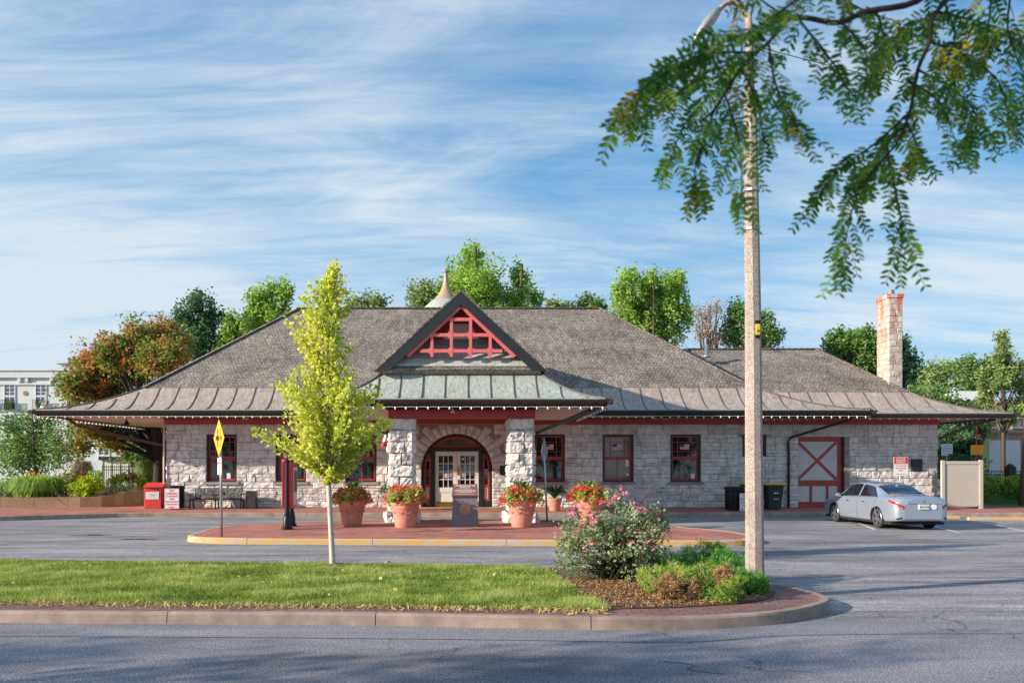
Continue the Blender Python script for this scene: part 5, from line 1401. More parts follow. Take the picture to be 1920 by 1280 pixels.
# ------------------------------------------------------------------ silver sedan (x right, y forward = +Y)
def sedan(label, loc, rz, paint='car_silver', cat='car', name='parked_car', detail=True, group=None):
    root = thing(name, label, cat, loc, rz, group)
    # stations from rear (s=0) to front: y, halfwidth, z_bottom, belt z, belt half, top z, top half
    S = [(-2.46, .60, .36, .78, .58, .98, .42), (-2.40, .78, .30, .86, .76, 1.02, .62), (-2.20, .885, .26, .93, .84, 1.075, .68), (-1.85, .925, .24, .965, .86, 1.10, .66),
         (-1.45, .935, .23, .985, .865, 1.16, .60), (-1.05, .935, .22, .985, .865, 1.315, .59), (-.65, .93, .22, .98, .862, 1.425, .60), (-.15, .93, .22, .97, .862, 1.475, .62),
         (.35, .93, .22, .955, .865, 1.46, .62), (.75, .93, .22, .945, .868, 1.36, .62), (1.15, .93, .22, .93, .87, 1.17, .66), (1.45, .93, .23, .91, .86, 1.00, .66),
         (1.85, .925, .24, .87, .83, .955, .62), (2.20, .885, .26, .80, .77, .88, .56), (2.42, .76, .28, .70, .66, .78, .46), (2.52, .56, .34, .62, .50, .66, .34)]
    def sect(p):
        y, w, zb, zl, wl, zt, wt = p
        return [(0, zb), (w*.82, zb), (w*.965, zb+.05), (w, zb+.22), (w*1.0, (zb+zl)/2+.06), (w*.985, zl-.08), (wl, zl), (wl-(wl-wt)*.5, zl+(zt-zl)*.48), (wt, zt-.045), (wt*.62, zt-.008), (0, zt)]
    G = np.array([[(x, p[0], z) for x, z in sect(p)] for p in S])      # ns x 11 x 3
    def cr(A, t):
        n = len(A)-1; t = min(max(t, 0), n-1e-6); i = int(t); f = t-i
        p0, p1, p2, p3 = A[max(i-1, 0)], A[i], A[i+1], A[min(i+2, n)]
        return .5*(2*p1+(p2-p0)*f+(2*p0-5*p1+4*p2-p3)*f*f+(3*p1-p0-3*p2+p3)*f**3)
    cache = {}
    def surf(u, v):       # u along 0..15, v around 0..10
        k = round(v, 5)
        if k not in cache: cache[k] = np.array([cr(G[i], v) for i in range(len(S))])
        p = cr(cache[k], u); return p
    def nrm(u, v):
        a = surf(min(u+.02, 14.99), v)-surf(max(u-.02, 0), v); b = surf(u, min(v+.02, 9.99))-surf(u, max(v-.02, 0))
        n = np.cross(a, b); n /= np.linalg.norm(n)+1e-9; return n if n[0]*1 >= -1e9 else n
    WY = (-1.42, 1.42); WR = .345
    NU, NV = (180, 66) if detail else (70, 30)
    us = np.linspace(0, 15, NU); vs = np.linspace(0, 10, NV)
    Pt = [[surf(u, v) for v in vs] for u in us]
    body = MB()
    for sx in (-1, 1):
        base = len(body.v); body.v += [(sx*p[0], p[1], p[2]) for r in Pt for p in r]; body.a += [.5]*(NU*NV)
        for i in range(NU-1):
            for j in range(NV-1):
                c = (Pt[i][j]+Pt[i+1][j+1])/2
                if c[0] > .55 and any((c[1]-wy)**2+(c[2]-.335)**2 < .385**2 for wy in WY) and c[2] < .8: continue
                q = (base+i*NV+j, base+(i+1)*NV+j, base+(i+1)*NV+j+1, base+i*NV+j+1); body.f.append(q if sx > 0 else q[::-1]); body.m.append(0)
    # close the ends
    for i in (0, NU-1): body.poly([tuple(p) for p in Pt[i]]+[(-p[0], p[1], p[2]) for p in Pt[i][::-1]])
    bo = body.build('body', paint, root, True, sharp=60)
    def patch(mb, u0, u1, v0, v1, off=.006, sides=(-1, 1), nu=14, nv=8, f=None):
        for sx in sides:
            P = []
            for i in range(nu+1):
                row = []
                for j in range(nv+1):
                    s, q = i/nu, j/nv; u, v = (f(s, q) if f else (u0+(u1-u0)*s, v0+(v1-v0)*q))
                    p = surf(u, v)+nrm(u, v)*off; row.append((sx*p[0], p[1], p[2]))
                P.append(row)
            mb.grid(P)
        return mb
    # arches, wheels
    for wy in WY:
        for sx in (-1, 1):
            m_ = MB(); P = []
            for a in np.linspace(-.25, PI+.25, 22): P.append([(sx*.925, wy+.39*math.cos(a), .335+.39*math.sin(a)), (sx*.90, wy+.375*math.cos(a), .335+.375*math.sin(a)), (sx*.62, wy+.375*math.cos(a), .335+.375*math.sin(a))])
            m_.grid(P); m_.box(sx*.60, sx*.62, wy-.38, wy+.38, .1, .72); m_.build('wheel_arch', 'rubber', root)
            m_ = MB(); m_.tube([(sx*.70, wy, .335), (sx*.71, wy, .335), (sx*.73, wy, .335), (sx*.88, wy, .335), (sx*.905, wy, .335)], [.2, .31, WR-.005, WR-.005, .315], 32, cap=True); wh = m_.build('wheel', 'rubber', root, True, sharp=40)
            m_ = MB(); 
            for k in range(10):
                a = 2*PI*k/10+(.12 if k % 2 else -.12)+.1; m_.bar((sx*.906, wy+.03*math.cos(a), .335+.03*math.sin(a)), (sx*.900, wy+.235*math.cos(a), .335+.235*math.sin(a)), .036, .03, up=(1, 0, 0))
            ring = [(.242, .0), (.255, .006), (.262, .0), (.25, -.03)]; P = []
            for a in np.linspace(0, 2*PI, 33): P.append([(sx*(.905+dz), wy+r*math.cos(a), .335+r*math.sin(a)) for r, dz in ring])
            m_.grid(P); m_.tube([(sx*.89, wy, .335), (sx*.92, wy, .335)], .05, 12); m_.build('rim', 'alloy', wh)
            m_ = MB(); m_.tube([(sx*.9055, wy, .335), (sx*.9065, wy, .335)], .245, 24); m_.build('brake_disc', 'plaque_dark', wh)
    # side windows: front and rear door glass
    fz = lambda s, q, ua, ub, uta, utb: ((ua+(ub-ua)*s)*(1-q)+(uta+(utb-uta)*s)*q, 6.22+1.62*q)
    for sx in (-1, 1):
        m_ = MB(); patch(m_, 0, 0, 0, 0, .008, (sx,), f=lambda s, q: fz(s, q, 7.05, 10.2, 7.0, 8.85)); m_.build('side_window', 'glass_car', root, True)
        m_ = MB(); patch(m_, 0, 0, 0, 0, .008, (sx,), f=lambda s, q: fz(s, q, 4.25, 6.85, 5.55, 6.85)); m_.build('side_window', 'glass_car', root, True)
    m_ = MB(); patch(m_, 0, 0, 0, 0, .004, f=lambda s, q: (4.05+(10.6-4.05)*s if q < .5 else 4.05+(10.6-4.05)*s, 6.1+q*.07), nv=2, nu=30); m_.build('belt_trim', 'chrome', root, True)
    def top(u0a, u0b, u1a, u1b, v0=8.15, off=.008, nu=12):
        # across the car, continuous
        P = []
        for i in range(nu+1):
            row = []
            for j in range(-10, 11):
                q = abs(j)/10; v = 10-(10-v0)*q; s = i/nu; u = (u0a+(u0b-u0a)*q)*(1-s)+(u1a+(u1b-u1a)*q)*s
                p = surf(u, min(v, 9.98)); n = nrm(u, min(v, 9.9)); 
                if n[2] < 0: n = -n
                p = p+n*off; row.append(((1 if j >= 0 else -1)*p[0], p[1], p[2]))
            P.append(row)
        return P
    m_ = MB(); m_.grid(top(3.55, 3.75, 5.75, 5.5)); m_.build('rear_window', 'glass_car', root, True)
    m_ = MB(); m_.grid(top(8.9, 8.9, 10.9, 10.6)); m_.build('windscreen', 'glass_car', root, True)
    # tail lamps
    for sx in (-1, 1):
        m_ = MB(); patch(m_, 0, 0, 0, 0, .012, sides=(sx,), f=lambda s, q: (.15+2.4*s, 4.30+1.0*s+(1.45-.95*s)*q), nu=16, nv=6); m_.build('tail_lamp', 'lens_red', root, True)
        m_ = MB(); patch(m_, 0, 0, 0, 0, .016, sides=(sx,), f=lambda s, q: (.22+1.3*s, 4.52+.5*s+.16*q), nu=10, nv=2); m_.build('lamp_strip', 'chrome', root, True)
        m_ = MB(); patch(m_, 0, 0, 0, 0, .01, sides=(sx,), f=lambda s, q: (.55+.75*s, 1.9+.35*q), nu=8, nv=2); m_.build('exhaust_tip', 'plaque_dark', root, True)
        m_ = MB(); patch(m_, 0, 0, 0, 0, .012, sides=(sx,), f=lambda s, q: (13.1+1.0*s, 5.3+.7*q), nu=8, nv=4); m_.build('headlamp', 'glass_far', root, True)
        # mirrors and handles
        m_ = MB(); m_.lathe([(.02, -.07), (.07, -.06), (.09, 0), (.07, .06), (.02, .07)], (0, 0, 0), 12); m_.v = [(v[0]*1.25+sx*1.01, v[1]*.8+.98, v[2]+1.0) for v in m_.v]; m_.bar((sx*.86, 1.0, .95), (sx*.96, .98, .97), .05, .04); m_.build('mirror', paint, root, True)
        for hy in (-.62, .42):
            m_ = MB(); m_.bar((sx*.945, hy-.09, .83), (sx*.945, hy+.09, .835), .025, .03); m_.build('door_handle', 'chrome', root)
    if detail:
        m_ = MB()
        for sx in (-1, 1):
            for ul in (4.05, 6.95, 9.9):
                pts = [surf(ul+ (0 if ul != 4.05 else .35*max(0, 1-abs(v-4.5)/2)), v)+nrm(ul, v)*.002 for v in np.linspace(2.4, 6.1, 12)]; m_.tube([(sx*p[0], p[1], p[2]) for p in pts], .004, 4)
        m_.build('door_gap', 'plaque_dark', root)
    # rear face: plate, trim, emblem, sticker
    yb = lambda z: -2.47
    m_ = MB(); m_.box(-.16, .16, -2.50, -2.465, .66, .82, bev=.004); pl2 = m_.build('licence_plate', 'cream_panel', root)
    text('4K2 R7B', .085, (0, -2.503, .735), 'sign_blue', pl2)
    m_ = MB(); m_.box(-.52, .52, -2.485, -2.46, .845, .862); m_.build('boot_trim', 'chrome', root)
    m_ = MB(); disc(m_, (0, .915), .052, -2.462, 18); m_.slab([(.052*math.cos(a), -2.47, .915+.052*math.sin(a)) for a in np.linspace(0, 2*PI, 19)[:-1]], (0, .05, 0)); m_.build('boot_badge', 'chrome', root)
    m_ = MB(); disc(m_, (.33, .74), .085, -2.482, 22); m_.slab([(.33+.085*math.cos(a), -2.481, .74+.085*math.sin(a)) for a in np.linspace(0, 2*PI, 23)[:-1]], (0, .03, 0)); m_.build('round_decal', 'sign_white', root)
    m_ = MB(); m_.box(-.86, .86, -2.15, 2.2, .16, .24); m_.box(-.6, .6, -1.2, 1.2, .14, .3); m_.build('underbody', 'rubber', root)
    m_ = MB(); m_.add([(0, -1.0, 1.36), (-.02, -1.06, 1.335), (.02, -1.06, 1.335), (0, -.86, 1.39)], [(0, 1, 3), (0, 3, 2), (0, 2, 1)]); m_.v[0] = (0, -1.0, 1.41); m_.build('roof_antenna', paint, root)
    return root
sedan('silver four door sedan parked nose to the station kerb', (14.28, 26.85, 0), math.radians(1.0))
print('car ok')
# ------------------------------------------------------------------ planting
# young ginkgo on the median
def prof_pts(levels, n, pw=.6, hollow=.0):
    ys = [l[0] for l in levels]; out = []
    wts = [max(4, l[2]-l[1]) for l in levels]
    py = []
    while len(out) < n:
        y = R(ys[0], ys[-1]); xl = np.interp(y, ys, [l[1] for l in levels]); xr = np.interp(y, ys, [l[2] for l in levels])
        if R(0, 1)*max(wts) > (xr-xl)+12: continue
        a = R(0, 2*PI); r = R(0, 1)**pw; cx = (xl+xr)/2; hw = (xr-xl)/2
        out.append((cx+hw*r*math.cos(a), y, hw*r*math.sin(a)))
    return out
GYp = gr(625, 1060, .15); s_ = GYp[1]/F
gk = thing('ginkgo_tree', 'slender young yellow green ginkgo tree standing on the lawn', 'tree', (GYp[0], GYp[1], .15))
lv = [(490, 622, 632), (505, 612, 638), (525, 594, 648), (550, 562, 658), (575, 542, 662), (600, 540, 660), (630, 552, 664), (655, 556, 664), (680, 558, 662), (700, 546, 684), (722, 522, 700), (745, 514, 716), (770, 522, 720), (795, 520, 730), (815, 492, 728), (830, 488, 706), (850, 530, 700), (868, 570, 690), (885, 598, 664), (904, 612, 640)]
cpts = prof_pts(lv, 430, .42)
ax = lambda py: np.interp(py, [490, 600, 700, 800, 900, 1060], [627, 610, 612, 618, 616, 624])
def gp3(px, py, dz): return (GYp[0]+(px-625)*s_, GYp[1]+dz*s_, CH+(HY-py)*s_)
tr_ = MB()
tr_.tube([gp3(ax(y), y, 0) for y in (1066, 1056, 1040, 980, 900, 850, 800, 740, 680, 620, 560, 505)], [.085, .062, .055, .05, .046, .042, .034, .028, .022, .016, .010, .004], 10)
LC = []
for (px, py, dz) in cpts:
    ay = min(900, py+R(25, 95)+abs(px-ax(py))*.35); p0 = Vector(gp3(ax(ay), ay, 0)); p2 = Vector(gp3(px, py, dz)); p1 = p0.lerp(p2, .5)+Vector((0, 0, -.06 if R(0, 1) < .3 else .04))
    tr_.tube([p0, p1, p2], [.011, .007, .002], 4)
    L_ = (p2-p0).length
    for k in range(27):
        t = R(.3, 1.05); LC.append(tuple((p0.lerp(p1, t*2) if t < .5 else p1.lerp(p2, t*2-1))+Vector((R(-.07, .07), R(-.07, .07), R(-.06, .06)))))
for sprig in (((480, 812), (540, 835), (610, 880)), ((515, 722), (560, 745), (612, 800)), ((730, 795), (690, 810), (622, 860)), ((705, 735), (670, 755), (618, 800))):
    P_ = [gp3(px, py, R(-20, 20)) for px, py in sprig]; tr_.tube([P_[2], P_[1], P_[0]], [.016, .010, .002], 5)
    for k in range(190):
        t = R(0, 1.5); a, b = (P_[0], P_[1]) if t < 1 else (P_[1], P_[2]); LC.append(tuple(Vector(a).lerp(Vector(b), t % 1)+Vector((R(-.12, .12), R(-.15, .15), R(-.10, .13)))))
tr_.build('trunk', 'bark_pale', gk, True, world=True)
LC = np.array(LC)
leaf_mesh('crown', LC, .072, 'leaf_ginkgo', gk, .5+.22*rng.normal(size=len(LC))+.18*np.sin(LC[:, 2]*3.1+LC[:, 0]*4), up=.1, shape=[(-.45, 0), (.1, -.45), (.5, -.22), (.42, 0), (.5, .22), (.1, .45)], world=True)
m_ = MB(); m_.lathe([(.28, -.01), (.22, .035), (.1, .05)], (GYp[0], GYp[1]-.02, .15), 20); struct('tree_ring', m_, 'mulch', 'small mulch ring at the foot of the young tree', 'mulch')

# rose bush
rb_ = gr(1150, 1086, .154); sr = rb_[1]/F
ro = thing('rose_bush', 'large loose rose bush with pink blooms on the mulch bed', 'shrub', (rb_[0], rb_[1], .154))
def rp(px, py, dz=0): return (rb_[0]+(px-1150)*sr, rb_[1]+dz, CH+(HY-py)*sr)
blobs = [(*rp(1110, 1035), .62, .55, .42), (*rp(1175, 1030), .62, .6, .45), (*rp(1090, 1000), .34, .4, .32), (*rp(1150, 975), .40, .5, .42), (*rp(1205, 990), .42, .5, .32), (*rp(1155, 935), .16, .2, .26), (*rp(1225, 968), .26, .3, .15), (*rp(1075, 1040), .25, .4, .28), (*rp(1215, 1035), .30, .4, .28)]
cc, L, rn = clumps(blobs, 300, 30, .125, .36, rag=.25)
k = L[:, 2] > .16; L, rn = L[k], rn[k]
m_ = MB()
for c in cc[:130]:
    b = Vector((rb_[0]+R(-.25, .25), rb_[1]+R(-.2, .2), .14)); c = Vector(c); m_.tube([b, b.lerp(c, .5)+Vector((R(-.1, .1), R(-.1, .1), .12)), c], [.012, .008, .003], 4)
tips = [rp(1160, 917), rp(1165, 925), (rp(1245, 965)), rp(1058, 965), rp(1258, 985), rp(1040, 1010), rp(1045, 1060)]
for c in tips:
    c = Vector(c); b = Vector((rb_[0], rb_[1], .3)); b2 = b.lerp(c, .6)+Vector((0, 0, .1)); m_.tube([b, b2, c], [.01, .006, .002], 4)
    q = np.array([tuple(b2.lerp(c, R(0, 1))+Vector((R(-.05, .05), R(-.05, .05), R(-.05, .05)))) for _ in range(60)]); L = np.vstack([L, q]); rn = np.append(rn, rng.uniform(.2, .9, 60))
m_.build('stems', 'bark_dark', ro, world=True)
leaf_mesh('foliage', L, .052, 'leaf_rose', ro, rn+.05*rng.normal(size=len(rn)), up=.3, world=True)
fl_ = [rp(px, py, -abs(R(.1, .4))) for px, py in ((1161, 914), (1166, 924), (1125, 938), (1143, 935), (1174, 940), (1186, 952), (1194, 951), (1200, 954), (1219, 960), (1232, 962), (1234, 968), (1065, 962), (1074, 961), (1085, 948), (1104, 966), (1112, 974), (1108, 980), (1156, 991), (1190, 993), (1198, 997), (1212, 996), (1215, 1003), (1204, 1013), (1170, 1013), (1179, 1013), (1091, 1027), (1107, 1017), (1215, 1025), (1202, 1018), (1140, 942), (1150, 930))]
for q in fl_: leaf_mesh('pink_bloom', np.array(q)+rng.normal(0, .02, (12, 3)), .058, 'petal_pink', ro, up=.5, world=True)
ci = cc[rng.integers(0, len(cc), 150)]; c = np.repeat(ci, 3, 0)+rng.normal(0, .05, (450, 3)); c[:, 1] -= .05; leaf_mesh('faded_blooms', c, .035, 'petal_pale', ro, up=.3, world=True)
ci = cc[rng.integers(0, len(cc), 60)]+np.array([0, -.05, .1]); leaf_mesh('red_tips', np.repeat(ci, 4, 0)+rng.normal(0, .04, (240, 3)), .045, 'leaf_dead', ro, world=True)

# junipers: three spreading shrubs
def juniper(label, blobs, mat, nc, dead=0, size=.042, per=60):
    root = thing('spreading_juniper', label, 'shrub', (blobs[0][0], blobs[0][1], .154), 0, 'junipers on the mulch bed')
    cc, L, rn = clumps(blobs, nc, per, .075, .32); k = L[:, 2] > .16; L, rn = L[k], rn[k]
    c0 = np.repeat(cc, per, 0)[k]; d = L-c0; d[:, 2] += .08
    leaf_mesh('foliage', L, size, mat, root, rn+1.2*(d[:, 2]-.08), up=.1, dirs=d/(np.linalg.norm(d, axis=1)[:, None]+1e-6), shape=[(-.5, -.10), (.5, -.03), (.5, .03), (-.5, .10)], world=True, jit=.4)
    m_ = MB()
    for c in cc[:60]: m_.tube([(blobs[0][0]+R(-.2, .2), blobs[0][1]+R(-.15, .15), .15), tuple(c)], [.012, .003], 4)
    m_.build('stems', 'bark_dark', root, world=True)
    return root
def jp(px, py, Y): return at(px, py, Y)
s11 = 11.6/F
B_ = []
for px, py, Y, rx in ((1310, 1052, 12.7, 55), (1262, 1056, 12.7, 50), (1350, 1044, 12.8, 45), (1330, 1026, 13.2, 34), (1290, 1036, 13.2, 45), (1240, 1048, 13.0, 34), (1375, 1054, 12.3, 35), (1352, 1032, 13.0, 26)):
    x, y, z = jp(px, py, Y); B_.append((x, y, z-.07, rx*s11, .42, .19))
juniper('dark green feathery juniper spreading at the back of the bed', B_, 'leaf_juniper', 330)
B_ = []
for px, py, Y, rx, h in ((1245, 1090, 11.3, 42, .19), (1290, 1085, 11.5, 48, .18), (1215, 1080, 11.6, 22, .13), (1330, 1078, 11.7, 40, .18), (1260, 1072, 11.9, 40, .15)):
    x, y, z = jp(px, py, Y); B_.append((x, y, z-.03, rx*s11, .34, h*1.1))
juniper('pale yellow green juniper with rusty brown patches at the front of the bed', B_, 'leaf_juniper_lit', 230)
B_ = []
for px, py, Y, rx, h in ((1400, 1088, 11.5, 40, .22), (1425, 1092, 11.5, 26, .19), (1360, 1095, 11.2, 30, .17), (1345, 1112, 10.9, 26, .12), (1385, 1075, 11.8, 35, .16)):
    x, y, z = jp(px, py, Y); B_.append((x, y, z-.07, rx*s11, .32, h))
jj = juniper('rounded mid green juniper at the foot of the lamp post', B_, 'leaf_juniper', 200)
for (px, py, Y, rx, h, lab) in ((1268, 1100, 10.85, 46, .22, 'rusty dead brown patch of juniper at the front of the bed'), (1362, 1080, 11.1, 22, .17, 'small brown dead juniper tuft before the lamp post')):
    x, y, z = jp(px, py, Y); _, L, rn = clumps([(x, y, z-.02, rx*s11, .16, h)], 60, 50, .06, .4); k = L[:, 2] > .16
    tag(leaf_mesh('dead_juniper', L[k], .04, 'leaf_dead', None, rn[k], up=.1, shape=[(-.5, -.12), (.5, -.04), (.5, .04), (-.5, .12)]), lab, 'shrub')
x, y, z = jp(1350, 1112, 10.75); _, L, rn = clumps([(x, y, z, .28, .2, .13), (x+.25, y+.1, z+.12, .15, .15, .12)], 60, 50, .06, .4); k = L[:, 2] > .16
tag(leaf_mesh('small_juniper', L[k], .04, 'leaf_juniper_lit', None, rn[k], up=.1, shape=[(-.5, -.1), (.5, -.03), (.5, .03), (-.5, .1)]), 'small lime green juniper tuft at the brick edge', 'shrub')

# honey locust hanging over from the right: trunk stands outside the frame
LT = thing('honey_locust', 'honey locust whose leafy branches hang over the top right of the view', 'tree', (3.6, .6, 0))
def lq(px, py, Y): return Vector(((px-VX)*Y/F, Y, CH-(py-HY)*Y/F))
br = MB()
br.tube([(3.6, .6, -.1), (3.55, .65, 1.6), (3.3, .9, 3.0), (2.8, 1.2, 3.9), (2.2, 1.6, 4.3)], [.2, .16, .13, .10, .07], 12)
Y0 = 1.75
def limb(pts, r0, r1, Ys=None):
    n_ = len(pts); P_ = [lq(px, py, (Ys[i] if Ys else Y0)+.03*noise.noise((px*.01, py*.01, 2))) for i, (px, py) in enumerate(pts)]
    P2 = smooth_path([tuple(p) for p in P_], 4); br.tube(P2, [r0+(r1-r0)*i/(len(P2)-1) for i in range(len(P2))], 6); return P2
br.tube([(2.8, 1.2, 3.9), (1.9, 1.7, 3.45), tuple(lq(1800, -70, Y0))], [.06, .03, .008], 8)
br.tube([(2.2, 1.6, 4.3), (1.6, 1.75, 3.7), tuple(lq(1960, -120, Y0))], [.05, .025, .007], 8)
limb([(1800, -70), (1721, 2), (1625, 22), (1572, 43), (1511, 34), (1476, 38), (1441, 80), (1400, 115), (1375, 150), (1340, 205), (1313, 228)], .0075, .0025)
limb([(1960, -120), (1850, -60), (1756, 22), (1743, 79), (1721, 131), (1706, 210), (1682, 267), (1664, 289)], .0065, .0025)
TW = [[(1476, 35), (1380, 70), (1300, 100), (1240, 128), (1195, 180), (1170, 215)], [(1400, 115), (1340, 130), (1290, 160), (1250, 188), (1210, 215)], [(1375, 150), (1320, 190), (1280, 240), (1258, 300)],
      [(1340, 205), (1320, 260), (1303, 320), (1306, 350)], [(1360, 180), (1380, 240), (1390, 310), (1390, 370)], [(1441, 80), (1450, 140), (1470, 200), (1500, 245)], [(1500, 40), (1540, 90), (1570, 130), (1590, 170)],
      [(1476, 33), (1440, 10), (1400, -20)], [(1580, 45), (1620, 90), (1625, 140)], [(1706, 210), (1640, 270), (1570, 320), (1540, 360)], [(1664, 289), (1610, 360), (1590, 430), (1580, 490)], [(1664, 289), (1680, 360), (1690, 420), (1690, 470)],
      [(1700, 230), (1718, 270), (1712, 300)], [(1721, 131), (1790, 170), (1830, 215), (1825, 255)], [(1743, 79), (1800, 100), (1870, 150), (1893, 225)], [(1756, 22), (1830, 40), (1920, 70), (1990, 120)],
      [(1900, -40), (1890, 60), (1925, 150)], [(1756, 22), (1700, 60), (1670, 120)], [(1640, 15), (1655, 60), (1650, 100)], [(1860, -60), (1850, 60), (1800, 130)], [(1750, -40), (1790, 60), (1770, 110)],
      [(1420, 100), (1330, 100), (1260, 130), (1200, 170)], [(1390, 130), (1420, 190), (1430, 260)], [(1530, -30), (1480, 10), (1420, 50), (1350, 60)], [(1560, -40), (1600, 10), (1680, 40)], [(1940, 0), (1960, 100), (1930, 200)], [(1700, 150), (1760, 190), (1790, 260)], [(1690, 240), (1630, 310), (1600, 350)]]
LV, LA = [], []
def frond(p, d, ln, n_=9):
    """pinnate leaf: paired leaflets along a drooping stalk"""
    p = Vector(p); d = Vector(d).normalized(); pts = [p.copy()]; q = p.copy()
    for i in range(n_): d = (d+Vector((0, 0, -.07))).normalized(); q = q+d*ln/n_; pts.append(q.copy())
    br.tube([tuple(v) for v in pts[::3]+[pts[-1]]], .0007, 3)
    side = d.cross(Vector((R(-.5, .5), -1, R(-.6, .6)))).normalized(); col = rng.uniform(.05, .62)
    if R(0, 1) < .05: col = .95
    for i in range(1, n_+1):
        t = (pts[i]-pts[i-1]).normalized()
        for s in (-1, 1):
            dr = (side*s+t*R(.35, .8)+Vector((0, 0, R(-.35, .1)))).normalized(); up_ = dr.cross(t).normalized(); wv = dr.cross(up_).normalized()*1
            l_ = R(.014, .027)*(1-.25*(i/n_)**3); w_ = l_*.36; b = pts[i]
            # ellipse-ish hexagon folded along the midrib
            LV.append([tuple(b), tuple(b+dr*l_*.3+wv*w_*.45), tuple(b+dr*l_*.7+wv*w_*.42), tuple(b+dr*l_), tuple(b+dr*l_*.7-wv*w_*.42), tuple(b+dr*l_*.3-wv*w_*.45)])
            LA.append(min(1, max(0, col+R(-.16, .16))))
for tw in TW:
    Yt = Y0+R(-.14, .22); P2 = limb(tw, .0030, .0009, [Y0]+[Yt]*(len(tw)-1))
    L_ = sum(math.dist(P2[i], P2[i+1]) for i in range(len(P2)-1)); n_ = int(L_/.019)
    for k in range(n_):
        t = (k+R(0, .8))/n_*(len(P2)-1.001); i = int(t); p = Vector(P2[i]).lerp(Vector(P2[i+1]), t-i); tg = (Vector(P2[i+1])-Vector(P2[i])).normalized()
        s = 1 if k % 2 else -1
        dd = tg*R(.4, 1)+Vector((s*R(.2, .9), R(-.6, .6), R(-.8, .1)))
        frond(p, dd, R(.04, .11), random.choice([5, 6, 7, 8, 9]))
    frond(P2[-1], (Vector(P2[-1])-Vector(P2[-3])), .075, 7)
br.build('branches', 'bark_dark', LT, True, world=True)
LV = np.array(LV); raw_mesh('foliage', LV.reshape(-1, 3), len(LV), 6, 'leaf_locust', LT, np.repeat(np.array(LA), 6), world=True)
print('planting ok', len(LV))
# ------------------------------------------------------------------ trees behind the station
T = bgtree
T('tall_maple', 'tall bright green tree rising behind the middle of the roof', 62, [(890, 480, 28, 26), (872, 520, 40, 36), (905, 530, 45, 40), (850, 560, 40, 45), (930, 570, 50, 40), (890, 600, 70, 50)], 'leaf_bright', 895, dens=1.5, cr=.75)
T('tall_maple', 'bright green tree with a pointed top just right of the tallest one', 63, [(970, 505, 13, 16), (978, 535, 22, 26), (965, 575, 35, 35), (1005, 560, 14, 20), (980, 610, 50, 40)], 'leaf_bright', 975, dens=1.5, cr=.7)
T('round_tree', 'softer yellow green tree left of the spire', 66, [(800, 555, 34, 26), (785, 575, 28, 24), (820, 545, 18, 18), (800, 610, 45, 40)], 'leaf_pale', 800, dens=1.3, cr=.8)
T('round_tree', 'bright green tree above the left end of the ridge', 60, [(510, 555, 38, 24), (535, 545, 16, 22), (478, 570, 24, 22), (505, 600, 55, 40)], 'leaf_bright', 510, dens=1.4, cr=.7)
T('dark_tree', 'dark blue green tree between the autumn tree and the roof', 58, [(370, 575, 28, 22), (345, 598, 26, 26), (395, 600, 26, 32), (365, 640, 50, 40), (375, 556, 14, 12), (402, 572, 10, 16)], 'leaf_dark', 370, dens=1.5, cr=.65, lsize=.26)
T('round_tree', 'small bright green tree peeking over the left hip', 60, [(430, 605, 20, 18), (450, 620, 24, 20), (425, 645, 30, 30)], 'leaf_bright', 435, dens=1.4, cr=.6)
T('round_tree', 'pale green treetop behind the young ginkgo', 70, [(690, 563, 34, 15), (715, 568, 16, 12), (665, 572, 22, 14), (690, 610, 50, 36)], 'leaf_pale', 690, dens=1.2, cr=.7)
T('round_tree', 'low pale treetop at the right of the gable', 70, [(1040, 575, 18, 14), (1060, 580, 18, 10), (1040, 615, 30, 30)], 'leaf_pale', 1045, dens=1.2, cr=.6)
T('round_tree', 'low mid green treetop at the right end of the main ridge', 62, [(1098, 568, 22, 13), (1122, 575, 16, 12), (1105, 610, 36, 32)], 'leaf_mid', 1105, dens=1.4, cr=.6)
T('leafy_tree', 'large bright green tree behind the right slope of the main roof', 55, [(1170, 545, 24, 34), (1183, 520, 10, 16), (1215, 545, 34, 30), (1225, 520, 16, 14), (1262, 545, 28, 30), (1268, 524, 14, 12), (1240, 585, 50, 35), (1180, 590, 42, 36), (1285, 590, 20, 26), (1215, 630, 75, 35)], 'leaf_bright', 1220, dens=1.6, cr=.6, lsize=.26)
T('bare_tree', 'thin twiggy brown tree with few leaves beside the large green tree', 60, [(1322, 590, 26, 28), (1345, 580, 20, 18), (1310, 620, 22, 28), (1345, 625, 30, 25)], 'leaf_twiggy', 1330, dens=.9, cr=.6, lsize=.17, per=26)
T('dark_tree', 'dark green tree seen on both sides of the lamp post', 57, [(1385, 585, 24, 22), (1372, 620, 30, 28), (1435, 610, 26, 28), (1450, 630, 24, 18), (1410, 640, 50, 24)], 'leaf_mid', 1405, dens=1.2, cr=.6, lsize=.24)
T('round_tree', 'round mid green tree left of the chimney', 58, [(1580, 640, 38, 24), (1620, 640, 36, 26), (1560, 662, 26, 20), (1610, 680, 55, 36), (1650, 690, 40, 36)], 'leaf_mid', 1600, dens=1.6, cr=.6)
T('dark_tree', 'dark tree right of the chimney', 60, [(1690, 650, 18, 22), (1705, 680, 18, 26), (1680, 700, 40, 30), (1645, 600+60, 10, 18)], 'leaf_dark', 1690, dens=1.5, cr=.6)
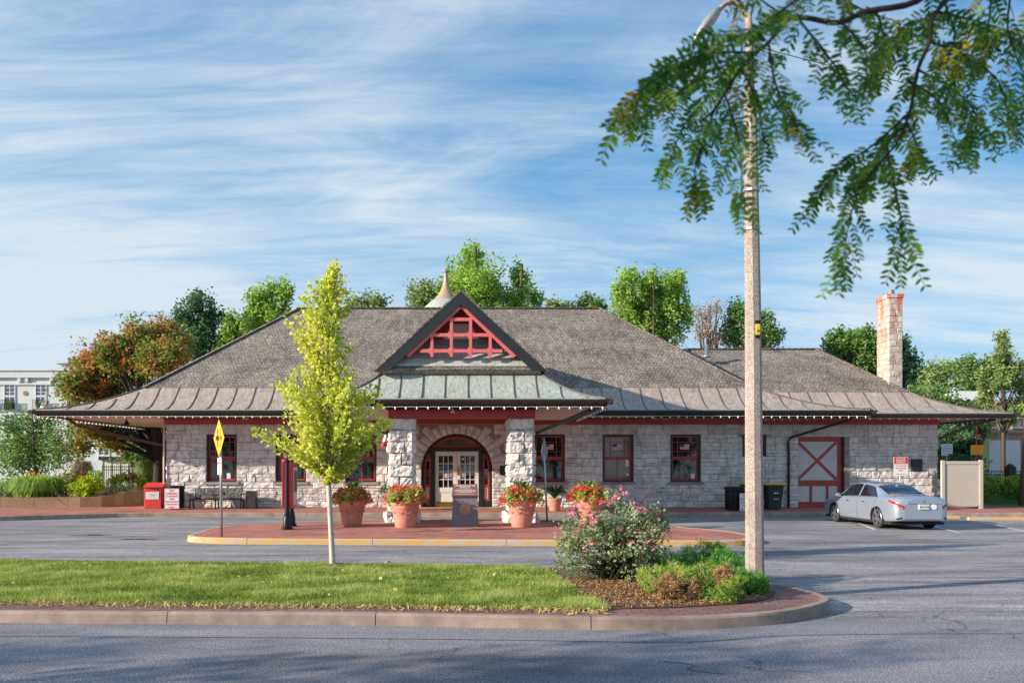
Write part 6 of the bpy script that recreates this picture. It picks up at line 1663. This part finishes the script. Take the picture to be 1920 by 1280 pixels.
for i, (lab, Y, bl, lf, bp) in enumerate([
    ('wide yellow green treetop beyond the annex roof', 95, [(1745, 705, 36, 22), (1775, 692, 26, 18), (1735, 730, 40, 26)], 'leaf_pale', 1745),
    ('dark rounded tree mass above the far white trailer', 92, [(1815, 695, 38, 26), (1850, 692, 28, 24), (1830, 722, 50, 28)], 'leaf_mid', 1825),
    ('bushy dark slope tree directly right of the annex shingles', 70, [(1735, 745, 40, 22), (1770, 758, 36, 18), (1710, 755, 30, 22)], 'leaf_mid', 1740)]):
    T('bushy_tree', lab, Y, bl, lf, bp, dens=1.5, cr=1.0, lsize=.4)
T('dark_tree', 'dark low tree under the right end eave behind the enclosure', 45, [(1790, 820, 28, 26), (1800, 850, 36, 30), (1770, 840, 20, 40), (1820, 830, 20, 30), (1795, 875, 40, 20)], 'leaf_dark', 1790, dens=1.8, cr=.5, lsize=.22)
# conifer-like bald cypress at the right edge
cy = []
for py in range(635, 800, 14):
    w_ = 8+min(46, (py-625)*.42); n_ = 3 if py < 740 else 1
    for k in range(n_): cy.append((1880+R(-1, 1)*w_*.8, py+R(-5, 5), w_*.42, 7))
cy += [(1880, 632, 6, 12), (1905, 720, 34, 12), (1850, 745, 28, 9), (1900, 690, 26, 9), (1915, 770, 26, 10), (1845, 700, 20, 8)]
tp_ = T('cypress_tree', 'feathery yellow green conifer with bare trunk at the right edge', 50, cy, 'leaf_pale', 1882, bark='bark', r0=.09, dens=1.35, cr=.42, lsize=.2, per=30)
m_ = MB(); a = at(1882, 905, 50); b = at(1880, 640, 50); m_.tube([(a[0], a[1], 0), tuple(b)], [.15, .04], 8); m_.build('bole', 'bark', tp_, True, world=True)
# ------------------------------------------------------------------ left side
au = [(302, 628, 50, 30), (250, 640, 46, 34), (205, 660, 46, 32), (170, 690, 40, 34), (140, 725, 34, 30), (235, 690, 60, 40), (300, 670, 56, 36), (190, 735, 50, 34), (165, 790, 36, 34), (205, 815, 34, 36), (150, 835, 22, 26), (235, 800, 24, 22), (340, 650, 22, 30)]
sA = 44/F; bl = [(*at(px, py, 44+R(-2.5, 1.5)), rx*sA*.84, (rx+ry)*.45*sA, ry*sA*.84) for px, py, rx, ry in au]
tree('autumn_tree', 'broad tree with rust red and green leaves left of the station', 'tree', ((297-VX)*sA, 44, .1), bl, 'leaf_autumn', 'bark_dark', .36, 900, 38, .46, .18, None, .5, 18, top=at(290, 760, 44))
m_ = MB(); q = lambda px, py: at(px, py, 43.9)
ab = thing('tree_limbs', 'x', 'tree') if False else None
sA = 38/F
bl = [(*at(px, py, 38+R(-1, 1)), rx*sA, (rx+ry)*.5*sA, ry*sA) for px, py, rx, ry in [(70, 810, 45, 34), (30, 830, 40, 34), (105, 840, 34, 34), (60, 860, 50, 30), (15, 865, 30, 30), (45, 785, 20, 16), (95, 785, 24, 20), (20, 800, 22, 18)]]
tree('loose_tree', 'loose grey green small tree in front of the white building at the far left', 'tree', ((70-VX)*sA, 38, .4), bl, 'leaf_mid', 'bark', .07, 300, 30, .42, .13, None, .5, 20)
bl = [(*at(px, py, 52), rx*52/F, rx*52/F*.8, ry*52/F) for px, py, rx, ry in [(250, 850, 30, 26), (235, 835, 20, 20), (265, 860, 20, 20)]]
tree('small_tree', 'small green tree behind the black fence seen under the canopy', 'tree', ((250-VX)*52/F, 52, 0), bl, 'leaf_mid', 'bark', .1, 60, 30, .5, .2)

# planter wall and bed
pw_ = [(-30, 34.6), (-22, 34.7), ((150-VX)*34.8/F, 34.8), ((188-VX)*34.9/F, 35.0), ((232-VX)*36.6/F, 36.6), ((272-VX)*38.6/F, 38.6), ((290-VX)*40/F, 41)]
pz = [.58, .60, .62, .64, .76, .86, .9]
wl = thing('planter_wall', 'low tan stone retaining wall round the flower bed at the left', 'wall', (pw_[2][0], 34.8, .165))
m_ = MB(); cp_ = MB(); Q = inset(pw_, .32)
for i in range(len(pw_)-1):
    a, b, c, d = pw_[i], pw_[i+1], Q[i+1], Q[i]; z0_, z1_ = pz[i], pz[i+1]
    m_.add([(a[0], a[1], .1), (b[0], b[1], .1), (b[0], b[1], z1_), (a[0], a[1], z0_), (d[0], d[1], z0_), (c[0], c[1], z1_), (d[0], d[1], .1), (c[0], c[1], .1)], [(0, 1, 2, 3), (3, 2, 5, 4), (4, 5, 7, 6)])
m_.build('wall_face', 'planter_stone', wl, False, True, world=True)
bedp = [(x, y+.3) for x, y in pw_]+[(-13.6, 47), (-30, 47)]
m_ = MB(); m_.add([(x, y, z-.1) for (x, y), z in zip(bedp[:7], pz)]+[(-13.7, 47, .7), (-30, 47, .5)], [tuple(range(9))]); struct('flower_bed', m_, 'mulch', 'planted bed behind the low stone wall', 'garden')
def shrub(name, label, px0, px1, pyt, pyb, Y, mat, n=45, ls=.09, cr=.16, grassy=False, group=None, zb=.5, per=26):
    x0, x1 = (px0-VX)*Y/F, (px1-VX)*Y/F; pyt -= 4; zt_, zb_ = CH+(HY-pyt)*Y/F, CH+(HY-pyb)*Y/F; cx = (x0+x1)/2; hw = (x1-x0)/2
    root = thing(name, label, 'plant', (cx, Y, zb), 0, group)
    if grassy:
        B = 1100; base = np.stack([cx+rng.normal(0, hw*.2, B), Y+rng.normal(0, hw*.25, B), np.full(B, zb_)], 1)
        an = rng.uniform(0, 2*PI, B); ln = hw*rng.uniform(.4, 1.0, B); V = np.empty((B, 6, 3)); h = (zt_-zb_)*rng.uniform(.65, 1.05, B); w_ = .02
        dx, dy = np.cos(an), np.sin(an)
        def P(t, s):
            r = ln*t; z = h*(np.sin(t*2.75)); return np.stack([base[:, 0]+dx*r-dy*s*w_*(1-t*.8), base[:, 1]+dy*r+dx*s*w_*(1-t*.8), base[:, 2]+z], 1)
        ts = (0, .3, .6, .95); V = np.stack([np.stack([P(ts[q], -1), P(ts[q+1], -1), P(ts[q+1], 1), P(ts[q], 1)], 1) for q in range(3)], 1)
        raw_mesh('blades', V.reshape(-1, 3), B*3, 4, mat, root, np.repeat(rng.uniform(0, 1, B), 12), world=True)
    else:
        _, L, rn = clumps([(cx, Y, (zt_+zb_)/2, hw, hw*.7, (zt_-zb_)/2)], n, per, cr, .4); leaf_mesh('foliage', L, ls, mat, root, rn, world=True)
    return root
G = 'perennials in the flower bed'
shrub('ornamental_grass', 'arching bright green ornamental grass in the bed', 12, 118, 896, 938, 35.7, 'leaf_bright', grassy=True, group=G)
shrub('yellow_shrub', 'round vivid yellow green shrub at the corner of the stone wall', 128, 194, 898, 936, 35.5, 'leaf_lime', 110, .1, .16, group=G)
shrub('green_shrub', 'mid green shrub between the ornamental grass and the vivid shrub', 88, 140, 896, 934, 36, 'leaf_mid', 50, .09, group=G)
shrub('yellow_flowers', 'orange yellow flowering perennials behind the ornamental grass', 30, 85, 890, 912, 36.8, 'petal_orange', 26, .07, .12, group=G)
shrub('green_shrub', 'dark reddish green shrub behind the vivid shrub', 105, 170, 884, 912, 37.6, 'leaf_autumn', 50, .1, .2, group=G)
shrub('green_shrub', 'bright green upright plant above the vivid shrub', 165, 192, 884, 920, 36.8, 'leaf_bright', 40, .1, .14, group=G)
shrub('green_shrub', 'blue green low plants along the receding stone wall', 190, 262, 905, 932, 38.2, 'leaf_rose', 60, .08, .2, group=G)
shrub('yellow_shrub', 'small bright yellow green shrub in the middle of the receding bed', 205, 236, 894, 914, 39.5, 'leaf_lime', 34, .1, .14, group=G)
shrub('yellow_shrub', 'small yellow green shrub near the red drop box', 254, 276, 899, 918, 40, 'leaf_lime', 26, .1, .12, group=G)
shrub('green_shrub', 'dark green plants at the far left end of the bed', -20, 30, 900, 936, 35.8, 'leaf_mid', 50, .09, .2, group=G)
shrub('green_shrub', 'russet plants at the back of the receding bed', 225, 262, 888, 906, 41, 'leaf_autumn', 34, .09, .2, group=G)
shrub('ornamental_grass', 'tall tan and green grass clump behind the black fence', 252, 296, 868, 905, 45, 'leaf_pale', grassy=True, group=G)
shrub('ornamental_grass', 'straw coloured wispy grass left of the fence', 130, 175, 868, 905, 44, 'leaf_twiggy', grassy=True, group=G)

# fence under the canopy
def picket(x0, x1, Y, z0, z1, label, n, group='black picket fences'):
    root = thing('picket_fence', label, 'fence', (x0, Y, z0), 0, group)
    m_ = MB(); m_.box(0, x1-x0, -.02, .02, z1-z0-.1, z1-z0-.06); m_.box(0, x1-x0, -.02, .02, z1-z0-.28, z1-z0-.24); m_.box(0, x1-x0, -.02, .02, .12, .16); m_.build('rail', 'black_metal', root)
    m_ = MB()
    for i in range(n): x = (x1-x0)*i/(n-1); m_.box(x-.012, x+.012, -.012, .012, .05, z1-z0)
    m_.build('pickets', 'black_metal', root)
picket((192-VX)*46/F, (300-VX)*46/F, 46, 0.2, CH+(HY-872)*46/F+.0, 'black picket fence under the left canopy', 30)
# white building far left
YB_ = 92; sB = YB_/F; bx0, bx1 = (-180-VX)*sB, (262-VX)*sB; zr = CH+(HY-694)*sB
wb = thing('white_building', 'three storey white rendered building with shuttered windows at the far left', 'building', (bx0/2+bx1/2, YB_, 0))
m_ = MB(); m_.box(bx0, bx1, YB_, YB_+16, 0, zr-.9); m_.build('wall', 'render_white', wb, world=True)
m_ = MB(); m_.box(bx0-.35, bx1+.35, YB_-.35, YB_+16.3, zr-.9, zr-.1); m_.box(bx0-.5, bx1+.5, YB_-.5, YB_+16.5, zr-.098, zr); m_.box(bx0-.15, bx1+.15, YB_-.15, YB_-.001, zr-1.75, zr-1.45); m_.build('cornice', 'render_white', wb, world=True)
m_ = MB(); 
for px in (38, 52, 98, 110, 155, 168, 215): x = (px-VX)*sB; m_.box(x-.18, x+.18, YB_-.3, YB_-.002, zr-1.4, zr-.902)
m_.build('cornice_brackets', 'render_white', wb, world=True)
for fl_i, (t0, t1) in enumerate(((719, 766), (778, 806), (835, 858))):
    for px in (-140, -80, -20, 18.5, 77, 136, 195, 240):
        x0, x1 = (px-9-VX)*sB, (px+9-VX)*sB; z1_, z0_ = CH+(HY-t0)*sB, CH+(HY-t1)*sB
        m_ = MB(); m_.box(x0-.12, x1+.12, YB_-.10, YB_+.05, z1_, z1_+.12); m_.box(x0-.12, x0, YB_-.08, YB_+.05, z0_, z1_); m_.box(x1, x1+.12, YB_-.08, YB_+.05, z0_, z1_); m_.box(x0-.2, x1+.2, YB_-.18, YB_+.05, z0_-.18, z0_-.001)
        zm = (z0_+z1_)/2 if fl_i == 0 else z0_+.3
        m_.box(x0, x1, YB_-.06, YB_, zm-.12, zm+.12)
        m_.box((x0+x1)/2-.05, (x0+x1)/2+.05, YB_-.05, YB_, z0_, z1_)
        for k in (1, 2): zz_ = zm+(z1_-zm)*k/3; m_.box(x0, x1, YB_-.045, YB_, zz_-.03, zz_+.03)
        o = m_.build('window', 'render_white', wb, world=True)
        m_ = MB(); m_.box(x0, x1, YB_-.03, YB_-.005, z0_, z1_); m_.build('pane', 'glass_far', o)
        if fl_i == 0:
            m_ = MB(); m_.box(x0-.25, x1+.25, YB_-.45, YB_-.40, z0_+1.0, z0_+1.05); m_.box(x0-.25, x1+.25, YB_-.45, YB_-.19, z0_-.05, z0_)
            for k in range(9): x = x0-.22+(x1-x0+.44)*k/8; m_.box(x-.02, x+.02, YB_-.44, YB_-.41, z0_, z0_+1.0)
            m_.build('balcony_rail', 'black_metal', o)
            m_ = MB(); m_.box(x0+.15, x1-.15, YB_-.35, YB_-.22, z0_, z0_+.0+.75); o2 = m_.build('flower_box', 'leaf_mid', o)
for px in (47.5, 106, 165):
    m_ = MB(); x, _, z = at(px, 737, YB_); m_.tube([(x, YB_-.06, z), (x, YB_-.001, z)], .28, 16); m_.build('wall_medallion', 'concrete', wb, world=True)
px0, px1 = (112-VX)*sB*1.05, (190-VX)*sB*1.05
m_ = MB(); zt_ = CH+(HY-682)*sB*1.05; m_.box(px0, px1, YB_*1.05, YB_*1.05+5, zr-.5, zt_); m_.build('penthouse', 'render_white', wb, world=True)
m_ = MB(); m_.add([(px0-.4, YB_*1.05-.4, zt_), (px1+.4, YB_*1.05-.4, zt_), (px1+.4, YB_*1.05+5.4, zt_), (px0-.4, YB_*1.05+5.4, zt_), (px0+2, YB_*1.05+2.5, zt_+.5), (px1-1, YB_*1.05+2.5, zt_+.5)], [(0, 1, 5, 4), (1, 2, 5), (2, 3, 4, 5), (3, 0, 4), (0, 3, 2, 1)]); m_.build('penthouse_roof', 'roof_red', wb, world=True)
# flags on poles before it
for (px, pyt, lab, mt) in ((85, 739, 'white flag on a pole before the white building', 'cloth_white'), (91.5, 740, 'red white and blue flag on a pole before the white building', 'cloth_red')):
    Y = 70; x = (px-VX)*Y/F; zt_ = CH+(HY-pyt)*Y/F
    fp = thing('flagpole', lab, 'flagpole', (x, Y, 0), 0, 'flagpoles before the white building')
    m_ = MB(); m_.tube([(0, 0, 0), (0, 0, zt_)], .05, 6); m_.build('pole', 'sign_white', fp, True)
    m_ = MB(); P = []
    wd_ = .9 if mt == 'cloth_white' else .25
    for i in range(6): P.append([(-(.05+wd_*t*(i/5*.8+.1)), .12*math.sin(t*5+i), zt_-.2-i*.22-t*.35) for t in np.linspace(0, 1, 6)])
    m_.grid(P); fc = m_.build('flag', mt, fp, True)
# low cream shelter, pillars, lamp, cars beyond the fence
m_ = MB(); Y = 66; a = at(192, 862, Y); b = at(282, 905, Y)
sh = thing('cream_container', 'long cream panelled container with dark roof beyond the fence', 'container', ((a[0]+b[0])/2, Y, 0))
x0, x1, z1_ = a[0], b[0]+1, a[2]
m_.box(x0, x1, Y, Y+3, .3, z1_); 
for i in range(8): x = x0+(x1-x0)*i/7; m_.box(x-.04, x+.04, Y-.05, Y-.001, .3, z1_)
m_.build('body', 'cream_panel', sh, world=True)
m_ = MB(); m_.box(x0-.2, x1+.2, Y-.3, Y+3.2, z1_+.002, z1_+.3); m_.build('roof', 'plaque_dark', sh, world=True)
yh = thing('pale_house', 'pale house with white porch posts seen beneath the left canopy', 'house', ((262-VX)*75/F, 75, 0))
m_ = MB(); a = at(215, 840, 75); b = at(330, 840, 75); m_.box(a[0], b[0], 75, 83, 0, 4.1); m_.build('wall', 'cream_panel', yh, world=True)
m_ = MB(); m_.add([(a[0]-.5, 73, 4.0), (b[0]+.5, 73, 4.0), (b[0]-.5, 79, 6.1), (a[0]+.5, 79, 6.1)], [(0, 1, 2, 3)]); m_.slab([(a[0]-.5, 73, 4.0), (b[0]+.5, 73, 4.0), (b[0]+.5, 83.5, 4.0), (a[0]-.5, 83.5, 4.0)], (0, 0, .1)); m_.build('roof', 'plaque_dark', yh, world=True)
for px in (256, 268, 281):
    m_ = MB(); x = (px-VX)*73/F; m_.box(x-.12, x+.12, 73.2, 73.45, 0, 3.99); m_.build('porch_post', 'sign_white', yh, world=True)
for px in (228, 244, 300): m_ = MB(); x = (px-VX)*75/F; m_.box(x-.5, x+.5, 74.92, 74.99, 1.2, 2.8); m_.build('window', 'glass_far', yh, world=True)
ls = thing('carriage_lamp', 'black lantern on a post at the corner of the station', 'street lamp', ((304-VX)*47.5/F-.0, 48, 0))
m_ = MB(); m_.tube([(0, 0, 0), (0, 0, 2.9)], .05, 8); m_.build('post', 'black_metal', ls, True); m_ = MB(); m_.lathe([(.08, 0), (.15, .45), (.18, .47), (.06, .62), (.02, .72)], (0, 0, 2.9), 8); m_.build('lantern', 'plaque_dark', ls)
m_ = MB(); m_.box(-62, -13, 50, 58, -.02, 0); 
sheet('far_street', [(-90, 50), (-14, 50), (-14, 62), (-90, 62)], .0, 'asphalt_old', 'side street beyond the flower bed', 'road')
sheet('far_lawn', [(-14, 62.5), (-120, 62.5), (-120, 88), (-14, 88)], .0, 'lawn', 'grass strip before the white building', 'grass')
def simple_car(label, px, py, Y, rz, paint): return sedan(label, (*at(px, py, Y)[:2], 0), rz, paint, detail=False, group='cars parked far behind')
simple_car('dark blue car parked beyond the black fence at the right edge', 1872, 880, 60, math.radians(80), 'car_blue')
simple_car('pale silver car parked beyond the hedge at the right edge', 1935, 880, 63, math.radians(95), 'car_silver')
simple_car('silver car parked behind the dark low tree and enclosure', 1815, 880, 64, math.radians(85), 'car_silver')
m_ = thing('crossing_signal', 'x', 'sign') if False else None

# ------------------------------------------------------------------ right side
sheet('side_lawn', [(22.5, 35.8), (60, 35.8), (60, 50), (22.5, 50)], .17, 'lawn', 'green lawn strip right of the station', 'grass')
sheet('far_lot', [(18, 52), (90, 52), (90, 70), (18, 70)], .0, 'asphalt_old', 'far parking lot right of the station', 'road')
x0, x1 = (1843-VX)*37/F, (2050-VX)*37/F
hg = thing('clipped_hedge', 'dense clipped green hedge right of the beige enclosure', 'hedge', ((x0+x1)/2, 38, .17))
bl = [(x, 38+R(-.1, .1), .95, .55, .6, .62) for x in np.arange(x0+.3, x1, .5)]
_, L, rn = clumps(bl, 750, 34, .16, .3); L[:, 2] = np.clip(L[:, 2], .2, 1.52); leaf_mesh('foliage', L, .095, 'leaf_bright', hg, rn-.15, world=True)
m_ = MB(); m_.box(x0+.2, x1, 37.7, 38.3, .17, 1.2); m_.build('hedge_core', 'leaf_dark', hg, world=True)  # plain dark green box filling the hedge behind its leaves
picket((1843-VX)*44/F, (2050-VX)*44/F, 44, .0, CH+(HY-881)*44/F, 'black picket fence above the hedge at the right edge', 40)
fp_ = thing('fence_post', 'thick black fence post before the far picket fence', 'post', ((1894-VX)*43.8/F, 43.8, 0)); m_ = MB(); m_.box(-.22, .22, -.2, .2, 0, 2.0, bev=.03); m_.lathe([(.2, 2.0), (.16, 2.1), (.02, 2.15)], (0, 0, 0), 8); m_.build('post', 'black_metal', fp_)
for o in list(fp_.children): pass
up_ = thing('utility_pole', 'brown wooden utility pole cut by the right edge of the view', 'pole', ((1920-VX)*36/F, 36.2, .17))
m_ = MB(); m_.tube([(0, 0, 0), (.62, 0, 7.5)], [.12, .10], 10); m_.build('shaft', 'pine_bark', up_, True); m_ = MB(); m_.lathe([(.10, 7.45), (.13, 7.47), (.13, 7.6), (.04, 7.7)], (.62, 0, 0), 10); m_.build('cap', 'lamp_grey', up_)
# far pink brick building and white garages
fb = thing('brick_building', 'pinkish brick building with dark windows far beyond the right end', 'building', ((1850-VX)*105/F, 105, 0))
sF = 105/F; X = lambda px: (px-VX)*sF; Z = lambda py: CH+(HY-py)*sF
m_ = MB(); m_.box(X(1790), X(2060), 105, 118, 0, Z(755)); m_.build('wall', 'pink_brick', fb, uv=True, world=True)
m_ = MB(); m_.box(X(1788), X(2062), 104.6, 118.4, Z(755)+.002, Z(750)); m_.build('parapet', 'concrete', fb, world=True)
for px in (1850, 1905, 1960, 2010):
    m_ = MB(); m_.box(X(px-8), X(px+8), 104.85, 104.98, Z(800), Z(778)); o = m_.build('window', 'glass_far', fb, world=True); m_ = MB(); m_.box(X(px-9.5), X(px+9.5), 104.7, 104.98, Z(803), Z(800)-.01); m_.build('sill', 'concrete', o)
gg = thing('garage_row', 'white garage doors beneath a concrete band beyond the parked cars', 'garage', ((1870-VX)*80/F, 80, 0))
sG = 80/F; X = lambda px: (px-VX)*sG; Z = lambda py: CH+(HY-py)*sG
m_ = MB(); m_.box(X(1800), X(2050), 80, 86, 0, Z(812)); m_.build('wall', 'pink_brick', gg, uv=True, world=True)
m_ = MB(); m_.box(X(1798), X(2052), 79.8, 86.2, Z(812)+.002, Z(806)); m_.build('roof', 'concrete', gg, world=True)
for a_, b_ in ((1815, 1838), (1842, 1875), (1880, 1912), (1917, 1950)):
    m_ = MB(); m_.box(X(a_), X(b_), 79.9, 79.99, 0, Z(825)); 
    for k in range(1, 4): m_.box(X(a_)+.02, X(b_)-.02, 79.87, 79.895, Z(825)*k/4-.02, Z(825)*k/4+.02)
    m_.build('garage_door', 'render_white', gg, world=True)
tk = thing('white_trailer', 'white and grey box trailer on the raised road beyond the trees', 'trailer', (at(1810, 750, 78)[0], 78, at(1810, 754, 78)[2]))
x0, _, z0_ = at(1779, 755, 78); x1, _, z1_ = at(1842, 733, 78)
m_ = MB(); m_.box(x0+.9, x1, 78, 80.4, z0_+.15, z1_, bev=.04); m_.build('box_body', 'truck_white', tk, world=True)
m_ = MB(); m_.slab([(x0, 78, z0_+.15), (x0+.88, 78, z0_+.15), (x0+.88, 78, z1_-.02), (x0+.35, 78, z1_-.15), (x0, 78, z1_-.5)], (0, 2.2, 0)); m_.build('nose', 'sign_white', tk, world=True)
for k in range(3): m_ = MB(); x = x0+1.2+k*.75; m_.tube([(x, 77.95, z0_+.15), (x, 78.2, z0_+.15)], .25, 14); m_.build('wheel', 'rubber', tk, world=True)
m_ = MB(); m_.box(x0-14, x1-.3, 76.5, 84, -.05, z0_-.12); tag(m_.build('embankment', 'hill_green'), 'green embankment carrying the road with the trailer', 'embankment', None, 'structure')
for i, (px, Y) in enumerate(((1795, 72), (1835, 72))):
    T('bushy_tree', ['bushy trees below the trailer, nearest the annex eave', 'bushy green clump below the right end of the trailer', 'bushy green clump beyond the conifer'][i], Y, [(px, 785, 34, 24), (px+15, 770, 24, 14), (px-12, 805, 34, 24)], ['leaf_mid', 'leaf_pale', 'leaf_dark'][i], px, dens=1.3, cr=.8, lsize=.3)
# far tree belt on the horizon (a wood that reads as one mass)
for k, (x0, x1, Y, h) in enumerate(((-160, -28, 150, 6), (30, 200, 150, 11))):
    bl = [(x, Y+R(-6, 6), h*.45+R(-1, 1), 6, 6, h*.5*R(.8, 1.15)) for x in np.arange(x0, x1, 6)]
    _, L, rn = clumps(bl, 900, 22, 1.9, .45); tag(leaf_mesh('far_wood', L, .8, 'leaf_mid', None, rn), ['far belt of green trees behind the white building', 'far belt of green trees at the right horizon'][k], 'trees', kind='stuff')
print('bg ok')

# street trees on the near pavement, outside the frame: they shade the street and show in the windows
for i, (x, y, h) in enumerate(((-24, 1.6, 7.5), (-14.5, 1.9, 7.0), (-6.5, -1.5, 6.5))):
    bl = [(x+R(-.8, .8), y+R(-.6, .6), h*f_, 2.0*q, 1.6*q, 1.1*q) for f_, q in ((.55, 1), (.7, 1.05), (.85, .8), (.62, .9))]
    tree('unseen_street_tree', ['street tree on the near pavement, farthest left outside the view', 'street tree on the near pavement, middle of the three outside the view', 'street tree on the near pavement, nearest the camera at the left'][i], 'tree', (x, y, 0), bl, 'leaf_mid', 'bark', .14, 120, 36, .5, .16, 'street trees outside the view')
for i, x in enumerate((-30, -16, -3, 11, 25, 40)):  # unseen trees added behind the camera to give the windows darker reflections
    bl = [(x+R(-2, 2), -30+R(-1, 1), 5.5+R(-1, 1.5), 4.5, 3, 3.5) for _ in range(3)]
    tree('unseen_street_tree', 'broad unseen tree added across the road behind the viewpoint for window reflections, number %d from the left outside the view' % (i+1) if False else ['first', 'second', 'third', 'fourth', 'fifth', 'last'][i]+' broad unseen tree added across the road behind the viewpoint for window reflections', 'tree', (x, -30, 0), bl, 'leaf_mid', 'bark', .3, 150, 26, 1.1, .55, 'unseen trees added behind the viewpoint')

def m_patch(name, c):
    t = NT(name); o = t.coord(); f = t.mix(t.noise(o, 50, 3, .85), t.noise(o, 110, 3, .8), .4)
    t.bump(f, .4, .01); t.fin(t.ramp(f, [(.42, tuple(x*.5 for x in c)), (.5, c), (.58, tuple(x*1.9 for x in c))]), .9, 0, .3)
m_patch('tar_patch', (.10, .098, .10)); m_patch('worn_patch', (.22, .205, .20))
def seam_line(pts, w, name, label, mat='tar_patch', z=.004):
    P = smooth_path(pts, 6); A, B = [], []
    for i, p in enumerate(P):
        a, b = P[max(0, i-1)], P[min(len(P)-1, i+1)]; t = Vector((b[0]-a[0], b[1]-a[1])).normalized(); ww = w*(1+.5*noise.noise((p[0]*2, p[1]*2, 1)))
        A.append((p[0]-t.y*ww, p[1]+t.x*ww, z)); B.append((p[0]+t.y*ww, p[1]-t.x*ww, z))
    m_ = MB(); m_.grid([A, B]); return tag(m_.build(name, mat), label, 'road repair', None, 'structure')
seam_line([(-30, 9.45), (-12, 9.35), (-4, 9.25), (0, 9.1), (2.5, 8.98), (4.2, 9.35), (9, 9.45), (24, 9.6)], .012, 'road_seam', 'thin dark seam along the street before the median kerb')
seam_line([(2.0, 8.1), (2.3, 7.95), (2.2, 7.75), (2.5, 7.6)], .012, 'road_crack', 'short dark crack in the street before the shrubs')
if False: seam_line([(4.6, 8.9), (5.0, 8.4), (4.8, 8.0), (5.2, 7.4), (5.1, 6.9)], .014, 'road_crack', 'branching dark crack in the street at the right')
if False: m_ = MB(); c = gr(1700, 1063); m_.add([(c[0]+.42*math.cos(a), c[1]+.42*math.sin(a), .003) for a in np.linspace(0, 2*PI, 25)[:-1]], [tuple(range(24))]); tag(m_.build('manhole_cover', 'gutter_brown'), 'round iron manhole cover in the lot right of the lamp post', 'manhole cover')
